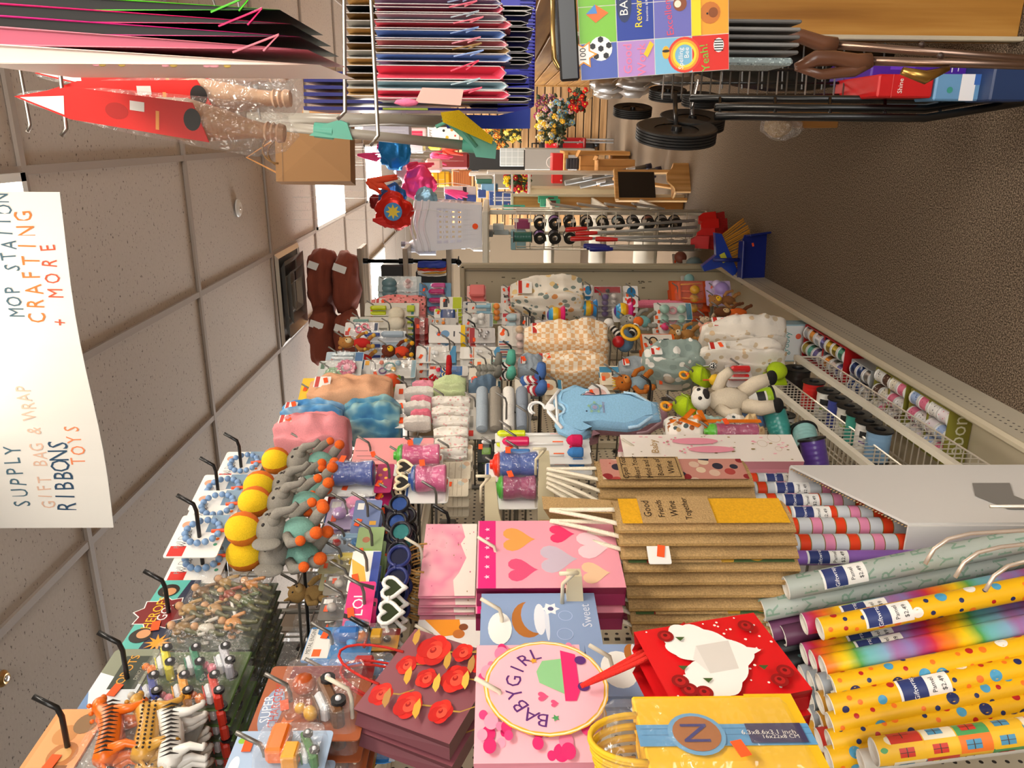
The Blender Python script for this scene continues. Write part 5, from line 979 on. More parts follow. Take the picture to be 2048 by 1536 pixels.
HG = [('poly', 0, 0, [(-.5, .78), (.5, .78), (.5, .84), (-.5, .9)], '2a3048'), ('poly', 0, 0, [(-.12, 1), (.14, 1), (.2, .78), (-.2, .78)], '2a3048'), ('star', 0, .9, .26, 'f2f0ec', 9, .75), ('star', 0, .9, .245, '7a1418', 9, .75), ('text', 0, .925, 'HEROES', .13, 'f2c01c'), ('text', 0, .875, 'GO!', .13, 'f4f2ee'),
      ('disc', -.32, .93, .1, '2a211c'), ('disc', -.3, .92, .06, 'd89a6a'), ('disc', .33, .93, .1, '2a211c'), ('disc', .31, .92, .06, 'd89a6a'), ('star', -.42, .82, .12, 'f2a02a', 10, .4)]
pack('figure_pack', 'HEROES GO! figure pack with a teal header and a clear bag of brown figures', 'hero figure packs', (286, 1160, 530, 1292), '5fbcb0', mat('3f4a34', 'card'), HG,
     [('man', x, z, .31, c, 40 * x + 25, '5a5a3a') for x, z, c in ((-.3, .62, '8a6a3a'), (-.05, .66, 'a8844a'), (.2, .62, '6f5230'), (.33, .45, '9a7a44'), (-.32, .4, 'c9c2b4'), (-.05, .42, 'b08a5a'), (.15, .35, '8a3a24'), (-.25, .18, 'c98a4a'), (.05, .15, '4a5a30'), (.3, .18, 'b0702c'))] + [('rod', -.4, .7, .3, .3, .02, 'c9c9c9', 'metal'), ('rod', -.2, .2, .4, .5, .015, 'e8e4dc')], 7, part='figures')
RB = [('poly', 0, 0, [(-.5, .78), (-.1, .78), (.1, 1), (-.5, 1)], 'e4ecf0'), ('poly', 0, 0, [(-.5, .95), (-.2, 1), (-.5, 1)], '6f94c4'), ('rect', .1, .86, .55, .13, '3a4238'), ('text', .1, .88, 'ROBOTS', .15, 'f0a42a', .0), ('text', .12, .82, 'DINO CAR', .06, 'b8b8a8')]
CARS = []
for i, (x, z, c) in enumerate(((-.28, .62, '2f3f8f'), (.18, .64, 'd8cc1c'), (-.28, .38, 'e89a1c'), (.18, .4, '1f7a5a'), (-.28, .14, 'c8301c'), (.2, .16, 'b8b8c0'))):
    CARS += [('car', x, z - .05, .46, c, ('c9c2b0', 'e07a2a', 'd87a8a')[i % 3])]
pack('toy_car_pack', 'ROBOTS blister of six small toy cars in two columns', 'toy car packs', (196, 1300, 480, 1415), '8a8f7a', stripes('grass_tray', [(0, '4f6a34'), (.55, 'c9962f')], 3.2, 'Z', 'card'), RB, CARS, 5, part='toy_cars', gap=.03)
SAF = [('rect', 0, .88, 1, .2, 'f0a468'), ('oval', -.1, .86, .16, .06, 'b8743a'), ('oval', .15, .9, .13, .05, 'c98a4a'), ('oval', -.1, .86, .09, .035, 'd8a868'), ('oval', .3, .84, .14, .05, '8a6a44'), ('rect', -.32, .86, .18, .1, '8a5a34')]
TG = []
for z0, c, f in ((.56, 'e8701c', .0), (.3, 'c9963f', .08), (.1, 'e4e0d8', -.1)):
    TG += [('beast', f * .5, z0, .74, c, 'd' if c == 'c9963f' else 's', -18 + 20 * f)]
pack('animal_pack', 'orange header pack of plastic safari animals, a tiger in front', 'safari animal packs', (70, 1422, 385, 1566), 'ec9a5c', mat('8a8a84', 'card'), SAF, TG, 3, part='plastic_animals', gap=.03)
# elephants under balls
def wriggler(label, top, bot, y, X, turn=14):
    bx = (top, y - 38, bot, y + 38); P, w, h, yaw = fit(bx, X, turn); o = thing('elephant_wriggler', label, 'baby toy', P, yaw, 'elephant pull toys on white cards'); w = h * .42
    q = MB().prism(rrect(w * .95, h * .34, .006, 0, h * .66), .012, .014, 'f2efe8'); draw(q, [('rect', .28, .74, .4, .12, '7f9ab0'), ('rect', -.34, .93, .22, .1, 'd0281e'), ('text', -.05, .94, 'Pull Down', .11, '8a8a8a'), ('text', -.05, .905, 'Wriggler', .12, '4a4a4a'), ('disc', .25, .94, .08, 'e8a080'), ('disc', -.2, .7, .03, '4fa07a'), ('disc', -.08, .7, .03, 'e8701c')], w, h, .012); q.build('backing_card', o)
    q = MB()
    for k in range(14): a = 2 * math.pi * k / 14; q.ball((w * .26 * math.cos(a), 0, h * .80 + w * .26 * math.sin(a)), w * .055, '7a9cc4', nu=8, nv=6)
    q.build('bead_ring', o)
    MB().tube([(0, 0, h * .74), (0, -.004, h * .6)], .004, 'f0501c', 6).build('cord', o)
    r = h * .115; q = MB()
    for j, c in enumerate(('8aa82a', 'f2861c', 'f4c81c', 'f2761c')):
        vs = []; a0 = j * math.pi / 2
        for i in range(9):
            th = math.pi * i / 8
            for k in range(5): a = a0 + math.pi / 2 * k / 4; vs.append((r * math.sin(th) * math.cos(a), r * math.sin(th) * math.sin(a) - .006, h * .535 + r * math.cos(th)))
        q.add(vs, [(i * 5 + k, i * 5 + k + 5, i * 5 + k + 6, i * 5 + k + 1) for i in range(8) for k in range(4)], mat(c, 'plush'), True)
    q.build('ball', o)
    plush_parts(o, w * .95, h * .46, 0, '8f8a80', '8a857b', 'flap', '78a89a', 'e8641c', '8f8a80', True, False, True)
    return o, P, h
for i, (top, bot, y, X, d) in enumerate(((440, 682, 925, -.80, 'furthest from the camera'), (392, 668, 976, -.82, 'second furthest from the camera'), (380, 660, 1008, -.76, 'in the middle of the five'), (345, 650, 1062, -.76, 'second nearest to the camera'), (345, 658, 1112, -.82, 'nearest to the camera'))):
    o, P, h = wriggler('grey elephant in teal under an orange and yellow ball, ' + d, top, bot, y, X)
    if i in (0, 1, 3): hook(Vector((X + .08, P.y, P.z + h - .02)), ('far', '', 'middle', '', 'near')[i] + ' elephant pull toys' if i else 'far elephant pull toy', True)
plush('giraffe_plush', 'tan plush giraffe with a white tag, behind the hero figure packs', 'plush toy', 'tan plush giraffe', (575, 1160, 660, 1215), 'b08a50', 'c9a468', 'point', X=-.95)
# sunglasses on cards
def shades(label, short, box, card, frame, lens, shape='round', X=-.82, n=2, prints=(), turn=20):
    P, w, h, yaw = fit(box, X, turn); w = max(w, .1); o = thing('sunglasses_card', label, 'sunglasses', P, yaw)
    q = MB().prism(rrect(w, h * .42, .005, 0, h * .58), -.001, .001, card); draw(q, list(prints), w, h, -.001); q.build('header_card', o)
    for k, sx in enumerate((-1, 1)):
        r = w * .24; cx, cz = sx * w * .27, h * .3
        pts = heart_pts(cx, cz, r, 22) if shape == 'heart' else [(cx + r * math.cos(a) * 1.05, cz + r * .85 * math.sin(a)) for a in [2 * math.pi * j / 20 for j in range(20)]]
        q = MB().tube([(a, -.012, b) for a, b in pts], .004, mat(frame, 'plastic'), 7, closed=True); 
        q.tube([(sx * w * .5, -.012, cz + .005), (sx * w * .52, .03, cz), (sx * w * .5, .1, cz - .004)], .003, mat(frame, 'plastic'), 6); q.build('frame', o)
        MB().flat([(cx + (a - cx) * .92, cz + (b - cz) * .92) for a, b in pts], -.011, mat(lens, 'foil' if lens in ('3a5aa0', '3f8a8a') else 'plastic')).build('lens', o)
    MB().tube([(-w * .06, -.013, h * .34), (w * .06, -.013, h * .34)], .004, mat(frame, 'plastic'), 6).build('bridge', o)
    sticker(o, -w * .2, h * .9, -.003, .01); hook(Vector((X + .06, P.y, P.z + h)), short)
    if n: stack(o, n, .035, 'one of the ' + short + ' behind the front one', short + ' on one peg')
shades('cream heart-shaped sunglasses on a magenta and yellow card', 'cream heart sunglasses', (752, 928, 832, 985), 'a81c5a', 'efdcb4', '1a1614', 'heart', prints=[('disc', -.2, .85, .06, 'f0b02a'), ('disc', .1, .9, .05, 'e8702a'), ('disc', .3, .8, .06, 'f0c84a'), ('disc', 0, .75, .04, 'f0b02a')])
shades('black wrap sunglasses with blue and purple mirrored lens on a slate card', 'mirrored black sunglasses', (706, 1002, 836, 1064), '6a7aa4', '15141c', '3a5aa0', prints=[('rect', .3, .9, .2, .1, 'f0efe8'), ('rect', -.2, .68, .12, .1, 'd8a03a')])
shades('dark teal lens sunglasses on a green zombie-patterned card', 'teal lens sunglasses', (712, 1070, 838, 1112), '8fa870', '1c1a24', '3f8a8a', prints=[('disc', -.2, .8, .12, '8cb04a'), ('disc', .15, .85, .08, 'a86a4a')])
for i, (bx, d) in enumerate((((760, 992, 826, 1030), 'upper'), ((770, 1034, 830, 1078), 'middle'), ((765, 1084, 832, 1120), 'lower'))): shades('plain black sunglasses behind the mirrored pair, %s of three' % d, d + ' black sunglasses', bx, '2a2436', '121216', '191426', X=-.88, n=2)
shades('navy sunglasses on a white and blue card', 'navy sunglasses', (700, 1116, 838, 1168), 'f0efe8', '2a3470', '141a3a', prints=[('rect', .0, .64, .96, .12, '3a4fa0'), ('poly', 0, 0, [(-.5, .9), (.3, 1), (.1, .8), (-.5, .7)], 'f0b84a')])
shades('white dotted heart sunglasses on a hot pink striped card', 'dotted heart sunglasses', (692, 1180, 822, 1236), 'e0307a', 'f0efe8', '2a3418', 'heart', prints=[('text', 0, .8, 'LOL', .3, 'f4f2ee'), ('poly', 0, 0, [(-.5, .6), (-.4, .6), (-.2, 1), (-.3, 1)], '2a2224'), ('poly', 0, 0, [(.3, .6), (.4, .6), (.5, .9), (.5, 1)], '2a2224')])
# clear bagged sets between the elephants and the sunglasses
for i, (bx, c, cs, d) in enumerate((((655, 998, 748, 1058), 'c8b8d8', ('a86ab0', 'e08aa8', 'b890c8'), 'lilac'), ((648, 1070, 742, 1106), 'a8b8c8', ('4a78a8', '8fb0c8', 'c83a3a'), 'blue'), ((640, 1110, 740, 1146), 'c0b890', ('c8a02a', 'd8c05a', '8a7a3a'), 'mustard'), ((650, 1150, 752, 1190), '8a8478', ('9a9488', '6a645a', 'b8b2a8'), 'grey'), ((640, 1195, 730, 1240), '6a6660', ('8f8a84', '55504a', 'a8a29a'), 'charcoal'))):
    C_('bagged_play_set', d + ' bagged play set in clear wrap, between the elephants and the sunglasses', 'toy set', d + ' bagged play sets', bx, c, [('rect', .3, .85, .2, .2, 'ecebe6')], [('ball', -.2, .3, .2, cs[0]), ('cap', .15, .45, .16, .4, cs[1]), ('ball', -.15, .7, .16, cs[2])], 'play_piece', True, 2, .04, X=-.86)
# bottles
tumbler('dark blue carded bottle with a red lid, left of the heart sunglasses', 'dark blue bottles', (650, 944, 752, 992), '2f4fa0', 'c8281e', -.84, 1)
tumbler('pink carded bottle with a green lid, upper of two beside the heart sunglasses', 'upper pink bottle', (785, 908, 882, 952), 'e0508c', '4fae3a', -.86)
tumbler('pink carded bottle with a navy lid, lower of two beside the heart sunglasses', 'lower pink bottle', (815, 954, 895, 1006), 'd04a86', '2a4a8a', -.84)
tumbler('blue carded bottle with a red lid, framed by two beige arms', 'framed blue bottle', (975, 926, 1076, 974), '2a55a8', 'e8341c', -.84)
tumbler('magenta carded bottle with a green lid, below the framed blue bottle', 'framed magenta bottle', (985, 972, 1072, 1018), 'a02a64', '4fae3a', -.88)
tumbler('magenta bottle with a purple and green lid lying by the orange ribboned blanket', 'low magenta bottle', (1400, 862, 1512, 892), 'b03a6a', '5fb83a', -.78)
for i, (bx, c, nm) in enumerate((((990, 866, 1178, 884), 'd4e01c', 'lime yellow'), ((1000, 880, 1180, 906), 'd81c5a', 'raspberry'), ((1002, 904, 1182, 928), '3f7fc0', 'sky blue'))):
    C_('bottle_brush', nm + ' handled bottle brush on a white card, right of the beige arms', 'brush', nm + ' bottle brushes', bx, 'eceae4', [('rect', .35, .35, .1, .12, OR)], [('cap', 0, .83, .2, .3, c), ('rod', 0, .7, 0, .3, .05, 'f4f2ec'), ('cap', 0, .18, .24, .18, c, 'plush')], 'bottle_brush', False, 1, .02, X=-.80, turn=10)
C_('black_label_box', 'black boxed baby spoon set with green lettering, behind the brush cards', 'box', 'black spoon boxes', (955, 880, 990, 925), '1f2220', [('rect', 0, .5, .3, .5, '6f9a3a')], [('cap', .3, .5, .08, .6, 'd8d8d8')], 'spoons', n=2, X=-.9)
for i in range(3):
    C_('diaper_stack_pack', 'cream knit bib bundle with mottled print, %s under the flowered bibs' % ('first', 'second', 'third')[i], 'bibs', 'mottled bib bundle ' + ('one', 'two', 'three')[i], (868 + 12 * i, 890 + i * 34, 945 - 4 * i, 925 + i * 34), blotch('mottled_bib', ['d8ccb4', 'c9a88a', 'cfc2aa', 'b8c0b8', 'e0d4c0'], 40), [('rect', 0, .3, .9, .03, 'b8a88c'), ('rect', 0, .5, .9, .03, 'b8a88c'), ('rect', 0, .7, .9, .03, 'b8a88c')], [], n=2, X=-.9, hk=(i == 0), gap=.03)
# trains and boxed toys
C_('toy_train_card', 'blue toy engine on a grey and blue card lettered METAL', 'toy', 'upper toy trains', (612, 1256, 745, 1322), '3a86c4', [('rect', .0, .93, .9, .12, 'd8d6d0'), ('text', .1, .93, 'METAL ENGINE', .11, '2a2a2a'), ('poly', 0, 0, [(-.4, .88), (.3, .88), (.1, .62), (-.4, .62)], 'e8e6e0'), ('rect', -.25, .8, .2, .12, OR)], [('cap', .05, .4, .15, .4, '2f6ab0'), ('blk', .22, .3, .3, .3, .25, '2f86d0'), ('ball', -.1, .3, .09, '3fa0e0'), ('ball', .1, .2, .09, '3fa0e0'), ('ball', .28, .15, .09, '3fa0e0'), ('rod', -.2, .1, .4, .1, .03, 'c83a2c')], 'toy_engine', n=2, gap=.04, turn=2)
C_('toy_train_card', 'blue toy engine with red trim on a rounded blue card, lower one', 'toy', 'lower toy trains', (600, 1325, 795, 1402), '2f7fc4', [('oval', 0, .84, .3, .07, 'e4ecf2'), ('rect', 0, .84, .4, .03, 'b8322c'), ('rect', 0, .05, .95, .06, 'e4ecf2')], [('cap', 0, .5, .17, .3, '2f5ab0'), ('blk', .1, .35, .4, .2, .3, 'b83a3a'), ('ball', -.1, .3, .09, '3fa0e0'), ('ball', .12, .24, .09, '3fa0e0'), ('ball', .3, .2, .09, '3fa0e0')], 'toy_engine', n=3, gap=.04, turn=2, rr=.02)
for i, (bx, nm) in enumerate((((690, 1258, 798, 1300), 'far'), ((655, 1350, 745, 1420), 'near'))):
    C_('vehicle_card', 'brown and orange vehicle card with a dark red strip, %s one' % nm, 'toy card', nm + ' dark red vehicle cards', bx, 'c08a3c', [('rect', .32, .5, .3, 1, '8a1c1c'), ('disc', .32, .85, .11, 'e8e0d0'), ('rect', .32, .4, .1, .3, 'c8a8a0')], [('ball', -.15, .7, .2, 'd8741c'), ('blk', -.1, .4, .4, .2, .3, 'c9961c'), ('ball', -.2, .2, .12, '3a2a1c')], 'vehicle', n=3, gap=.04, turn=2, dark=True)
C_('super_vehicle_pack', 'SUPERCHARGERS vehicle pack with a domed bubble over a brown truck', 'toy', 'super vehicle packs', (520, 1334, 735, 1472), 'a85a34', [('rect', .4, .4, .18, .8, '7a1a1a'), ('oval', -.12, .86, .3, .1, '8fa0bc'), ('text', -.1, .9, 'SUPER', .13, 'e4e8f0', .1), ('text', -.05, .83, 'CHARGERS', .12, 'c83a2c', .1), ('star', -.3, .7, .1, 'e8762a')], [('car', -.08, .26, .55, '6a4424', 'e0a81c'), ('ball', .1, .6, .12, 'a84a1c')], 'vehicle', n=3, gap=.04, turn=2, X=-.80)
C_('construction_pack', 'clear pack with an orange and green dump truck under a blue header', 'toy', 'dump truck packs', (460, 1466, 655, 1560), 'a8c0dc', [('oval', -.2, .92, .2, .05, 'f0f0f0'), ('disc', .3, .93, .06, '8fc03a')], [('blk', .08, .5, .6, .2, .3, 'f0741c'), ('blk', -.16, .34, .34, .16, .28, 'f0a01c'), ('car', .05, .14, .6, '3f7a3a', 'f0741c')], 'dump_truck', n=1, gap=.05, turn=2, X=-.78)
# ================================================================ ribbon shelf and ribbon boxes at the foot of the left shelving
WRW = mat('eee8da', 'wire')
def basket(label, fz, A, B, depth=.26, hgt=.09):
    o = thing('wire_basket_shelf', label, 'wire shelf', ((A.x + B.x) / 2, (A.y + B.y) / 2, fz - hgt)); o0 = o.location.copy()
    q = MB(); a, b = A - o0, B - o0; up_ = Vector((0, 0, hgt)); bk = Vector((-depth, 0, 0)); a0 = a - up_; b0 = b - up_
    q.tube([a + bk, a], .0065, WRW, 8); q.tube([b, b + bk], .0065, WRW, 8); q.build('side_rail', o); q = MB(); d_ = b - a; q.prism([(-d_.length / 2, -.009), (d_.length / 2, -.009), (d_.length / 2, .009), (-d_.length / 2, .009)], -.009, .009, mat('f0e8d4', 'card')); fr = q.build('front_rail', o, (a + b) / 2); fr.rotation_euler = d_.to_track_quat('X', 'Z').to_euler()
    q = MB(); n = 34
    for i in range(n):
        p = a.lerp(b, i / (n - 1)); q.tube([p, p - up_, p - up_ + bk], .0022, WRW, 5)
    for k in (0, .5, 1): q.tube([a0 + bk * k, b0 + bk * k], .003, WRW, 5)
    q.tube([a0, a], .004, WRW, 5); q.tube([b0, b], .004, WRW, 5); q.build('wires', o)
    return o
B2A, B2B = PX(1505, 744, -.84), PX(1760, 950, -.84); B1A, B1B = PX(1592, 714, -.79), PX(1935, 948, -.79)
basket('upper white wire shelf of loose ribbon spools, ending at the white box', (B2A.z + B2B.z) / 2, B2A, B2B)
basket('lower white wire shelf holding the row of ribbon spools', (B1A.z + B1B.z) / 2, B1A, B1B, .3)
def spool(label, P, col, r=.036, L=.09, rot=(0, 90, 0), lab=None, group=None, hub='141414', name='ribbon_spool'):
    o = thing(name, label, 'ribbon spool', P, 0, group, rot=[R(a) for a in rot])
    q = MB().lathe([(r * .45, 0), (r, 0), (r, .005), (r * .86, .006)], hub, n=24); q.lathe([(r * .86, L - .006), (r, L - .005), (r, L), (r * .45, L), (r * .43, L - .004), (r * .43, .004), (r * .45, 0)], hub, n=24); q.build('spool', o)
    q = MB(); N_ = 12; q.lathe([(r * (.88 + .015 * (k % 2)), .006 + (L - .012) * k / N_) for k in range(N_ + 1)], mat(col, 'plastic'), n=24); q.build('ribbon', o)
    if lab:
        q = MB(); K = 8; rr = r * .905 + .001
        for j, (z0, z1, c, e) in enumerate(((.2, .85, 'eeeae0', 0), (.25, .45, '2a2a2a', .0004), (.55, .62, lab, .0004), (.68, .72, '8a8a8a', .0004))):
            q.add([((rr + e) * math.cos(-2.4 + 1.9 * k / K), (rr + e) * math.sin(-2.4 + 1.9 * k / K), zz * L) for k in range(K + 1) for zz in (z0, z1)], [(2 * k, 2 * k + 2, 2 * k + 3, 2 * k + 1) for k in range(K)], c, True)
        q.build('paper_label', o)
    return o
GS = 'curling ribbon spools in a row'
for i, (x, y, c, lab, d) in enumerate(((1596, 736, '2a2420', None, 'black ribbon spool with a wide disc, furthest of the row'), (1628, 762, 'c8201c', None, 'bright red ribbon spool, next to the black one'), (1657, 780, 'e0dcd2', '8fb03a', 'white labelled ribbon spool between red and navy'),
        (1680, 796, '3f4a9a', None, 'navy blue ribbon spool, middle of the row'), (1699, 811, 'dcd8cc', 'b0c83a', 'white and lime labelled ribbon spool between navy and teal'), (1718, 826, '3fa08f', None, 'teal ribbon spool, third from the camera end'),
        (1738, 842, 'e4e0da', '6a4a9a', 'white and purple labelled ribbon spool between teal and pale blue'), (1760, 858, '7fa4c4', None, 'pale blue ribbon spool, nearest of the row'))):
    P = PX(x, y, -.80); spool(d, P, c, .05 if i == 0 else .038, .12 if i == 0 else .10, (0, -90, 0), lab, GS)
for (x, y, c, lab, d, X, rot) in ((1568, 828, 'b9b6b0', 'a0a0a0', 'grey ribbon spool with an open centre on the upper wire shelf', -.86, (0, -90, 0)), (1575, 868, 'b9b4a8', None, 'beige ribbon spool lying behind the teal one', -.86, (90, 0, 20)), (1566, 882, '3f9a90', None, 'teal ribbon spool lying on its side', -.85, (8, 78, 40)),
        (1618, 905, '8fc0bc', 'b0b0a0', 'aqua ribbon spool with a white label, facing the camera', -.83, (100, 0, 160)), (1636, 946, '5a3f8f', None, 'purple ribbon spool half behind the white box', -.86, (0, 80, 20))):
    spool(d, PX(x, y, X), c, .037, .095, rot, lab)
spool('slate blue ribbon spool standing tall beside the cow plush', PX(1556, 826, -.80), '6f8fc0', .042, .12, (0, -12, 0)); spool('lime green ribbon spool standing behind the slate blue one', PX(1545, 794, -.82), 'a0c42a', .04, .13, (0, -10, 0), 'eeeae0')
# boxes of ribbon rolls lying window up on the base shelf
def disp(label, P0, Ly, Lx, H, col, cols, nx, ny, end=None, r=.018, standing=True):
    o = thing('ribbon_display_box', label, 'box of ribbons', P0); CM = mat(col, 'card')
    q = MB(); t = .003
    for c, d in (((-Lx / 2, Ly / 2, t / 2), (Lx, Ly, t)), ((0, Ly / 2, H / 2), (t, Ly, H)), ((-Lx, Ly / 2, H / 2), (t, Ly, H)), ((-Lx / 2, 0, H / 2), (Lx, t, H)), ((-Lx / 2, Ly, H / 2), (Lx, t, H))): q.box(c, d, CM)
    q.box((-Lx / 2, Ly * .5, H * .97), (Lx * .96, .006, .004), CM)
    if end: q.M = Matrix.Rotation(R(0), 4, 'Z'); q.text(end, -Lx * .5, H * .5, H * .95, -.0025, 'e8e4c8', 0, .9); q.M = Matrix()
    q.build('box', o)
    for i in range(nx):
        for j in range(ny):
            c = cols[(i * 3 + j) % len(cols)]; x = -Lx * (i + .5) / nx; y = Ly * (j + .5) / ny; w = Ly / ny * .46; rr = min(Lx / nx * .47, H * .48)
            q = MB().lathe([(rr * .4, -w), (rr, -w), (rr, -w * .8), (rr * .9, -w * .78)], 'f0eeea', (x, y, H - rr * .75), 16, Matrix.Rotation(R(90), 3, 'X')); q.lathe([(rr * .9, w * .78), (rr, w * .8), (rr, w), (rr * .4, w)], 'f0eeea', (x, y, H - rr * .75), 16, Matrix.Rotation(R(90), 3, 'X'))
            q.lathe([(rr * .92, -w * .78), (rr * .92, w * .78)], c if not isinstance(c, str) else mat(c, 'metal'), (x, y, H - rr * .75), 16, Matrix.Rotation(R(90), 3, 'X')); q.build('ribbon_roll', o)
    return o
FP = [blotch('ribbon_print_%d' % i, cs, 160, 'card') for i, cs in enumerate((['f2e8ec', 'e0607a', 'f2e8ec', 'f2e8ec'], ['f4f2ee', '2a2a2a', 'f4f2ee', 'f4f2ee'], ['f080a0', 'c83a5a', 'f080a0', 'f080a0'], ['a8c0e8', '3f5fa8', 'a8c0e8', 'a8c0e8'], ['5a3a2c', 'e8d8c8', '5a3a2c', '5a3a2c'], ['f4ecd8', '3a3a3a', 'f4ecd8', 'f4ecd8']))]
P = PX(1913, 819, -.73); disp('olive gold box lettered ribbons, full of printed ribbon rolls, nearest to the camera', Vector((-.735, 2.03, .092)), .21, .16, .07, '8a8430', FP[:4], 3, 4, 'ribbons')
disp('olive gold box of dotted ribbon rolls behind the nearest one', Vector((-.735, 2.27, .092)), .2, .16, .07, '8a8430', [FP[2], FP[5], FP[4], FP[1]], 3, 4)
disp('clear lidded ribbon box with blue and grey rolls beside the red box', Vector((-.765, 2.52, .092)), .15, .13, .06, 'b8bcc0', ['c0c4c8', '3f5fa8', '2a4a8a'], 2, 3)
disp('glossy red box of metallic ribbon rolls in two rows', Vector((-.735, 2.70, .092)), .38, .13, .075, 'b01418', ['5fae9a', 'b8a83a', 'c0a82c', '6a6aa8', 'c8c8cc', 'd8902a', 'b8b8bc', '7a70b0'], 2, 7)
P = PX(1562, 633, -.735); o = thing('baby_product_box', 'pale teal and white box standing against the red ribbon box', 'box', (-.745, 3.12, .09))
q = MB().box((-.08, .04, .08), (.16, .08, .16), mat('9fc0cc', 'card'), .002)
q.add([(-.155, -.0008, .01), (-.005, -.0008, .01), (-.005, -.0008, .15), (-.155, -.0008, .15)], [(0, 1, 2, 3)], 'e8ecea'); q.text('groovy', -.08, .13, .035, -.0016, '5fa49c'); q.disc(-.05, .085, .012, -.0016, 'f06a4a'); q.box((-.08, -.001, .04), (.07, .001, .035), '5f8f90'); q.text('2 in 1', -.08, .04, .02, -.0022, 'f0f0ec'); q.build('box', o)
# striped bodysuits on a white hanger
def bodysuit(label, X, main, trim, dy=0, dz=0, hang=True):
    bx = (1108, 786, 1318, 862); P, w, h, yaw = fit(bx, X, 34); P = P + Vector((0, dy, dz)); o = thing('baby_bodysuit', label, 'baby clothes', P, yaw)
    pts = [(-.2, .0), (.2, .0), (.24, .1), (.42, .22), (.46, .32), (.4, .6), (.42, .78), (.6, .68), (.7, .8), (.5, .97), (.3, 1.0), (.2, .99), (.1, .92), (-.1, .92), (-.2, .99), (-.3, 1.0), (-.5, .97), (-.7, .8), (-.6, .68), (-.42, .78), (-.4, .6), (-.46, .32), (-.42, .22), (-.24, .1)]
    P2 = [(a * w, b * h) for a, b in pts]; q = MB(); cx_, cz_ = 0, h * .55; n_ = len(P2); I2 = [(a * .82, cz_ + (b - cz_) * .86) for a, b in P2]; q.add([(a, 0, b) for a, b in P2] + [(a * .95, -.012, cz_ + (b - cz_) * .965) for a, b in P2] + [(a, -.019 + .004 * math.sin(b * 60), b) for a, b in I2], [(i, (i + 1) % n_, (i + 1) % n_ + n_, i + n_) for i in range(n_)] + [(i + n_, (i + 1) % n_ + n_, (i + 1) % n_ + 2 * n_, i + 2 * n_) for i in range(n_)], main, True); q.flat(I2, -.0185, main); q.prism(P2, 0, .012, main)
    n = 7; vs = []
    q.build('cloth', o)
    q = MB()
    for k, sg in ((1, 1), (-1, 1)): q.tube([(a * w * k, -.010, b * h) for a, b in ((.1, .03), (.2, .1), (.42, .22), (.46, .32))], .005, trim, 6)
    q.tube([(a * w, -.013, b * h) for a, b in ((.2, .99), (.1, .92), (0, .9), (-.1, .92), (-.2, .99))], .005, trim, 6); q.build('binding', o)
    if hang:
        q = MB(); q.tube([(-.5 * w, -.016, .94 * h), (-.1 * w, -.018, 1.06 * h), (.1 * w, -.018, 1.06 * h), (.5 * w, -.016, .94 * h)], .005, 'f2f1ee', 7); q.tube([(-.34 * w, -.018, .98 * h), (.34 * w, -.018, .98 * h)], .004, 'f2f1ee', 6)
        q.disc(0, 1.05 * h, .09 * w, -.024, 'f4f3f0'); q.tube([(0, -.018, 1.06 * h)] + [(.012 * w * 0 + .022 * math.cos(a), -.018, 1.17 * h + .022 * math.sin(a)) for a in [R(-90 + 30 * k) for k in range(9)]], .0035, 'f2f1ee', 7); q.build('hanger', o)
    return o, w, h
VB = mat('8fc0e0', 'fabric'); o, w, h = bodysuit('pale blue velour baby bodysuit with an embroidered monkey, front of the hanging clothes', -.74, VB, mat('b5d8ee', 'fabric'))
q = MB(); q.M = Matrix.Translation((0, -.009, 0)); q.ring(0, h * .62, w * .1, w * .02, -.0135, '7fa8a0'); q.disc(0, h * .62, w * .05, -.0138, '9a94b0'); 
for a in range(5): q.disc(w * .13 * math.cos(a * 1.25), h * .62 + w * .13 * math.sin(a * 1.25), w * .03, -.0135, '8fb89a')
q.disc(-w * .1, h * .7, w * .02, -.014, '1c2a4a'); q.text('monkey', 0, h * .54, w * .09, -.0138, '8a5a7a'); q.build('embroidery', o)
ST = stripes('blue_stripe_cloth', [(0, '8fb0d0'), (.4, 'eef2f4')], 90, 'X'); bodysuit('blue and white striped baby bodysuit behind the pale blue one', -.80, ST, 'eef2f4', 0, -.005); bodysuit('dusty pink baby bodysuit behind the striped one', -.87, mat('c99aa8', 'fabric'), 'e0b8c4', -.05, -.02, False)
hook(Vector((-.72, PX(1032, 824, -.74).y, PX(1032, 824, -.74).z)), 'baby bodysuits')
# receiving blankets tied with orange ribbon
P, w, h, yaw = fit((1335, 842, 1520, 886), -.78, 10); o = thing('blanket_bundle', 'woodland print receiving blankets tied with an orange satin ribbon', 'blankets', P, yaw)
for i, c in enumerate((blotch('woodland', ['efe9dc', 'a8643a', '4a5a5a', 'efe9dc', 'c9a878'], 55), 'a8c0b4', blotch('woodland2', ['e8e2d4', '3f4f54', 'b8743a', 'e8e2d4'], 60), blotch('plaid_tan', ['d8bc8a', 'e8d8b8', 'c0986a'], 70))):
    z0 = h * (.0 if i == 3 else (.62, .34, .12, 0)[i]); MB().cloth(w * (1 - .04 * i), h * (.4, .3, .26, .16)[i], .06, mat(c, 'fabric') if isinstance(c, str) else c, 2, .1, i).build('blanket', o, (0, 0, z0))
q = MB(); OM = mat('ee7a1c', 'plastic'); q.box((0, -.035, h * .5), (.014, .003, h * .98), OM); q.box((0, -.035, h * .62), (w, .003, .014), OM); q.box((w * .15, -.045, h * .78), (w * .6, .004, .014), OM, 0, Matrix.Rotation(R(35), 3, 'Y')); q.box((-w * .2, -.045, h * .8), (w * .5, .004, .014), OM, 0, Matrix.Rotation(R(-50), 3, 'Y')); q.ball((0, -.045, h * .7), (.012, .01, .012), OM); q.build('ribbon_bow', o)
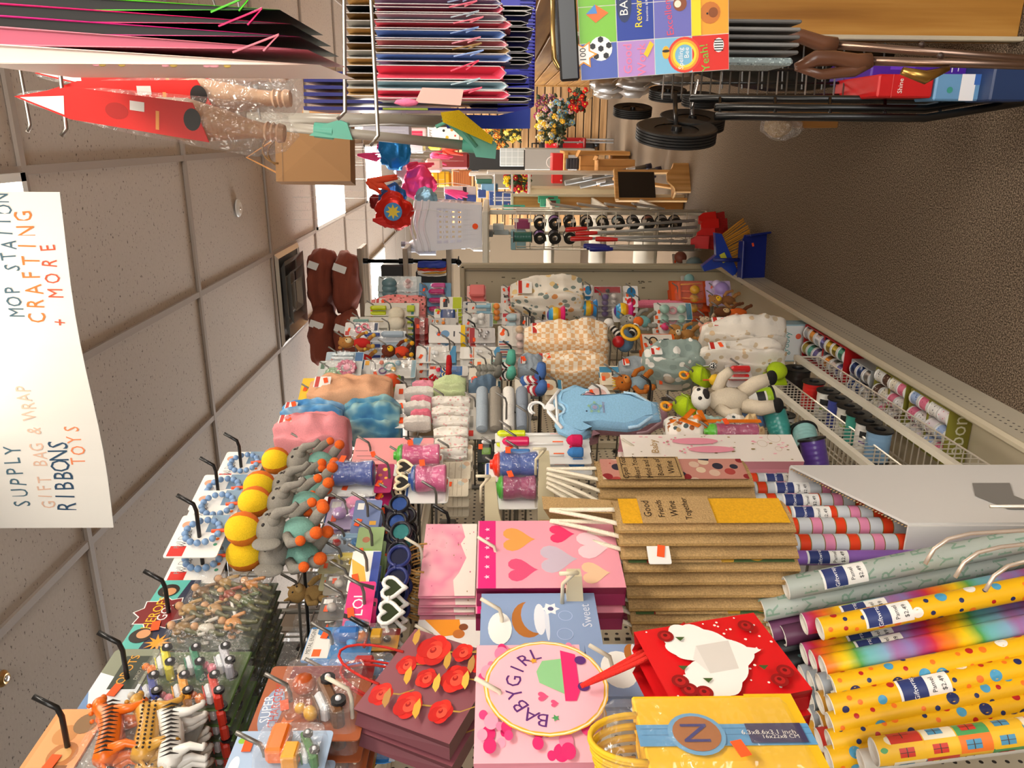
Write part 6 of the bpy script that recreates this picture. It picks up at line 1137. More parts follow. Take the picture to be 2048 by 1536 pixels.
# bare pegs that stick out between the goods
for i in range(46):
    y = rnd.uniform(1.5, 4.25); z = rnd.uniform(.75, 2.12); k = hook(Vector((PEG + rnd.uniform(.24, .38), y, z)), 'goods', i % 2 == 0); k['label'] = 'bare wire peg hook among the baby goods'; k['group'] = 'bare peg hooks among the baby goods'
# ================================================================ beyond the left shelving
# black pipe and board shelf with cushions
D_ = 5.5; A_ = PD(722, 522, D_); 
ZT = PD(722, 522, D_).z; ZB = PD(918, 522, D_).z
o = thing('pipe_shelf', 'black iron pipe shelf with three weathered boards on top of the next unit', 'shelf', (A_.x, A_.y, ZB))
PM = mat('191917', 'metal'); BW = woodmat('weathered_board', '4e453b', '8a7d6c', 'a89a86', 'X')
for xo in (0, -.8):
    q = MB().tube([(xo, 0, 0), (xo, 0, ZT - ZB + .09)], .014, PM, 10); 
    for px in (722, 812, 898): z = PD(px, 522, D_).z - ZB; q.lathe([(.014, -.05), (.02, -.05), (.02, -.015), (.014, -.015)], PM, (xo, 0, z), 10); q.lathe([(.014, .015), (.02, .015), (.02, .05), (.014, .05)], PM, (xo, 0, z), 10)
    q.lathe([(0, 0), (.038, 0), (.038, .006), (.02, .008), (.018, .03)], PM, (xo, 0, 0), 14, Matrix.Rotation(R(0), 3, 'X')); q.tube([(xo, 0, .01), (xo + .0, -.05, .0)], .02, PM, 10); q.build('pipe', o)
for px in (722, 812, 898): MB().box((-.38, .08, PD(px, 522, D_).z - ZB), (.95, .26, .035), BW, .004).build('board', o)
TC = mat('8a4430', 'fabric')
def cushion(label, c, rx, ry, rz, seed, tagp=True):
    o = thing('cushion', label, 'cushion', (c.x, c.y, c.z - rz)); q = MB(); vs = []; nu, nv = 22, 14
    q.ball((0, 0, rz), (rx, ry, rz * 1.15), TC, None, 30, 22, .2, seed, .66); q.build('cover', o)
    for sx in (-1, 1): MB().tube([(sx * rx * .8, 0, rz), (sx * rx * 1.04, 0, rz + .01)], [rz * .5, .008], TC, 8).build('corner', o)
    q = MB().tube([(rx * math.cos(a) * .99, ry * math.sin(a) * .99, rz) for a in [2 * math.pi * k / 24 for k in range(24)]], .004, mat('6a2c1e', 'fabric'), 5, closed=True); 
    if tagp: q = MB().prism(rrect(.05, .09, .004), 0, .001, 'f0eee8'); q.M = Matrix(); t = q.build('paper_tag', o, (rx * .55, -ry * .98, rz * .6)); t.rotation_euler = (0, R(20), 0)
    return o
zc1 = PD(693, 560, D_).z; zc2 = PD(646, 560, D_).z
cushion('terracotta cushion on the right of the pipe shelf, lower layer', PD(695, 565, 5.45), .21, .2, .075, 1)
cushion('terracotta cushion on the right of the pipe shelf, upper layer with a white tag', PD(647, 562, 5.45), .22, .2, .08, 2)
cushion('terracotta cushion on the left of the pipe shelf, upper layer', PD(650, 672, 5.4), .2, .2, .08, 3)
cushion('terracotta cushion on the left of the pipe shelf, lower layer', PD(698, 680, 5.4), .2, .2, .075, 4)
def blk(name, label, cat, box, D, m, t=.2, ch=.01, extra=None, part='body', group=None, yaw=0):
    """box facing the camera: picture box at depth D"""
    x0, y0, x1, y1 = box; a = PD((x0 + x1) / 2, (y0 + y1) / 2, D); s = F_PX / D; w, h = (y1 - y0) / s, (x1 - x0) / s
    o = thing(name, label, cat, (a.x, a.y, a.z - h / 2), yaw, group); MB().box((0, t / 2, h / 2), (w, t, h), mat(m, 'card') if isinstance(m, str) else m, ch).build(part, o)
    if extra: draw(MB(), extra, w, h, -.001).build('front_print', o)
    return o, w, h
blk('storage_bin', 'black fabric storage bin on the middle board of the pipe shelf', 'storage bin', (762, 530, 808, 582), 5.5, '1c1b1a', .2, extra=[('rect', 0, .95, .96, .03, '2e2c2a')])
blk('storage_bin', 'black fabric storage bin on the bottom board of the pipe shelf', 'storage bin', (832, 542, 893, 600), 5.5, '161514', .2, extra=[('rect', 0, .95, .96, .03, '2e2c2a')])
for i, (c, d) in enumerate((('2a3f9a', 'navy'), ('c8402c', 'red'), ('e0a02a', 'mustard'), ('f0efe8', 'white'))):
    a = PD(862, 528 + 5 * i, 5.5); o = thing('folded_shirt', d + ' folded cloth beside the black bins on the pipe shelf', 'cloth', (a.x, a.y, PD(893, 528, 5.5).z), 0); MB().cloth(.05, .2, .16, mat(c, 'fabric'), 2, .1, i).build('cloth', o)
# next unit that carries it, seen past the end panel
g2 = thing('shelving_unit', 'beige shelving unit behind the end panel, carrying the baskets', 'shelving', (-1.0, 5.45, 0)); MB().box((-.35, -.1, .74), (.6, .9, 1.48), BEIGE, .01).build('body', g2); MB().box((-.05, -.1, 1.5), (1.2, .9, .04), mat('d8d2c4', 'card'), .008).build('top_shelf', g2)
q = MB(); q.box((.50, -.1, .75), (.03, .04, 1.5), mat('e4e0d4', 'card'), .004); q.box((.36, -.1, .75), (.02, .04, 1.5), mat('c9c4b4', 'card'), .004); q.build('upright', g2)
for i, zz in enumerate((.35, .7, 1.05)): MB().box((.3, .2, zz), (.5, .8, .02), mat('cfc9ba', 'card'), .004).build('shelf', g2)
for i, (bx, c, d) in enumerate((((986, 450, 1008, 462), 'c9d4d8', 'pale steel'), ((988, 462, 1018, 470), 'aab8be', 'blue-grey'), ((970, 462, 986, 474), '8a9498', 'dark grey'), ((1022, 462, 1052, 500), '8fb8c4', 'aqua'), ((1030, 440, 1060, 458), 'a03a6a', 'plum'))):
    blk('long_carton', d + ' carton on the shelves under the white baskets', 'box', bx, 5.2, c, .1, .004)
# nested laundry baskets
def basket3(k):
    a = PD(964, 449, 5.45) + Vector((0, 0, .045 * k)); W2, Dp, H = .17, .13, .36
    o = thing('laundry_basket', 'white plastic laundry basket, %s of the nested three' % ('lowest', 'middle', 'topmost')[k], 'laundry basket', (a.x, a.y, a.z + .0), 0, 'nested laundry baskets')
    M_ = mat('e6e6ee', 'plastic'); q = MB(); n = 9; rows = 8
    def sheet(p0, p1, sag=0):
        # wall from bottom edge p0 (a->b) to top edge p1 with square holes
        (a0, b0), (a1, b1) = p0, p1
        for i in range(n):
            for j in range(rows):
                u0, u1, v0, v1 = i / n, (i + 1) / n, j / rows, (j + 1) / rows
                def pt(u, v): return (Vector(a0).lerp(Vector(b0), u)).lerp(Vector(a1).lerp(Vector(b1), u), v)
                hole = 0 < i < n - 1 and 0 < j < rows - 1
                if not hole: q.add([pt(u0, v0), pt(u1, v0), pt(u1, v1), pt(u0, v1)], [(0, 1, 2, 3)], M_)
                else:
                    e = .14; c = [pt(u0, v0), pt(u1, v0), pt(u1, v1), pt(u0, v1)]; d = [pt(u0 + (u1 - u0) * e, v0 + (v1 - v0) * e), pt(u1 - (u1 - u0) * e, v0 + (v1 - v0) * e), pt(u1 - (u1 - u0) * e, v1 - (v1 - v0) * e), pt(u0 + (u1 - u0) * e, v1 - (v1 - v0) * e)]
                    q.add(c + d, [(0, 1, 5, 4), (1, 2, 6, 5), (2, 3, 7, 6), (3, 0, 4, 7)], M_)
    b = .84; B_ = [(-W2 * b, -Dp * b, 0), (W2 * b, -Dp * b, 0), (W2 * b, Dp * b, 0), (-W2 * b, Dp * b, 0)]; T_ = [(-W2, -Dp, H), (W2, -Dp, H), (W2, Dp, H), (-W2, Dp, H)]
    for i in range(4): sheet((B_[i], B_[(i + 1) % 4]), (T_[i], T_[(i + 1) % 4]))
    q.add(B_, [(0, 1, 2, 3)], M_); q.build('basket_wall', o)
    q = MB(); pts = []
    for i in range(4):
        A2, C2 = Vector(T_[i]), Vector(T_[(i + 1) % 4])
        for t in range(8): u = t / 8; pts.append(A2.lerp(C2, u) + Vector((0, 0, .035 * math.sin(math.pi * u) ** 2 if i in (0, 2) else -.02 * math.sin(math.pi * u) ** 2)))
    q.tube(pts, .009, M_, 8, closed=True); q.build('rim', o)
    if k == 0: sticker(o, .0, .045, -Dp * .9, .02, False)
for k in range(3): basket3(k)
for i, (px, py, c) in enumerate(((838, 489, 'e8e8ec'), (850, 500, 'dcdce4'), (958, 492, 'd8d4d0'))):
    a = PD(px + 22, py, 5.7); o = thing('spray_bottle', 'white dispenser bottle %s the nested baskets' % ('nearest the rims of', 'left of', 'below the base of')[i], 'bottle', a); q = MB().lathe([(0, 0), (.04, 0), (.04, .12), (.018, .15), (.018, .18), (0, .18)], mat(c, 'plastic'), n=14); q.build('bottle', o); MB().lathe([(0, 0), (.024, 0), (.024, .03), (0, .03)], '8a8a92', (0, 0, .18), 12).build('cap', o)
# white wire rack of ribbon spools on the end of the unit
a = PD(1400, 462, 5.0); b = PD(1032, 462, 5.0); RH = b.z - a.z; RW = 75 / F_PX * 5.0
o = thing('wire_spool_rack', 'white wire rack of ribbon spools fixed behind the brooms', 'wire rack', (a.x, a.y, a.z))
q = MB()
for sx in (-1, 1): q.tube([(sx * RW / 2, 0, -.02), (sx * RW / 2, 0, RH)], .006, WRW, 7); q.tube([(sx * RW / 2, .12, -.02), (sx * RW / 2, .12, RH)], .004, WRW, 7)
for i in range(14):
    z = RH * i / 13
    q.tube([(-RW / 2, 0, z), (RW / 2, 0, z)], .0035, WRW, 6)
    for xx in (-.25, .25): q.tube([(xx * RW, 0, z), (xx * RW, .12, z - .0), (xx * RW, .12, z + .04)], .0025, WRW, 5); q.box((xx * RW, -.004, z), (.02, .003, .028), WRW)
q.build('wires', o)
for j, px in enumerate((1080, 1110, 1140, 1174, 1206, 1238, 1268, 1298, 1326, 1352)):
    for i, py in enumerate((448, 477)):
        if px > 1140 and i == 1: continue
        cs = ('e8e4da', '8a5fa0', '3f3f44', 'c8b4a0', 'f0e0b0', 'a8c0c8', '8a8a8c', 'c87a6a', 'b0b0b4', '6a6a70'); P_ = PD(px, py, 4.98)
        spool('black ended spool of %s ribbon, %s column of the rack, %s from the top' % (('white', 'purple', 'charcoal', 'tan', 'cream', 'pale blue', 'grey', 'coral', 'silver', 'slate')[j], ('right', 'left')[i], ('first', 'second', 'third', 'fourth', 'fifth', 'sixth', 'seventh', 'eighth', 'ninth', 'tenth')[j]), P_, cs[(j + i) % 10], .04, .07, (-90, 0, -12), None, 'spools on the wire rack')
spool('dark green ribbon spool standing upright on the wire rack', PD(1064, 474, 4.95), '2f6a60', .036, .12, (0, 0, 0), None)
for i in range(4):
    P_ = PD(1130 + 55 * i, 412, 5.0); o = thing('newspaper_bundle' if 0 else 'folded_chart', 'grey folded sheet sticking out above the wire rack, place %s from the top' % ('one', 'two', 'three', 'four')[i], 'paper', P_, 0, 'grey sheets above the wire rack'); o.rotation_euler = (0, R(8), 0); MB().box((0, 0, 0), (.012, .1, .2), mat('9a948c', 'paper'), .003).build('sheet', o)
# brooms and brushes leaning at the end of the shelf
def broom(label, top, bot, grip, pole, kind, fib=None, n=1, group=None):
    d = top - bot; L = d.length; o = thing('broom' if kind != 'scoop' else 'dust_scoop', label, 'broom' if kind != 'scoop' else 'dustpan', bot, 0, group, rot=d.to_track_quat('Z', 'Y').to_euler())
    MB().tube([(0, 0, .1), (0, 0, L - .1)], .0085, mat(pole, 'plastic'), 10).build('pole', o)
    q = MB().lathe([(0, 0), (.013, .004), (.015, .03), (.012, .1), (.009, .13)], mat(grip, 'plastic'), (0, 0, L), 12, Matrix.Rotation(math.pi, 3, 'X')); q.build('grip', o)
    if kind == 'red':
        q = MB().prism([(-.036, -.02), (.036, -.02), (.034, .05), (.012, .08), (-.012, .08), (-.034, .05)], -.02, .02, mat('cc1c18', 'plastic')); q.build('brush_head', o)
        q = MB()
        for i in range(12): q.tube([(-.033 + .006 * i, 0, -.02), (-.04 + .0075 * i, 0, -.07)], .004, mat(fib or 'a01410', 'rope'), 5)
        q.build('bristles', o); MB().box((0, -.022, .03), (.045, .002, .04), 'eae6dc', .001).build('paper_label', o)
    return o
for i, (tp, bt, g) in enumerate((((1130, 460), (1415, 438), 'c8201c'), ((1150, 468), (1420, 452), 'c8201c'), ((1140, 478), (1412, 470), 'c8201c'), ((1190, 478), (1400, 484), 'c8201c'))):
    broom('red brush on a grey pole, %s of the four red ones' % ('first from the aisle', 'second from the aisle', 'third from the aisle', 'furthest from the aisle')[i], PD(tp[0], tp[1], 4.55 - .03 * i), PD(bt[0] + 10, bt[1], 4.45 - .03 * i), g, '8f8d88', 'red', None, 1, 'red brushes leaning by the end panel')
for i in range(3):
    T_, B_ = PD(1166 + 6 * i, 492 + 3 * i, 4.3 - .03 * i), PD(1425, 492 + 4 * i, 4.3 - .03 * i)
    broom('navy gripped broom on a thin steel pole, %s of three' % ('right', 'middle', 'left')[i], T_, B_, '22287a', '7a7468', 'plain', None, 1, 'navy gripped brooms')
T_ = PD(1436, 492, 4.15); o = thing('angle_broom', 'blue angled broom head with long straw coloured bristles resting on the dustpan', 'broom', T_ + Vector((0, -.02, -.13)), 0); o.rotation_euler.y = R(-28)
q = MB().prism([(-.1, .08), (.12, .08), (.14, .11), (.03, .15), (.01, .24), (-.02, .24), (-.04, .15), (-.12, .11)], -.02, .02, mat('1c3a9a', 'plastic')); q.build('head', o)
q = MB()
for i in range(22): q.tube([(-.095 + .0098 * i, rnd.uniform(-.01, .01), .08), (-.13 + .0125 * i, rnd.uniform(-.02, .02), -.06)], .0042, mat('c98a2a', 'rope'), 5)
q.build('bristles', o); q = MB(); q.box((.0, -.0215, .12), (.05, .002, .03), 'c9c83a', .001); q.build('paper_label', o)
a = PD(1505, 520, 4.1); o = thing('dustpan', 'large navy blue dustpan standing on the carpet', 'dustpan', (a.x, a.y, .0), 8); o.rotation_euler.x = R(12)
q = MB(); NV = mat('1c2a78', 'plastic'); q.prism([(-.14, .0), (.14, .0), (.13, .13), (.05, .16), (-.05, .16), (-.13, .13)], .02, .026, NV); q.box((-.135, 0, .06), (.01, .06, .13), NV, .002, Matrix.Rotation(R(8), 3, 'Y')); q.box((.135, 0, .06), (.01, .06, .13), NV, .002, Matrix.Rotation(R(-8), 3, 'Y')); q.box((0, .0, .155), (.2, .05, .012), NV, .003); q.build('pan', o); sticker(o, .08, .08, .018, .009)
q = MB().tube([(0, .01, .16), (0, .02, .3)], .01, NV, 10); q.build('handle', o)
# wood ended unit and the things around it, further down the aisle
WD = woodmat('oak_laminate', 'a06a30', 'bf8a48', 'd8a866', 'Z')
a = PZ(1368, 392, 0); b = PZ(1368, 424, 0); top = PY(1024, 408, a.y).z
o = thing('wood_end_panel', 'oak laminate end panel behind the ribbon rack', 'panel', ((a.x + b.x) / 2, a.y, 0)); ww = abs(a.x - b.x); MB().box((0, .02, top / 2), (ww, .04, top), WD, .003).build('panel', o)
q = MB(); q.box((ww / 2, .0, top / 2), (.02, .05, top), 'd8cdb4', .003); q.box((-ww / 2, 0, top / 2), (.02, .05, top), 'd8cdb4', .003); q.box((0, 0, top), (ww + .02, .05, .02), 'd8cdb4', .003); q.build('edge_trim', o)
for i, (bx, c) in enumerate((((1076, 392, 1116, 406), '3fb08a'), ((1080, 398, 1120, 414), '4fbc98'), ((1004, 410, 1050, 426), '4fb8a0'))):
    blk('craft_packet', 'mint green craft packet on the oak panel, %s' % ('upper one', 'lower one', 'lying on the white wire arm')[i], 'packet', bx, a.y - .25, c, .012, .003, extra=[('disc', -.2, .7, .15, '2a6a8a'), ('rect', .1, .35, .4, .3, '6a3a34')])
q_ = thing('wire_stand', 'white wire arm in front of the oak panel', 'wire arm', PD(1000, 415, 5.4)); 
MB().tube([(0, 0, .35), (0, -.02, -.02), (.0, -.02, -1.15)], .006, WRW, 6).build('upright', q_); MB().tube([(-.1, 0, -.02), (.1, 0, -.02), (.1, 0, -.09)], .005, WRW, 6).build('crossbar', q_)
blk('craft_shelving_unit', 'cream perforated unit beyond the oak panel', 'shelving', (1035, 378, 1300, 391), 6.9, 'cbbf9f', .4, .004)
blk('blue_craft_packs', 'blue packets with white dots hanging beyond the baskets', 'packets', (978, 384, 1030, 412), 6.2, '3a5aa8', .05, .004, extra=[('rect', -.1, .5, .1, .7, 'e8ecf4'), ('rect', .1, .5, .1, .7, 'c8d4f0'), ('disc', .3, .8, .06, 'f0f0f4'), ('disc', -.35, .25, .05, 'e8a0a8')])
# easel
a = PZ(1372, 372, 0); o = thing('chalkboard_easel', 'light wood children easel with a black board, standing on the carpet', 'easel', a, 35)
LW = woodmat('pine', 'b8864a', 'd8a868', 'e8c084', 'Z'); hh = .54
for sx in (-1, 1): MB().box((sx * .12, 0, hh / 2), (.025, .03, hh), LW, .004).build('leg', o); MB().box((sx * .12, .16, hh / 2), (.025, .03, hh), LW, .004, Matrix.Rotation(R(14), 3, 'X')).build('leg', o)
MB().box((0, -.01, hh * .7), (.22, .015, hh * .52), '1c1c20', .003).build('chalkboard', o); MB().box((0, -.015, hh - .01), (.26, .03, .03), LW, .004).build('top_rail', o)
q = MB().prism([(-.12, 0), (.12, 0), (.12, .11), (.08, .125), (.03, .17), (-.03, .17), (-.08, .125), (-.12, .11)], -.12, -.1, LW); q.box((0, -.06, .11), (.24, .12, .015), LW, .003); q.build('tray', o)
# grey tubes with plates
for i, (p0, p1) in enumerate((((1160, 372), (1322, 338)), ((1130, 366), (1302, 332)), ((1200, 368), (1310, 350)))):
    T_ = PD(p0[0], p0[1], 6.6); Bz = PZ(p1[0], p1[1], .02) if i == 0 else PD(p1[0], p1[1], 6.7); o = thing('support_pole', 'grey pole with dark foot and white clips, %s of three leaning together' % ('front', 'rear', 'short')[i], 'pole', Bz, 0, 'leaning grey poles', rot=(T_ - Bz).to_track_quat('Z', 'Y').to_euler()); L_ = (T_ - Bz).length
    MB().tube([(0, 0, .03), (0, 0, L_)], .022, mat('7a7874', 'plastic'), 10).build('pole', o); MB().tube([(0, 0, 0), (0, 0, .05)], .026, '26243a', 10).build('foot', o)
    if i < 2:
        for k in range(3): MB().box((.03, -.01, L_ * (.25 + .25 * k)), (.03, .02, .08), 'dcdcdc', .004).build('clip', o)
# cartons
CB = mat('b07c40', 'paper')
for i, (bx, D, d) in enumerate((((1196, 320, 1270, 345), 7.6, 'long brown carton standing on the carpet behind the grey poles'), ((1160, 312, 1196, 352), 7.9, 'open brown carton on the low wooden shelf'), ((1225, 306, 1262, 322), 8.3, 'small light carton behind the long one'))):
    o, w, h = blk('cardboard_carton', d, 'box', bx, D, CB, .3, .004, extra=[('rect', 0, .5, .03, 1, '8a5c28')])
    for sx in (-1, 1): MB().box((sx * w * .6, .05, h + .02), (w * .35, .28, .004), CB, 0, Matrix.Rotation(R(sx * 25), 3, 'Y')).build('flap', o)
o, w, h = blk('low_table', 'low oak shelf carrying cartons and dark folders', 'table', (1128, 305, 1136, 365), 8.1, WD, .5, .003)
for sx in (-1, 1): MB().box((sx * w * .46, .25, -.3), (.04, .45, .7), WD, .003).build('side', o)
for i in range(5): blk('dark_folder', 'charcoal folder stacked on the low oak shelf', 'folder', (1133 + 6 * i, 318, 1138 + 6 * i, 338), 8.0, '3a3a40', .3, .002, group='charcoal folders on the low oak shelf')
o, w, h = blk('toolbox', 'bright red metal box with a white handle beside the white shelving', 'box', (1104, 308, 1126, 366), 7.2, 'd0181c', .25, .006, extra=[('rect', 0, .95, 1, .06, 'e85a5a'), ('disc', -.4, .15, .03, 'f0d0d0')])
MB().tube([(w * .2 + .05 * math.cos(t), .02, h + .05 * math.sin(t)) for t in [math.pi * k / 8 for k in range(9)]], .004, 'eeeeee', 6).build('handle', o)
for i, (bx, d, c) in enumerate((((1126, 276, 1168, 310), 'larger', 'c01a20'), ((1090, 282, 1116, 308), 'smaller', 'c8222a'))):
    o, w, h = blk('chair_back', d + ' red plastic chair at the end of the aisle', 'chair', bx, 9.5, c, .04, .015, extra=[('disc', .2, .3, .06, 'f0c0c0'), ('disc', .32, .2, .04, 'f0c0c0')], part='backrest')
    MB().box((0, -.12, .02), (w, .25, .03), mat(c, 'plastic'), .01).build('seat', o)
    for sx in (-1, 1): MB().tube([(sx * w * .4, -.2, 0), (sx * w * .42, -.2, -o.location.z + .01)], .01, 'b8b8b8', 6).build('leg', o); MB().tube([(sx * w * .4, .0, 0), (sx * w * .42, .03, -o.location.z + .01)], .01, 'b8b8b8', 6).build('leg', o)
o, w, h = blk('luggage', 'black wheeled suitcase with a looped handle at the end of the aisle', 'suitcase', (1078, 285, 1190, 312), 9.9, '18181a', .25, .03); MB().tube([(-w * .4, -.02, h), (-w * .4, -.02, h + .09), (w * .4, -.02, h + .09), (w * .4, -.02, h)], .012, '18181a', 8).build('handle', o)
for sx in (-1, 1): MB().ball((sx * w * .4, .05, -.02), .04, '111111').build('wheel', o)
# flower displays: bunches of fabric flowers in tubs
def bunch(label, box, D, cols, n, seed, green='3f4a34'):
    x0, y0, x1, y1 = box; a = PD((x0 + x1) / 2, (y0 + y1) / 2, D); s = F_PX / D; w, h = (y1 - y0) / s, (x1 - x0) / s; r_ = random.Random(seed)
    o = thing('flower_bunch', label, 'artificial flowers', (a.x, a.y, a.z - h / 2)); q = MB(); 
    for i in range(n):
        c = r_.choice(cols); f = MB(); x, y, z = r_.uniform(-.5, .5) * w, r_.uniform(-.12, .12), r_.uniform(.1, 1) * h; e = r_.uniform(.6, 1.25) * .026
        q.tube([(0, 0, 0), (x * .6, y, z * .6), (x, y, z)], .003, green, 4)
        for k in range(5): an = 2 * math.pi * k / 5 + r_.random(); f.ball((x + e * .7 * math.cos(an), y - .006, z + e * .7 * math.sin(an)), (e * .55, e * .3, e * .55), mat(c, 'fabric'), nu=6, nv=4)
        f.ball((x, y - .014, z), e * .35, 'e0c84a', nu=6, nv=4); f.build('flower', o)
    for i in range(n): q.ball((r_.uniform(-.5, .5) * w, r_.uniform(-.08, .12), r_.uniform(0, .9) * h), (.03, .01, .016), mat(green, 'fabric'), Matrix.Rotation(r_.random() * 3, 3, 'Y'), 6, 4)
    q.build('stems', o)
    return o
bunch('mauve and plum artificial flowers by the end of the aisle', (1072, 190, 1115, 240), 9.2, ['7a3a5a', 'a04a6a', 'c88a9a', '8f2a4a'], 40, 1)
bunch('pale blue and blush artificial flowers in the middle of the flower display', (1100, 200, 1150, 250), 9.1, ['8fb8cc', 'd8a8ac', 'e0d4c8', '7aa8c0'], 46, 2)
bunch('yellow and cream artificial flowers nearest the red chairs', (1074, 232, 1132, 285), 9.0, ['e0a82c', 'e8dcc0', '8fb4cc', 'f0c840', 'd8c8a8'], 60, 3)
bunch('bright red poinsettias beside the silver wrapped ones', (1138, 180, 1172, 220), 9.0, ['c8141a', 'e02a1c', 'b01014'], 34, 4)
bunch('orange autumn flowers hanging on the wooden slatwall', (972, 250, 1016, 300), 9.6, ['d8862a', 'b8601c', 'e8b040', 'c9742a'], 60, 5)
bunch('yellow autumn flowers hanging right of the orange ones', (1008, 248, 1042, 284), 9.6, ['d8b03a', 'e0c860', 'c9982a'], 40, 6)
bunch('red and yellow artificial flowers in a clear sleeve beyond the baskets', (1010, 348, 1062, 378), 6.8, ['b81418', 'f0c81c', 'f0d83a', 'a01014'], 40, 7, '2f4a2c')
o = thing('slatwall', 'oak slatwall on the back wall behind the flowers', 'slatwall', (PD(1000, 260, 10.6).x, 10.6 * .98, 0)); s_ = woodmat('slat_oak', '8a6a44', 'b0885c', 'c8a478', 'X'); q = MB(); q.box((0, .06, 1.0), (2.4, .02, 2.0), '3a2c1e')
for i in range(20): q.box((0, .03, .05 + .1 * i), (2.4, .03, .086), s_, .004)
q.build('slats', o)
blk('picture_board', 'black framed panel beyond the balloons', 'panel', (935, 300, 1050, 342), 8.6, '151516', .03, .004)
blk('white_organizer', 'clear drawer organizer on the grey counter', 'organizer', (1000, 297, 1048, 332), 8.3, 'c4cccc', .1, .004, extra=[('rect', 0, .25, 1, .02, 'f0f4f4'), ('rect', 0, .5, 1, .02, 'f0f4f4'), ('rect', 0, .75, 1, .02, 'f0f4f4'), ('rect', -.33, .5, .02, 1, 'f0f4f4'), ('rect', 0, .5, .02, 1, 'f0f4f4'), ('rect', .33, .5, .02, 1, 'f0f4f4')])
blk('service_counter', 'pale grey counter at the back of the shop', 'counter', (1048, 298, 1190, 340), 8.9, 'a8a49e', .5, .01)
blk('corrugated_box_stack', 'stack of brown corrugated trays beyond the balloons', 'box', (905, 342, 942, 372), 6.9, 'a05a24', .2, .004, extra=[('rect', 0, .1 * k + .08, 1, .02, '6a3414') for k in range(9)])
blk('gold_tinsel_pack', 'gold tinsel packs hanging in a row beyond the balloons', 'tinsel', (862, 344, 902, 374), 6.9, mat('c99a1c', 'foil'), .1, .02, extra=[('rect', 0, .3, 1, .04, '5a3a0c'), ('rect', 0, .65, 1, .04, '5a3a0c')])
blk('maroon_box', 'maroon velvet box beyond the mop', 'box', (878, 306, 938, 338), 7.4, '6a1418', .15, .02)
blk('party_pack', 'white packs with a black band beyond the baskets', 'packet', (888, 374, 952, 392), 6.0, 'd4d0cc', .08, .004, extra=[('rect', 0, .35, 1, .12, '1c1a1c')])
blk('party_pack', 'royal blue packs with a black band beyond the baskets', 'packet', (890, 390, 952, 408), 6.0, '2a4a9a', .08, .004, extra=[('rect', 0, .35, 1, .1, '1c1a1c')])
# balloons
def thread(o, z=0, x=0):
    MB().tube([(x, 0, z), (x, 0, CEIL - o.location.z)], .0007, 'd8d8d8', 4).build('hanging_thread', o)
def balloon(label, c, r, mt, asp=(1, .4, 1), seed=1, tail=True):
    o = thing('foil_balloon', label, 'balloon', c); q = MB(); q.ball((0, 0, 0), (r * asp[0], r * asp[1], r * asp[2]), mt, nu=26, nv=18, wob=.34, seed=seed); q.build('balloon', o); thread(o)
    if tail: MB().tube([(0, 0, -r * asp[2]), (.01, 0, -r * asp[2] - .12), (-.01, 0, -r * asp[2] - .25)], .002, 'd8d8d8', 5).build('string', o)
    return o
def streamer(label, a, b, r, c, seed):
    o = thing('tissue_streamer', label, 'tissue tassel', a); r_ = random.Random(seed); q = MB()
    for i in range(9):
        d = b - a + Vector((r_.uniform(-1, 1), 0, r_.uniform(-1, 1))) * r; q.tube([(0, 0, 0), d * .5 + Vector((0, 0, r_.uniform(-.5, .5) * r)), d], [r * .25, r * .3, r * .12], mat(c, 'paper'), 6)
    q.build('tissue', o); thread(o); return o
balloon('red and yellow round foil balloon with a blue picture, above the white baskets', PD(788, 422, 5.2), .115, mat('d8281c', 'foil'), seed=3)
o = COL.objects['foil_balloon']; q = MB(); q.disc(0, 0, .06, -.052, '3f8fd0', n=18); q.star(.0, .0, .05, -.054, 'f0d23a', 8, .5); q.build('print', o)
balloon('royal blue ruffled foil balloon with yellow, above the red one', PD(785, 395, 5.3), .09, mat('2f6ab8', 'foil'), seed=5, tail=False)
balloon('dark red round foil balloon behind a clear sleeve', PD(755, 405, 5.35), .055, mat('7a1c1c', 'foil'), seed=7, tail=False)
balloon('bright blue foil balloon with a pink crown, near the mop', PD(790, 305, 5.4), .11, mat('1f7fc8', 'foil'), seed=9)
balloon('magenta foil balloon beside the bright blue one', PD(768, 296, 5.5), .05, mat('d81c7a', 'foil'), seed=2, tail=False)
balloon('pink princess coloured foil balloon above the white baskets', PD(838, 368, 5.6), .12, mat('e8407f', 'foil'), seed=4)
balloon('silver metallic foil balloon beside the pink one', PD(820, 340, 5.8), .09, mat('c8c8cc', 'foil'), (1, .4, 1.3), seed=6)
balloon('lilac and aqua foil balloon by the basket rims', PD(852, 396, 5.3), .07, mat('8fb8d0', 'foil'), seed=8, tail=False)
streamer('vermilion tissue tassel above the red balloon', PD(735, 362, 5.2), PD(775, 368, 5.2), .07, 'f0502c', 1)
streamer('red tissue tassel left of the red balloon', PD(746, 440, 5.2), PD(792, 446, 5.2), .04, 'd82c24', 2)
streamer('pink tissue tassel beside the bright blue balloon', PD(715, 310, 5.4), PD(760, 313, 5.4), .035, 'e8407f', 3)
streamer('hot pink tissue tassel on the pink balloon', PD(815, 335, 5.6), PD(850, 345, 5.6), .08, 'f03a5c', 4)
streamer('rose tissue tassels near the maroon box', PD(862, 312, 6.5), PD(892, 316, 6.5), .06, 'f04a7a', 5)
streamer('coral tissue tassels near the mop head', PD(885, 300, 6.5), PD(912, 303, 6.5), .06, 'f0503a', 6)
streamer('pink tissue strips beside the white packs', PD(890, 382, 5.8), PD(925, 385, 5.8), .05, 'f04a8c', 7)
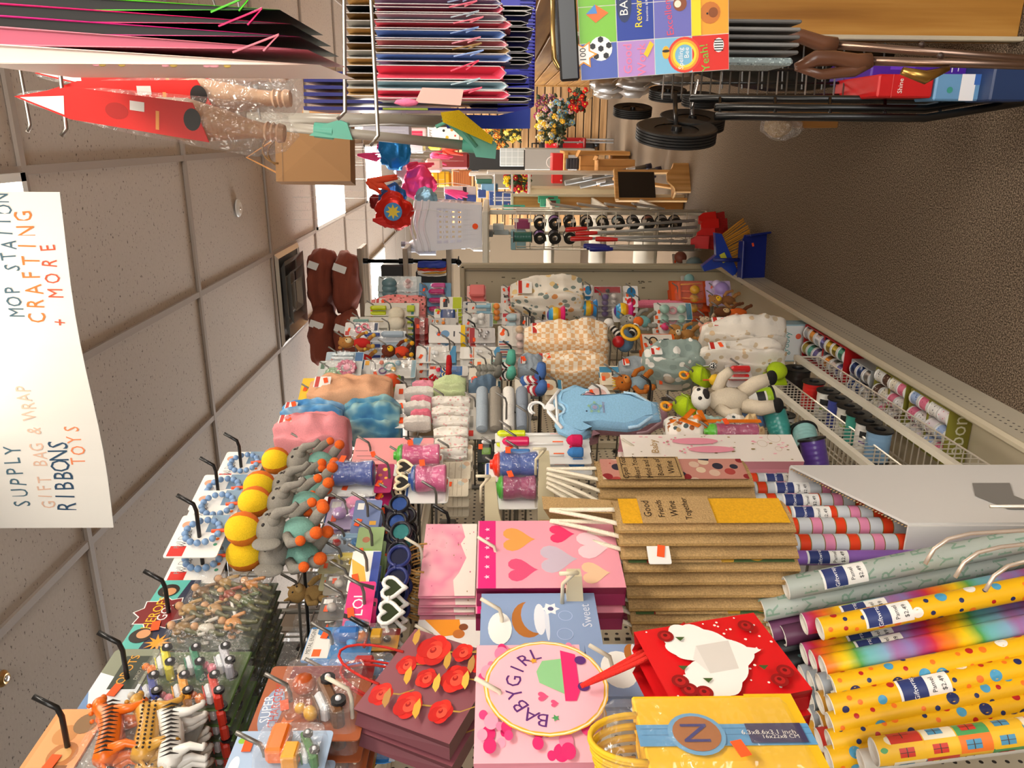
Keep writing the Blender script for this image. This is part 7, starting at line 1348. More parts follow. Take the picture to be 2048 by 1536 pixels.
blk('bag_of_snacks', 'white patterned pack with black lettering, behind the mop pole', 'packet', (855, 252, 920, 284), 6.6, 'f0eee8', .05, .01, extra=[('text', -.1, .9, 'HAPPY', .25, '1a1a1a'), ('disc', .2, .5, .08, '1a1a1a'), ('disc', -.2, .4, .1, 'e8a82a'), ('disc', .25, .25, .09, 'e8902a'), ('disc', -.1, .15, .06, 'd8402a')])
blk('pink_gift_pack', 'clear pack with dark pink goods, behind the mop pole', 'packet', (805, 256, 852, 276), 6.6, 'd0b8b8', .05, .01, extra=[('rect', -.1, .5, .6, .7, 'b8284a')])
blk('grey_wrapped_roll', 'silver striped film wrapped roll, behind the mop pole', 'packet', (722, 246, 822, 274), 6.4, mat('9a9aa4', 'foil'), .08, .02)
blk('white_notice', 'white notice card behind the kraft bag', 'card', (702, 244, 728, 264), 6.4, 'eeeaf2', .02, .002)
for i, (bx, c, m_) in enumerate((((800, 284, 850, 306), 'e0e0e0', 'foil'), ((856, 288, 884, 300), 'f0d83a', 'foil'), ((850, 318, 884, 345), 'd8a8a0', 'card'), ((812, 318, 850, 332), 'c8b0b4', 'card'))):
    blk('party_item', ('silver fringe pack', 'yellow star pack', 'floral party pack', 'beige garland pack')[i] + ' hanging among the balloons', 'party goods', bx, 6.3, mat(c, m_), .06, .02)
blk('white_shelving', 'white shelving edge above the green boxes', 'shelving', (938, 346, 990, 352), 6.6, 'd8d4cc', .3, .004)
for i, (bx, c, d) in enumerate((((950, 352, 985, 362), '8a8478', 'taupe'), ((952, 358, 984, 368), '1f5a4a', 'dark green'), ((962, 368, 996, 382), '5f88a8', 'steel blue'), ((955, 380, 972, 396), '2a3f7a', 'navy'))):
    blk('small_carton', d + ' carton on the shelves beyond the baskets', 'box', bx, 6.4, c, .12, .006)
blk('far_shelving', 'grey shelving filled with mixed goods at the back left', 'shelving', (955, 345, 1185, 378), 7.3, '8f887c', .5, .01)
blk('dark_cabinet', 'black cabinet at the far end of the aisle', 'cabinet', (1110, 190, 1192, 285), 10.8, '2e2c2a', .3, .01)
for o in list(COL.objects):
    if o.name.split('.')[0] in ('party_item', 'bag_of_snacks', 'pink_gift_pack', 'grey_wrapped_roll', 'white_notice', 'blue_craft_packs', 'maroon_box', 'party_pack', 'gold_tinsel_pack'): thread(o, .05)
q = MB()
for z in (1.44, 1.30, 1.16): q.box((-.42, 6.5, z), (.26, .3, .012), mat('d8d4cc', 'card'), .003)
for xx in (-.55, -.29): q.box((xx, 6.5, .75), (.02, .3, 1.5), mat('d8d4cc', 'card'), .003)
q.build('rack', thing('open_shelving', 'white open shelving under the green and blue cartons', 'shelving', (0, 0, 0)))
# ceiling fittings
cx, cy = PZ(578, 575, CEIL).x, PZ(578, 575, CEIL).y
i0 = round((cx - GX0) / DX - .5); cx = GX0 + (i0 + .5) * DX
o = thing('air_vent', 'square brushed metal air diffuser in the ceiling', 'air vent', (cx, cy, CEIL)); q = MB(); SM = mat('c8c2b8', 'wire')
for k, (s0, z0, s1, z1) in enumerate(((.30, -.004, .27, -.02), (.25, -.05, .20, -.012), (.17, -.06, .13, -.02), (.10, -.065, .07, -.03))):
    P4 = lambda s, z: [(-s, -s, z), (s, -s, z), (s, s, z), (-s, s, z)]
    q = MB().add(P4(s0, z0) + P4(s1, z1), [(0, 1, 5, 4), (1, 2, 6, 5), (2, 3, 7, 6), (3, 0, 4, 7)], SM); q.add([(a * 1, b, z1 + (.01 if k else .012)) for a, b, z in P4(s1, z1)], [(0, 1, 2, 3)], mat('1a1816', 'card') if k == 0 else SM); q.build('vent_ring', o)
for i, (px, py, d) in enumerate(((476, 416, 'round white sprinkler cover in the ceiling board'), (4, 1357, 'small brass sprinkler head at the edge of the ceiling'))):
    c = PZ(px, py, CEIL); o = thing('sprinkler', d, 'sprinkler', (c.x, c.y, CEIL)); s = (1, .5)[i]; MB().lathe([(.0, -.012), (.03 * s, -.014), (.045 * s, -.006), (.048 * s, 0)], 'e4e0d8' if i == 0 else mat('c9a46a', 'metal'), n=22).build('plate', o); MB().lathe([(0, -.017), (.008, -.016), (.01, -.012)], mat('c0b8b0', 'metal'), n=10).build('nozzle', o)
# ================================================================ handwritten sign
SY = 1.8; a = PY(0, 384, SY); b = PY(115, 384, SY); c = PY(200, 1055, SY); SW = a.x - c.x; SB = min(b.z, c.z)
o = thing('paper_sign', 'white paper sign handwritten in blue and orange marker, hung across the aisle', 'sign', ((a.x + c.x) / 2, SY, SB)); SH = .46
q = MB(); n = 12
for y_, flip in ((-.001, 0), (.001, 1)):
    vs = [(-SW / 2 + SW * i / n, y_ + .012 * math.sin(i * .6), z) for i in range(n + 1) for z in (0, SH)]
    q.add(vs, [((2 * i, 2 * i + 2, 2 * i + 3, 2 * i + 1), (2 * i, 2 * i + 1, 2 * i + 3, 2 * i + 2))[flip] for i in range(n)], mat('e6e2da', 'paper'))
SHEET = q
def mk(s, px, py, size, col, wpx, rot=0, sx=.62):
    P = PY(px, py, SY) - o.location; return (s, P.x, P.z, size, col, wpx / F_PX * 1.72 / len(s), sx)
for nm, L_ in (('blue_lettering', [mk('SUPPLY', 30, 957, .06, '4a6a7a', 155), mk('MOP STATION', 22, 512, .05, '3a5a6a', 255), mk('RIBBONS', 124, 955, .07, '2a4a66', 175)]), ('orange_lettering', [mk('CRAFTING', 68, 535, .058, 'e8742a', 237), mk('+ MORE', 114, 570, .05, 'e0502a', 185), mk('TOYS', 150, 893, .052, 'ee8a5a', 105)]), ('faded_lettering', [mk('GIFT BAG & WRAP', 72, 897, .05, 'e0b8a0', 300)])):
    q = SHEET
    for s, x, z, sz, col, adv, sx in L_:
        k0 = -(len(s) - 1) / 2
        for k, ch in enumerate(s):
            if ch != ' ': q.text(ch, x + (k0 + k) * adv, z + rnd.uniform(-.004, .004), sz, -.002 + .012 * math.sin((x + (k0 + k) * adv + SW / 2) / SW * n * .6) , mat(col, 'paper'), rnd.uniform(-.1, .1), sx)
SHEET.build('sheet', o)
for sx in (-1, 1): MB().tube([(sx * SW * .44, 0, SH), (sx * SW * .44, 0, CEIL - SB)], .0012, 'c9c9c9', 4).build('string', o)
# ================================================================ right hand displays
CHR = mat('c4beb4', 'metal')
rk = thing('wire_grid', 'chrome wire grid rack carrying the gift bags on the right', 'wire grid', (.40, 1.4, 0)); q = MB()
for i in range(12): q.tube([(0, -.45 + i * .1, .3), (0, -.45 + i * .1, 2.3)], .003, CHR, 5)
for i in range(20): q.tube([(0, -.5, .35 + i * .1), (0, .7, .35 + i * .1)], .003, CHR, 5)
q.build('mesh_wires', rk)
for y in (-.5, .7): MB().tube([(0, y, 0), (0, y, 2.3)], .012, CHR, 8).build('post', rk)
def rhook(a, b, c, D, label, r=.0032):
    A, B, C2 = PD(*a, D), PD(*b, D), PD(*c, D); E = A + (A - B).normalized() * 0; E = Vector((.40, A.y + .02, A.z)); o = thing('peg_hook', label, 'hook', E); MB().tube([p - E for p in (E, A, B, C2)], r, mat('b0aca4', 'metal'), 8).build('wire', o); MB().box((0, 0, 0), (.01, .02, .05), CHR, .003).build('mount', o)
rhook((40, 140), (60, 250), (55, 264), 1.3, 'shiny wire hook with an upturned tip, first from the ceiling side on the right')
rhook((118, 125), (133, 258), (122, 272), 1.15, 'shiny wire hook with an upturned tip, through the red labelled packs')
rhook((688, 0), (690, 224), (675, 239), 1.25, 'shiny wire hook above the dark gift bags'); rhook((742, 0), (756, 272), (740, 292), 1.22, 'shiny wire hook carrying the pink and blue gift bags')
rhook((205, 200), (212, 248), (206, 256), 1.9, 'small wire hook tip behind the red labelled packs, left one'); rhook((228, 205), (234, 252), (228, 260), 1.9, 'small wire hook tip behind the red labelled packs, right one')
def sidebag(name, label, x0, x1, y, D, out, inn, wd=.12, t=.014, group=None, tip=.3, fold=True):
    """a gift bag hanging edge-on to the camera, front fold facing it"""
    T_, B_ = PD(x0, y, D), PD(x1, y, D); h = T_.z - B_.z; o = thing(name, label, 'gift bag', (B_.x, B_.y, B_.z), 0, group)
    q = MB(); 
    q.add([(-t / 2, 0, 0 + h * .02), (-t / 2, 0, h), (0, wd * .35, h), (0, wd * .3, h * .1), (t / 2, 0, h), (t / 2, 0, h * .02), (0, -.002, 0)], [(0, 1, 2, 3), (3, 2, 4, 5), (0, 3, 6), (3, 5, 6)], inn)
    q.add([(-t / 2, 0, 0), (-t / 2, 0, h), (-t / 2, wd, h), (-t / 2, wd, 0), (t / 2, 0, 0), (t / 2, 0, h), (t / 2, wd, h), (t / 2, wd, 0)], [(0, 1, 2, 3), (4, 7, 6, 5), (3, 2, 6, 7)], out)
    for sx in (-1, 1): q.tube([(sx * t / 2, 0, h), (sx * t / 2, 0, h * .04), (0, 0, -.002)], .0008, mat('d8d2d0', 'paper'), 5)
    q.build('bag', o)
    if fold: MB().tube([(t * .1, -.003, h * .42), (t * .9, -.006, h * .2), (t * .2, -.004, h * .30)], .0013, inn, 5).build('bottom_fold', o)
    return o
cols = (('8fa0c0', 'slate blue'), ('e06a80', 'rose'), ('a8b4bc', 'pale grey'), ('e87a8a', 'coral pink'), ('7f98c8', 'powder blue'), ('d88a98', 'dusty pink'), ('9a7a4a', 'ochre'), ('8fa8d8', 'sky blue'), ('e8506c', 'bright pink'), ('a8c0c8', 'silver blue'), ('e8607c', 'salmon pink'))
for i, (c, nm) in enumerate(cols):
    y = (8, 18, 38, 50, 70, 90, 102, 116, 146, 172, 190)[i]
    sidebag('gift_bag', nm + ' gift bag seen edge-on, place %s in the row under the long hook' % ('one', 'two', 'three', 'four', 'five', 'six', 'seven', 'eight', 'nine', 'ten', 'eleven')[i], 748 + (i % 3) * 2, 1010 + (i % 4) * 4 - (8 if i < 3 else 0), y, 1.26, mat(c, 'card'), mat(c, 'paper'), .1, .012 if nm != 'bright pink' else .02, 'pink and blue gift bags seen edge-on')
    sidebag('gift_bag', 'black backed gift bag just behind the %s one' % nm, 752, 1066 - (i % 3) * 6, y + 9, 1.33, mat('1b1a1c', 'card'), mat('2a2826', 'paper'), .1, .007, 'black backed gift bags', fold=False)
for i in range(13):
    c, nm = (('c9a870', 'cream'), ('1c1a18', 'black'), ('8a6a3a', 'brown'), ('b8b4ac', 'grey'))[i % 4]
    sidebag('gift_bag', 'narrow %s gift bag seen edge-on between the two long hooks' % nm, 692, 760, 4 + i * 15, 1.45, mat(c, 'card'), mat(c, 'paper'), .1, .013, 'narrow %s gift bags between the hooks' % nm, fold=False)
t = thing('gift_tag', 'pale pink folded gift tag hanging below the salmon pink bag', 'tag', PD(845, 205, 1.22)); q = MB().prism([(-.004, -.06), (.02, -.065), (.022, 0.0), (0, .012)], 0, .002, mat('e0b4a8', 'paper')); q.build('tag', t); MB().ball((-.0, .0, .025), (.006, .006, .018), mat('f07aa0', 'fabric'), wob=.3).build('tassel', t)
# large glossy black bags nearest the camera
for i, (y0, y1, x1, c, nm) in enumerate(((4, 12, 560, '4fc81c', 'neon green'), (26, 40, 580, 'd81c6a', 'magenta'), (50, 66, 600, 'c81c7a', 'deep magenta'), (72, 92, 616, 'd88090', 'dusty rose'), (108, 122, 640, 'f2d8cc', 'cream floral'))):
    D = .82 + .0 * i; T_, B_, M_ = PD(-60, y0, D), PD(x1, y1 + 8, D), PD(200, y1, D); h = T_.z - B_.z
    o = thing('large_gift_bag', 'large black bag with a thin %s edge, nearest the camera at the upper right' % nm if i < 3 else 'large %s bag seen edge-on, nearest the camera at the upper right' % nm, 'gift bag', B_, 0); t_ = .016; out = mat(('050506', '060506', '070507', 'c05a72', 'f0dcd0')[i], 'card')
    dx = (T_ - B_).x
    vs = [(0, 0, 0), (dx - t_ * .6, 0, h), (dx + t_ * .6, 0, h), (0, .22, 0), (dx - t_ * .6, .22, h), (dx + t_ * .6, .22, h)]
    q = MB().add(vs, [(0, 1, 4, 3), (0, 3, 5, 2), (0, 2, 1), (1, 2, 5, 4)], out)
    if i == 4:
        r_ = random.Random(3)
        for k in range(9): zz = r_.uniform(.1, .95) * h; q.ball((dx * zz / h - .002 - t_ * .5 * zz / h, -.0005, zz), (.002, .0006, .004), r_.choice(('e8a0a8', 'c9a850')), nu=8, nv=5)
    q.build('bag', o)
    m_ = mat(c, 'plastic'); q = MB(); q.tube([(dx - t_ * .6, -.001, h), (0, -.001, 0), (dx + t_ * .6, -.001, h)], .0012, m_, 5); q.build('coloured_edge', o)
    if i in (0, 1, 3): MB().tube([(-t_ * .2, -.002, h * .22), (t_ * .9, -.003, h * .08), (-t_ * .1, -.002, h * .13)], .0012, m_, 5).build('bottom_fold', o)
# red labelled packs
for i, (bx, D, d) in enumerate((((58, 238, 600, 306), 1.12, 'lowest'), ((64, 168, 610, 226), 1.2, 'middle'), ((80, 130, 600, 170), 1.28, 'uppermost'))):
    x0, y0, x1, y1 = bx; T_ = PD(x0, (y0 + 150) / 2 if i == 0 else (y0 + y1) / 2, D); B_ = PD(x1, (y0 + y1) / 2, D); L_ = T_ - B_; h = L_.length
    o = thing('wooden_tool_pack', 'red labelled clear pack with a turned wooden handle, %s of the three' % d, 'tool pack', B_, 0, None, rot=L_.to_track_quat('Z', 'X').to_euler())
    o.rotation_euler = (0, math.atan2(L_.x, L_.z), 0); w = .05
    q = MB().lathe([(0, 0), (.012, .002), (.014, .01), (.011, .014), (.014, .018), (.011, .022), (.014, .026), (.011, .03), (.013, .05), (.022, .09), (.030, .14), (.026, .18), (.012, .22), (.011, h * .75), (0, h * .78)], woodmat('beech', 'a87a58', 'c89a78', 'dcb490', 'Z'), (0, 0, .02), 18); q.build('wooden_handle', o)
    q = MB().prism([(-w * .5, h * .30), (w * .5, h * .36), (w * .46, h * .78), (0, h * .97), (-w * .4, h * .78)], -.030, -.028, mat('dc1a12', 'card'))
    draw(q, [('oval', .05, .36, .3, .03, '1c1816'), ('oval', 0, .62, .22, .04, 'b81008'), ('rect', -.1, .48, .5, .012, 'f0a050'), ('rect', .2, .55, .25, .05, 'e8e4e0'), ('poly', 0, 0, [(-.3, .8), (0, .95), (.2, .8)], 'f2e8e0')], w, h, -.030); q.build('red_label', o)
    q = MB().lathe([(.0, 0), (w * .5, .02), (w * .75, h * .15), (w * .7, h * .35), (w * .55, h * .7), (w * .2, h * .95), (.003, h)], film('ffffff', .15, 1, 22), (0, 0, 0), 16, ry=.85); q.build('clear_wrapper', o)
# poles, mop and blue broom beyond them
def pole_item(name, label, cat, a, b, D, r, col):
    A, B = PD(*a, D), PD(*b, D); d = A - B; o = thing(name, label, cat, B, 0, None, rot=d.to_track_quat('Z', 'X').to_euler()); o.rotation_euler = (0, math.atan2(d.x, d.z), 0); MB().tube([(0, 0, 0), (0, 0, d.length)], r, mat(col, 'plastic'), 12).build('pole', o); MB().tube([(0, 0, d.length - .01), (.1, 0, d.length + .01), ((.40 - A.x), (1.5 - A.y), d.length + .01)], .002, '9a9a9a', 5).build('hanging_wire', o); return o, d.length
o, L_ = pole_item('broom', 'thick grey pole broom with a royal blue head, hanging beside the gift bags', 'broom', (500, 236), (905, 243), 1.7, .0125, 'a39c90')
q = MB().prism([(-.014, -.02), (.014, -.02), (.014, -.1), (.03, -.17), (-.012, -.17), (-.014, -.1)], -.015, .015, mat('1c3aa8', 'plastic')); q.lathe([(.0135, -.02), (.015, -.02), (.015, .012), (.0135, .012)], mat('1c3aa8', 'plastic'), n=12); q.build('broom_head', o)
o, L_ = pole_item('sponge_mop', 'grey pole squeeze mop with teal fittings and a yellow sponge', 'mop', (520, 248), (925, 290), 1.6, .010, 'a39c90')
TL = mat('5fae98', 'plastic'); q = MB().lathe([(.011, L_ * .62), (.016, L_ * .63), (.015, L_ * .72), (.022, L_ * .57), (.0, L_ * .57)][:3], TL, n=12); q.prism([(-.012, L_ * .53), (.02, L_ * .56), (.024, L_ * .6), (.014, L_ * .66), (-.012, L_ * .74)], -.014, .014, TL); q.build('pull_grip', o)
q = MB().tube([(.014, -.01, L_ * .55), (.026, -.012, L_ * .35), (.03, -.012, .06)], .0018, 'b8b8b8', 6); q.build('pull_rod', o)
q = MB().lathe([(.011, 0), (.014, 0), (.014, -.05), (.011, -.05)], TL, n=12); q.prism([(-.02, -.03), (.0, -.02), (.045, .045), (.055, .04), (.04, -.02), (.01, -.07), (-.02, -.07)], -.03, .03, TL); q.tube([(.03, -.03, .055), (.05, -.03, .02), (.0, -.03, -.03)], .004, TL, 7); q.build('mop_head', o)
q = MB().prism([(.04, .04), (.058, .046), (.066, .01), (.02, -.062), (.008, -.06)], -.05, .03, mat('eec81c', 'plush')); q.build('sponge', o)
for i in range(6):
    T_ = PD(610, 150 + 14 * i, 1.75); B_ = PD(1058, 150 + 14 * i, 1.75); h = T_.z - B_.z
    o = thing('dustpan', 'navy blue dustpan seen edge-on behind the gift bags, place %s from the top edge' % ('one', 'two', 'three', 'four', 'five', 'six')[i], 'dustpan', B_, 0, None); q = MB().prism([(-.002, 0), (.002, 0), (.004, h), (-.004, h)], 0, .25, mat('1c1f70', 'plastic')); q.prism([(-.004, 0), (.008, 0), (.004, h * .14), (-.004, h * .14)], -.004, .2, mat('2024a0', 'plastic')); q.build('pan', o); MB().box((0, -.002, h * .55), (.004, .004, h * .2), 'a8c03a').build('paper_label', o)
# royal blue ribbed crate edge
T_ = PD(1020, 0, 1.8); B_ = PD(1072, 0, 1.8); L0 = PD(1046, 195, 1.8); o = thing('blue_crate', 'royal blue ribbed plastic crate behind the gift bags', 'crate', ((T_.x + L0.x) / 2, T_.y, B_.z)); ww = T_.x - L0.x + .04; RBm = mat('2424b4', 'plastic'); hh = T_.z - B_.z + .1
q = MB().box((0, .12, hh / 2), (ww, .24, hh), RBm, .006)
for i in range(34): q.box((-ww / 2 + ww * (i + .5) / 34, -.002, hh * .12), (ww / 70, .006, hh * .22), RBm)
q.build('crate', o)
# kraft bag and printed card
a = PD(632, 303, 2.5); o = thing('kraft_paper_bag', 'brown kraft paper bag hung from the ceiling by an orange ribbon', 'paper bag', (a.x, a.y, PD(705, 303, 2.5).z), 12); w, h, d = .20, .24, .09; KB = mat('a0764a', 'paper')
q = MB(); q.add([(-w / 2, -d / 2, 0), (w / 2, -d / 2, 0), (w / 2, d / 2, 0), (-w / 2, d / 2, 0), (-w / 2, -.03, h), (w / 2, -.03, h), (w / 2, .03, h), (-w / 2, .03, h), (0, -d / 2 - .006, h * .5)], [(0, 3, 2, 1), (0, 1, 8), (1, 5, 8), (5, 4, 8), (4, 0, 8), (1, 2, 6, 5), (2, 3, 7, 6), (3, 0, 4, 7)], KB); q.prism([(-w / 2, h * .90), (w / 2, h * .90), (w / 2, h * .905), (-w / 2, h * .905)], -.036, -.0355, '6a4c2c'); q.build('bag', o)
for sy in (-1, 1): MB().tube([(w * .22 * math.cos(t), sy * .031, h * .96 + .05 * math.sin(t)) for t in [math.pi * k / 10 for k in range(11)]], .003, mat('8a6438', 'paper'), 6).build('handle', o)
MB().tube([(-w * .35, 0, h), (-.02, 0, h + .1), (.03, 0, h + .02)], .003, 'e0a060', 5).build('ribbon', o)
a = PD(690, 250, 2.6); o = thing('animal_face_card', 'orange printed card with a striped animal face behind the kraft bag', 'card', (a.x, a.y, a.z), 0); thread(o, .13); q = MB().prism(rrect(.1, .14, .01), 0, .002, 'e8b070'); draw(q, [('disc', -.2, .6, .08, '1c1814'), ('disc', .25, .6, .08, '1c1814'), ('oval', 0, .4, .2, .1, 'f4efe4'), ('star', .3, .25, .3, 'e8742a', 11, .6), ('rect', 0, .9, 1, .14, 'e8ddc8')], .1, .14, 0); q.build('card', o)
# sticker pack facing the camera
cA, cB, cC = PD(1158, 0, 1.18), PD(1462, 0, 1.18), PD(1140, 136, 1.2); w = abs(cA.x - cC.x) + .06; h = cA.z - cB.z
o = thing('sticker_pack', 'Reward stickers pack of bright picture squares beside the wood panel', 'stickers', ((cA.x + cC.x) / 2 + .03, cA.y, cB.z), 0); o.rotation_euler = (0, R(-4.5), R(4)); q = MB().prism([(-w / 2, 0), (w / 2, 0), (w / 2, h), (-w / 2, h)], 0, .003, 'e8e4dc')
c3 = w / 3; rh = h / 4
def CX(c): return -w / 2 + c3 * (c + .5)
def CZ(r): return h - rh * (r + .5)
for r_i, row in enumerate((('4a5fb0', '7ac03a', '7ac03a'), ('b088c8', '1c3a9a', '1c3a9a'), ('7ab8d8', '6a6ab8', '6a6ab8'), ('d8281c', 'f0a42c', '8fc03a'))):
    for c_i, c in enumerate(row): q.flat([(CX(c_i) + k * c3 * .49, CZ(r_i) + j * rh * .49) for k, j in ((-1, -1), (1, -1), (1, 1), (-1, 1))], -.0004, mat(c, 'card'))
sx_, sz_ = CX(0) + c3 * .34, CZ(0) - rh * .06; q.disc(sx_, sz_, c3 * .34, -.0008, 'f4f4f0')
for k in range(5): q.disc(sx_ + c3 * .25 * math.cos(k * 1.257), sz_ + c3 * .25 * math.sin(k * 1.257), c3 * .09, -.0012, '15151a', n=6)
q.disc(sx_, sz_, c3 * .09, -.0012, '15151a', n=6)
q.star(CX(0) + c3 * .2, CZ(0) + rh * .42, c3 * .42, -.0014, 'f09a2a', 6, .55); q.star(CX(0) + c3 * .2, CZ(0) + rh * .42, c3 * .34, -.0018, 'f6f0e8', 6, .55); q.text('100', CX(0) + c3 * .2, CZ(0) + rh * .42, c3 * .26, -.0022, '2a2a2a')
kx, kz = CX(1) + c3 * .3, CZ(0) + rh * .05; q.flat([(kx - c3 * .25, kz), (kx, kz + rh * .25), (kx + c3 * .25, kz), (kx, kz - rh * .35)], -.001, 'e8702a'); q.flat([(kx, kz + rh * .25), (kx + c3 * .25, kz), (kx, kz - rh * .05)], -.0014, '4a8ad0')
q.disc(CX(1) + c3 * .5, CZ(1) + rh * .28, c3 * .5, -.0008, '20305c', rz=rh * .2); q.text('BAZ', CX(1) + c3 * .5, CZ(1) + rh * .28, c3 * .34, -.0012, 'f0f0ea'); q.text('Reward st', CX(1) + c3 * .45, CZ(1) - rh * .1, c3 * .3, -.0012, 'f6d81c'); q.text('Incentives & Recognition', CX(1) + c3 * .5, CZ(1) - rh * .32, c3 * .1, -.0012, 'e8e8f0')
q.text('Good', CX(0), CZ(1) + rh * .22, c3 * .36, -.001, 'f07aa0'); q.text('Work', CX(0) - c3 * .05, CZ(1) - rh * .15, c3 * .36, -.001, 'f07aa0'); q.flat([(CX(0) + c3 * .0, CZ(1) - rh * .3), (CX(0) + c3 * .1, CZ(1) - rh * .2), (CX(0) + c3 * .45, CZ(1) - rh * .38), (CX(0) + c3 * .35, CZ(1) - rh * .48)], -.0014, 'f0c41c')
q.text('Excellent', CX(1) + c3 * .1, CZ(2) + rh * .1, c3 * .3, -.001, 'e0506a', .1); q.disc(CX(1) + c3 * .4, CZ(2) - rh * .2, c3 * .2, -.001, '8a4a2a'); q.disc(CX(1) + c3 * .4, CZ(2) - rh * .14, c3 * .1, -.0012, 'f0e4d0')
for k, c in enumerate(('e03a2a', 'f0a02a', 'f0d83a')): q.ring(CX(0), CZ(2) - rh * .3, c3 * (.46 - .07 * k), c3 * .07, -.0008, c)
q.disc(CX(0) + c3 * .1, CZ(2) + rh * .2, c3 * .18, -.001, 'f0b01c', rz=rh * .1); q.disc(CX(0) + c3 * .14, CZ(2) + rh * .2, c3 * .04, -.0014, '1a1a1a', rz=rh * .1); q.text('Spelling', CX(0) - c3 * .1, CZ(2) - rh * .2, c3 * .2, -.0014, 'f4f4f4'); q.text('Bee', CX(0) + c3 * .05, CZ(2) - rh * .36, c3 * .2, -.0014, 'f4f4f4')
q.text('Yeah!', CX(0) - c3 * .12, CZ(3) + rh * .15, c3 * .34, -.001, '6fc03a', .1); q.disc(CX(0) + c3 * .2, CZ(3) - rh * .22, c3 * .2, -.001, 'f4f4f4', rz=rh * .14)
for k in range(5): q.flat([(CX(0) + c3 * (.04 + .07 * k), CZ(3) - rh * .34), (CX(0) + c3 * (.07 + .07 * k), CZ(3) - rh * .34), (CX(0) + c3 * (.08 + .07 * k), CZ(3) - rh * .1), (CX(0) + c3 * (.05 + .07 * k), CZ(3) - rh * .1)], -.0014, '1a1a1a')
q.disc(CX(1) + c3 * .1, CZ(3), c3 * .3, -.001, 'c8742a'); q.disc(CX(1) + c3 * .1, CZ(3) - rh * .08, c3 * .14, -.0014, '8a4a1c'); q.disc(CX(1) + c3 * .08, CZ(3) + rh * .08, c3 * .03, -.0016, '15151a'); q.flat([(CX(0) + c3 * .5, CZ(3) + rh * .5), (CX(2), CZ(3) + rh * .5), (CX(2), CZ(3) + rh * .25), (CX(0) + c3 * .5, CZ(3) + rh * .25)], -.0016, 'f4d81c'); q.build('sheets', o)
MB().box((0, -.003, h + .018), (w, .01, .03), mat('141414', 'plastic'), .003).build('top_strip', o); sticker(o, w * .4, h * .72, -.004, .018)
HOLO = blotch('silver_glitter', ['8a9a9c', 'c8d8d8', '5a6a6c', 'b0c4c4'], 220, 'card'); A, B = PD(1145, 128, 1.3), PD(1580, 150, 1.3); o = thing('glitter_gift_bag', 'silver glitter gift bag seen edge-on under the sticker pack', 'gift bag', (B.x, B.y, B.z)); MB().box((.02, .05, (A.z - B.z) / 2), (.012, .12, A.z - B.z), HOLO, .004).build('bag', o)
for i in range(5): MB().box((.038 + .012 * i, .08, (A.z - B.z) * .25), (.006, .1, (A.z - B.z) * .62), mat(('6a6866', '8a8886')[i % 2], 'card'), .002).build('inner_sleeve', o)
# rounded tube frame with grey pile
A = PD(1106, 0, 1.5); o = thing('tube_frame_pad', 'pad with grey pile inside a rounded gold tube frame, above the sticker pack', 'pad', (A.x, A.y, A.z - .06)); q = MB().tube([PD(*p, 1.5) - o.location for p in ((1106, -40), (1105, 60), (1108, 118), (1118, 136), (1136, 142), (1156, 140))], .005, mat('c9a86a', 'metal'), 8); q.build('frame', o)
q = MB(); A2 = PD(1128, 60, 1.52) - o.location; q.box(A2, (.13, .02, .04), mat('6e7274', 'plush'), .008); q.build('pile', o)
# right hand shelving: oak end panel and slatwall side
RW_ = woodmat('honey_oak', 'a8702c', 'c48a3c', 'd8a454', 'Z', .8)
o = thing('shelving_unit', 'honey oak shelving unit along the right of the aisle', 'shelving', (.62, 2.3, 0)); xe = PD(1700, 95, 2.3).x; MB().box((xe - .62 + .4, .02, .62), (.8, .04, 1.24), RW_, .004).build('end_panel', o); MB().box((xe - .62 + .006, -.002, .62), (.012, .05, 1.24), 'd8ccb0', .002).build('edge_trim', o)
q = MB(); 
for i in range(13): q.box((-.2, 2.5, .06 + .1 * i), (.03, 4.7, .09), woodmat('honey_slat', '8a6030', 'a87a40', 'c09450', 'Y'), .003)
q.build('slatwall_side', o); MB().box((0, 2.5, 1.36), (.42, 4.8, .05), RW_, .004).build('top', o); MB().box((-.18, 4.9, .68), (.08, .04, 1.36), RW_, .004).build('far_trim', o)
for i in range(8):
    o = thing('foil_pack', 'silver foil goods hanging along the right oak slatwall', 'packet', (.32, 3.4 + .42 * i, .35 + .12 * (i % 3)), 0, 'silver foil goods on the right slatwall'); MB().ball((0, 0, .1), (.06, .1, .12), mat('b8b4b0', 'foil'), wob=.3, seed=i, nu=12, nv=8).build('pack', o); MB().tube([(.07, 0, .22), (-.04, 0, .22), (-.06, 0, .25)], .004, CHR, 6).build('hook_wire', o)
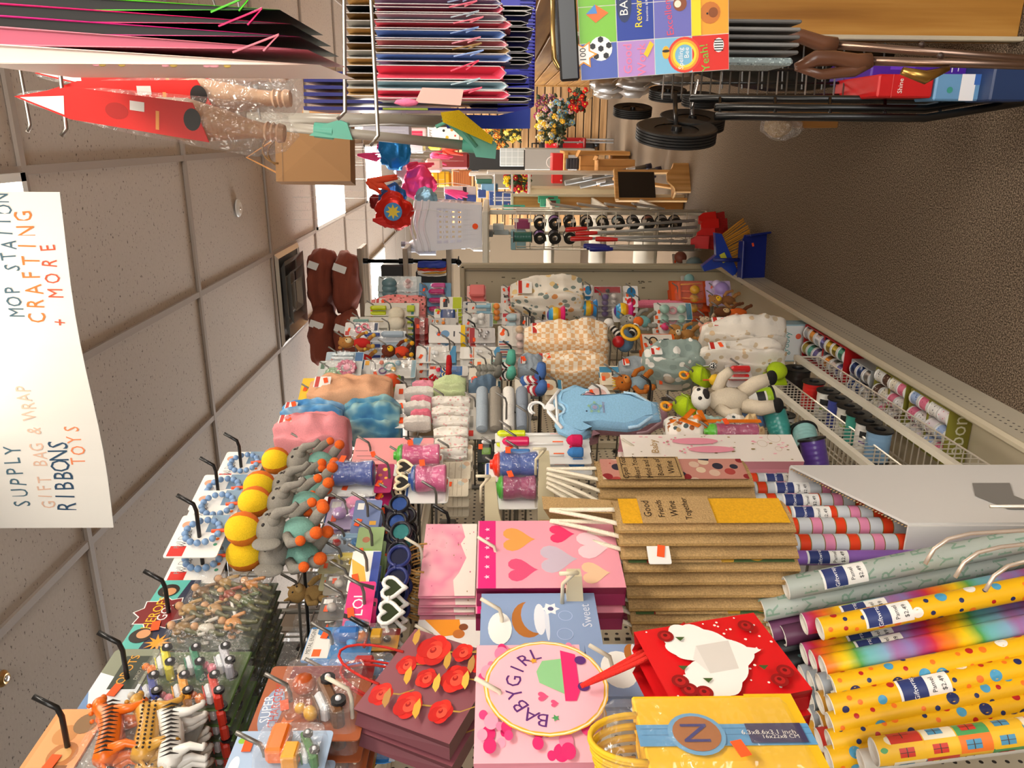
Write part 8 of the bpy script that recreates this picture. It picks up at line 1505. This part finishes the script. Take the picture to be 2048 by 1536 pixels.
# walking canes
for i, (p0, p1, p2, D, d) in enumerate((((1530, 78), (1672, 90), (2048, 118), 1.5, 'upper'), ((1592, 135), (1740, 122), (2048, 130), 1.4, 'lower, with a curved open handle'))):
    A, B, C2 = [PD(*p, D) for p in (p0, p1, p2)]; o = thing('walking_cane', 'walking cane with a brown shaped handle, %s' % d, 'cane', C2, 0); Z = C2
    q = MB().tube([A - Z, A.lerp(B, .25) - Z + Vector((.012, 0, 0)), A.lerp(B, .5) - Z + Vector((.01, 0, .0)), A.lerp(B, .8) - Z, B - Z], [.008, .014, .013, .015, .014], mat('6a4430', 'plastic'), 12)
    if i == 1: q.tube([A - Z, A.lerp(B, .35) - Z + Vector((-.016, 0, .0)), A.lerp(B, .8) - Z + Vector((-.014, 0, 0)), B - Z], [.006, .009, .011, .012], mat('6a4430', 'plastic'), 10)
    q.build('handle', o); MB().tube([B - Z, C2 - Z, C2 - Z + (C2 - B).normalized() * .5], .008, mat('8a7264', 'metal'), 10).build('shaft', o); MB().ball(B.lerp(C2, .45) - Z + Vector((.012, 0, 0)), .006, '3a2a24', nu=8, nv=6).build('button', o)
    if i == 1: MB().tube([B.lerp(C2, .2) - Z + Vector((-.016, -.01, 0)), B.lerp(C2, .35) - Z + Vector((-.026, -.012, 0)), B.lerp(C2, .5) - Z + Vector((-.01, -.01, 0))], [.007, .012, .004], mat('b08a4a', 'metal'), 8).build('clip', o)
# boxed goods low on the right
for i, (bx, D, c, d, ex) in enumerate((((1742, 118, 1992, 158), 1.9, '4a1a9a', 'purple flat carton under the canes', [('rect', .2, .75, .5, .2, '6a3ac8'), ('rect', 0, .35, .3, .01, 'e0d8f0'), ('rect', 0, .3, .2, .008, 'e0d8f0')]), ((1756, 150, 1868, 194), 1.85, 'c8181c', 'red flat carton lettered in white, below the purple one', [('text', 0, .6, 'Shine', .3, 'f4f0ea'), ('rect', 0, .75, 1, .01, 'e06060')]), ((1870, 150, 1988, 200), 1.85, '6a9cc8', 'sea picture carton in blue and white beside the red one', [('rect', 0, .45, 1, .25, 'f0f0f4'), ('rect', .3, .2, .4, .3, '3a6ab8'), ('disc', -.1, .75, .12, '3f9a8a')]), ((1986, 120, 2060, 200), 1.8, '243a64', 'dark navy carton at the right edge of the lower goods', []))):
    blk('flat_carton', d, 'box', bx, D, c, .25, .004, extra=ex or None)
blk('cardboard_piece', 'brown cardboard flap on the carpet behind the folding carts', 'box', (1580, 205, 1680, 254), 2.9, CB, .25, .004)
A = PZ(1560, 262, .02); o = thing('bead_bag_on_floor', 'clear bag of small tan beads lying by the cardboard', 'bag', PD(1556, 252, 2.8)); MB().ball((0, 0, 0), (.04, .03, .05), blotch('tan_beads', ['c9a878', '8a6a44', 'e8d4b0', 'a8845a'], 300, 'card'), wob=.2).build('beads', o); MB().ball((-.0, -.005, -.01), (.05, .04, .075), film('ffffff', .3, 1, 40), wob=.3).build('clear_bag', o)
# folding carts stored upside down, wheels up
BK = mat('101010', 'rubber'); BKM = mat('0c0c0c', 'plastic')
def wheel(o, P, r, t, yaw=10, nm='wheel'):
    q = MB(); prof = [(r * .55, -t * .3), (r * .82, -t * .42), (r * .95, -t * .5)]
    for k in range(5): z = -t * .5 + t * k / 5; prof += [(r, z + t * .02), (r, z + t * .15), (r * .975, z + t * .18)]
    prof += [(r * .95, t * .5), (r * .82, t * .42), (r * .55, t * .3)]
    q.lathe(prof, BK, n=32); q.lathe([(0, -t * .5), (r * .12, -t * .5), (r * .14, -t * .2), (r * .55, -t * .25), (r * .58, 0), (r * .55, t * .25), (r * .14, t * .2), (r * .12, t * .5), (0, t * .5)], BKM, n=24)
    w_ = q.build(nm, o, P); w_.rotation_euler = (0, R(90), R(yaw)); return w_
o = thing('folding_cart', 'black folding shopping cart stored wheels up, large ribbed wheels towards the aisle', 'folding cart', (.06, 1.95, 0)); Z = o.location
for (px, py, D, r, t) in ((1352, 266, 1.9, .098, .034), (1384, 243, 2.0, .083, .03), (1265, 222, 2.5, .062, .028), (1335, 188, 2.3, .055, .03), (1400, 200, 2.15, .05, .03)):
    wheel(o, PD(px, py, D) - Z, r, t, -14)
q = MB()
for py, D, x0 in ((196, 1.95, 1380), (214, 1.92, 1430), (232, 1.9, 1430)):
    q.tube([PD(x0, py, D) - Z, PD(1850, py + 4, D) - Z, PD(2048, py - 28, D) - Z, PD(2250, py - 60, D) - Z], .010, BKM, 9)
for k in range(5): q.tube([PD(1440 + k * 110, 196, 1.94) - Z, PD(1440 + k * 110, 234, 1.9) - Z], .004, BKM, 6)
q.tube([PD(1384, 150, 2.1) - Z, PD(1384, 243, 2.0) - Z], .006, mat('8a8a8a', 'metal'), 8); q.tube([PD(1350, 190, 2.0) - Z, PD(1352, 266, 1.9) - Z], .006, BKM, 8); q.build('tube_frame', o)
q = MB()
for k in range(22): px = 1330 + 19 * k; q.tube([PD(px, 128, 2.1) - Z, PD(px - 6, 198, 1.98) - Z], .0022, mat('5a5a5a', 'wire') if k % 3 else mat('a0a0a0', 'wire'), 5)
for py in (140, 166, 190): q.tube([PD(1320, py, 2.06) - Z, PD(1740, py, 2.06) - Z], .0035, BKM, 6)
q.build('wire_basket', o)
q = MB()
for k in range(9): q.tube([(.012 * math.cos(a) + k * .006, .012 * math.sin(a), 0) for a in [2 * math.pi * j / 10 for j in range(10)]], .0022, mat('b0b0b0', 'metal'), 5, closed=True)
q_ = q.build('spring', o, PD(1384, 208, 1.98) - Z); q_.rotation_euler.y = R(10)
o = thing('black_plastic_bundle', 'bundle of folded carts wrapped in black plastic behind the first cart', 'folding cart', PD(1600, 150, 2.3)); q = MB().ball((0.05, .1, 0), (.09, .1, .32), mat('0e0e10', 'plastic'), wob=.2); q.build('wrapped_body', o); q = MB(); [q.tube([(-.04, 0, -.25 + .06 * k), (.12, 0, -.24 + .06 * k)], .003, mat('6a6a6a', 'wire'), 5) for k in range(9)]; q.build('wires', o)
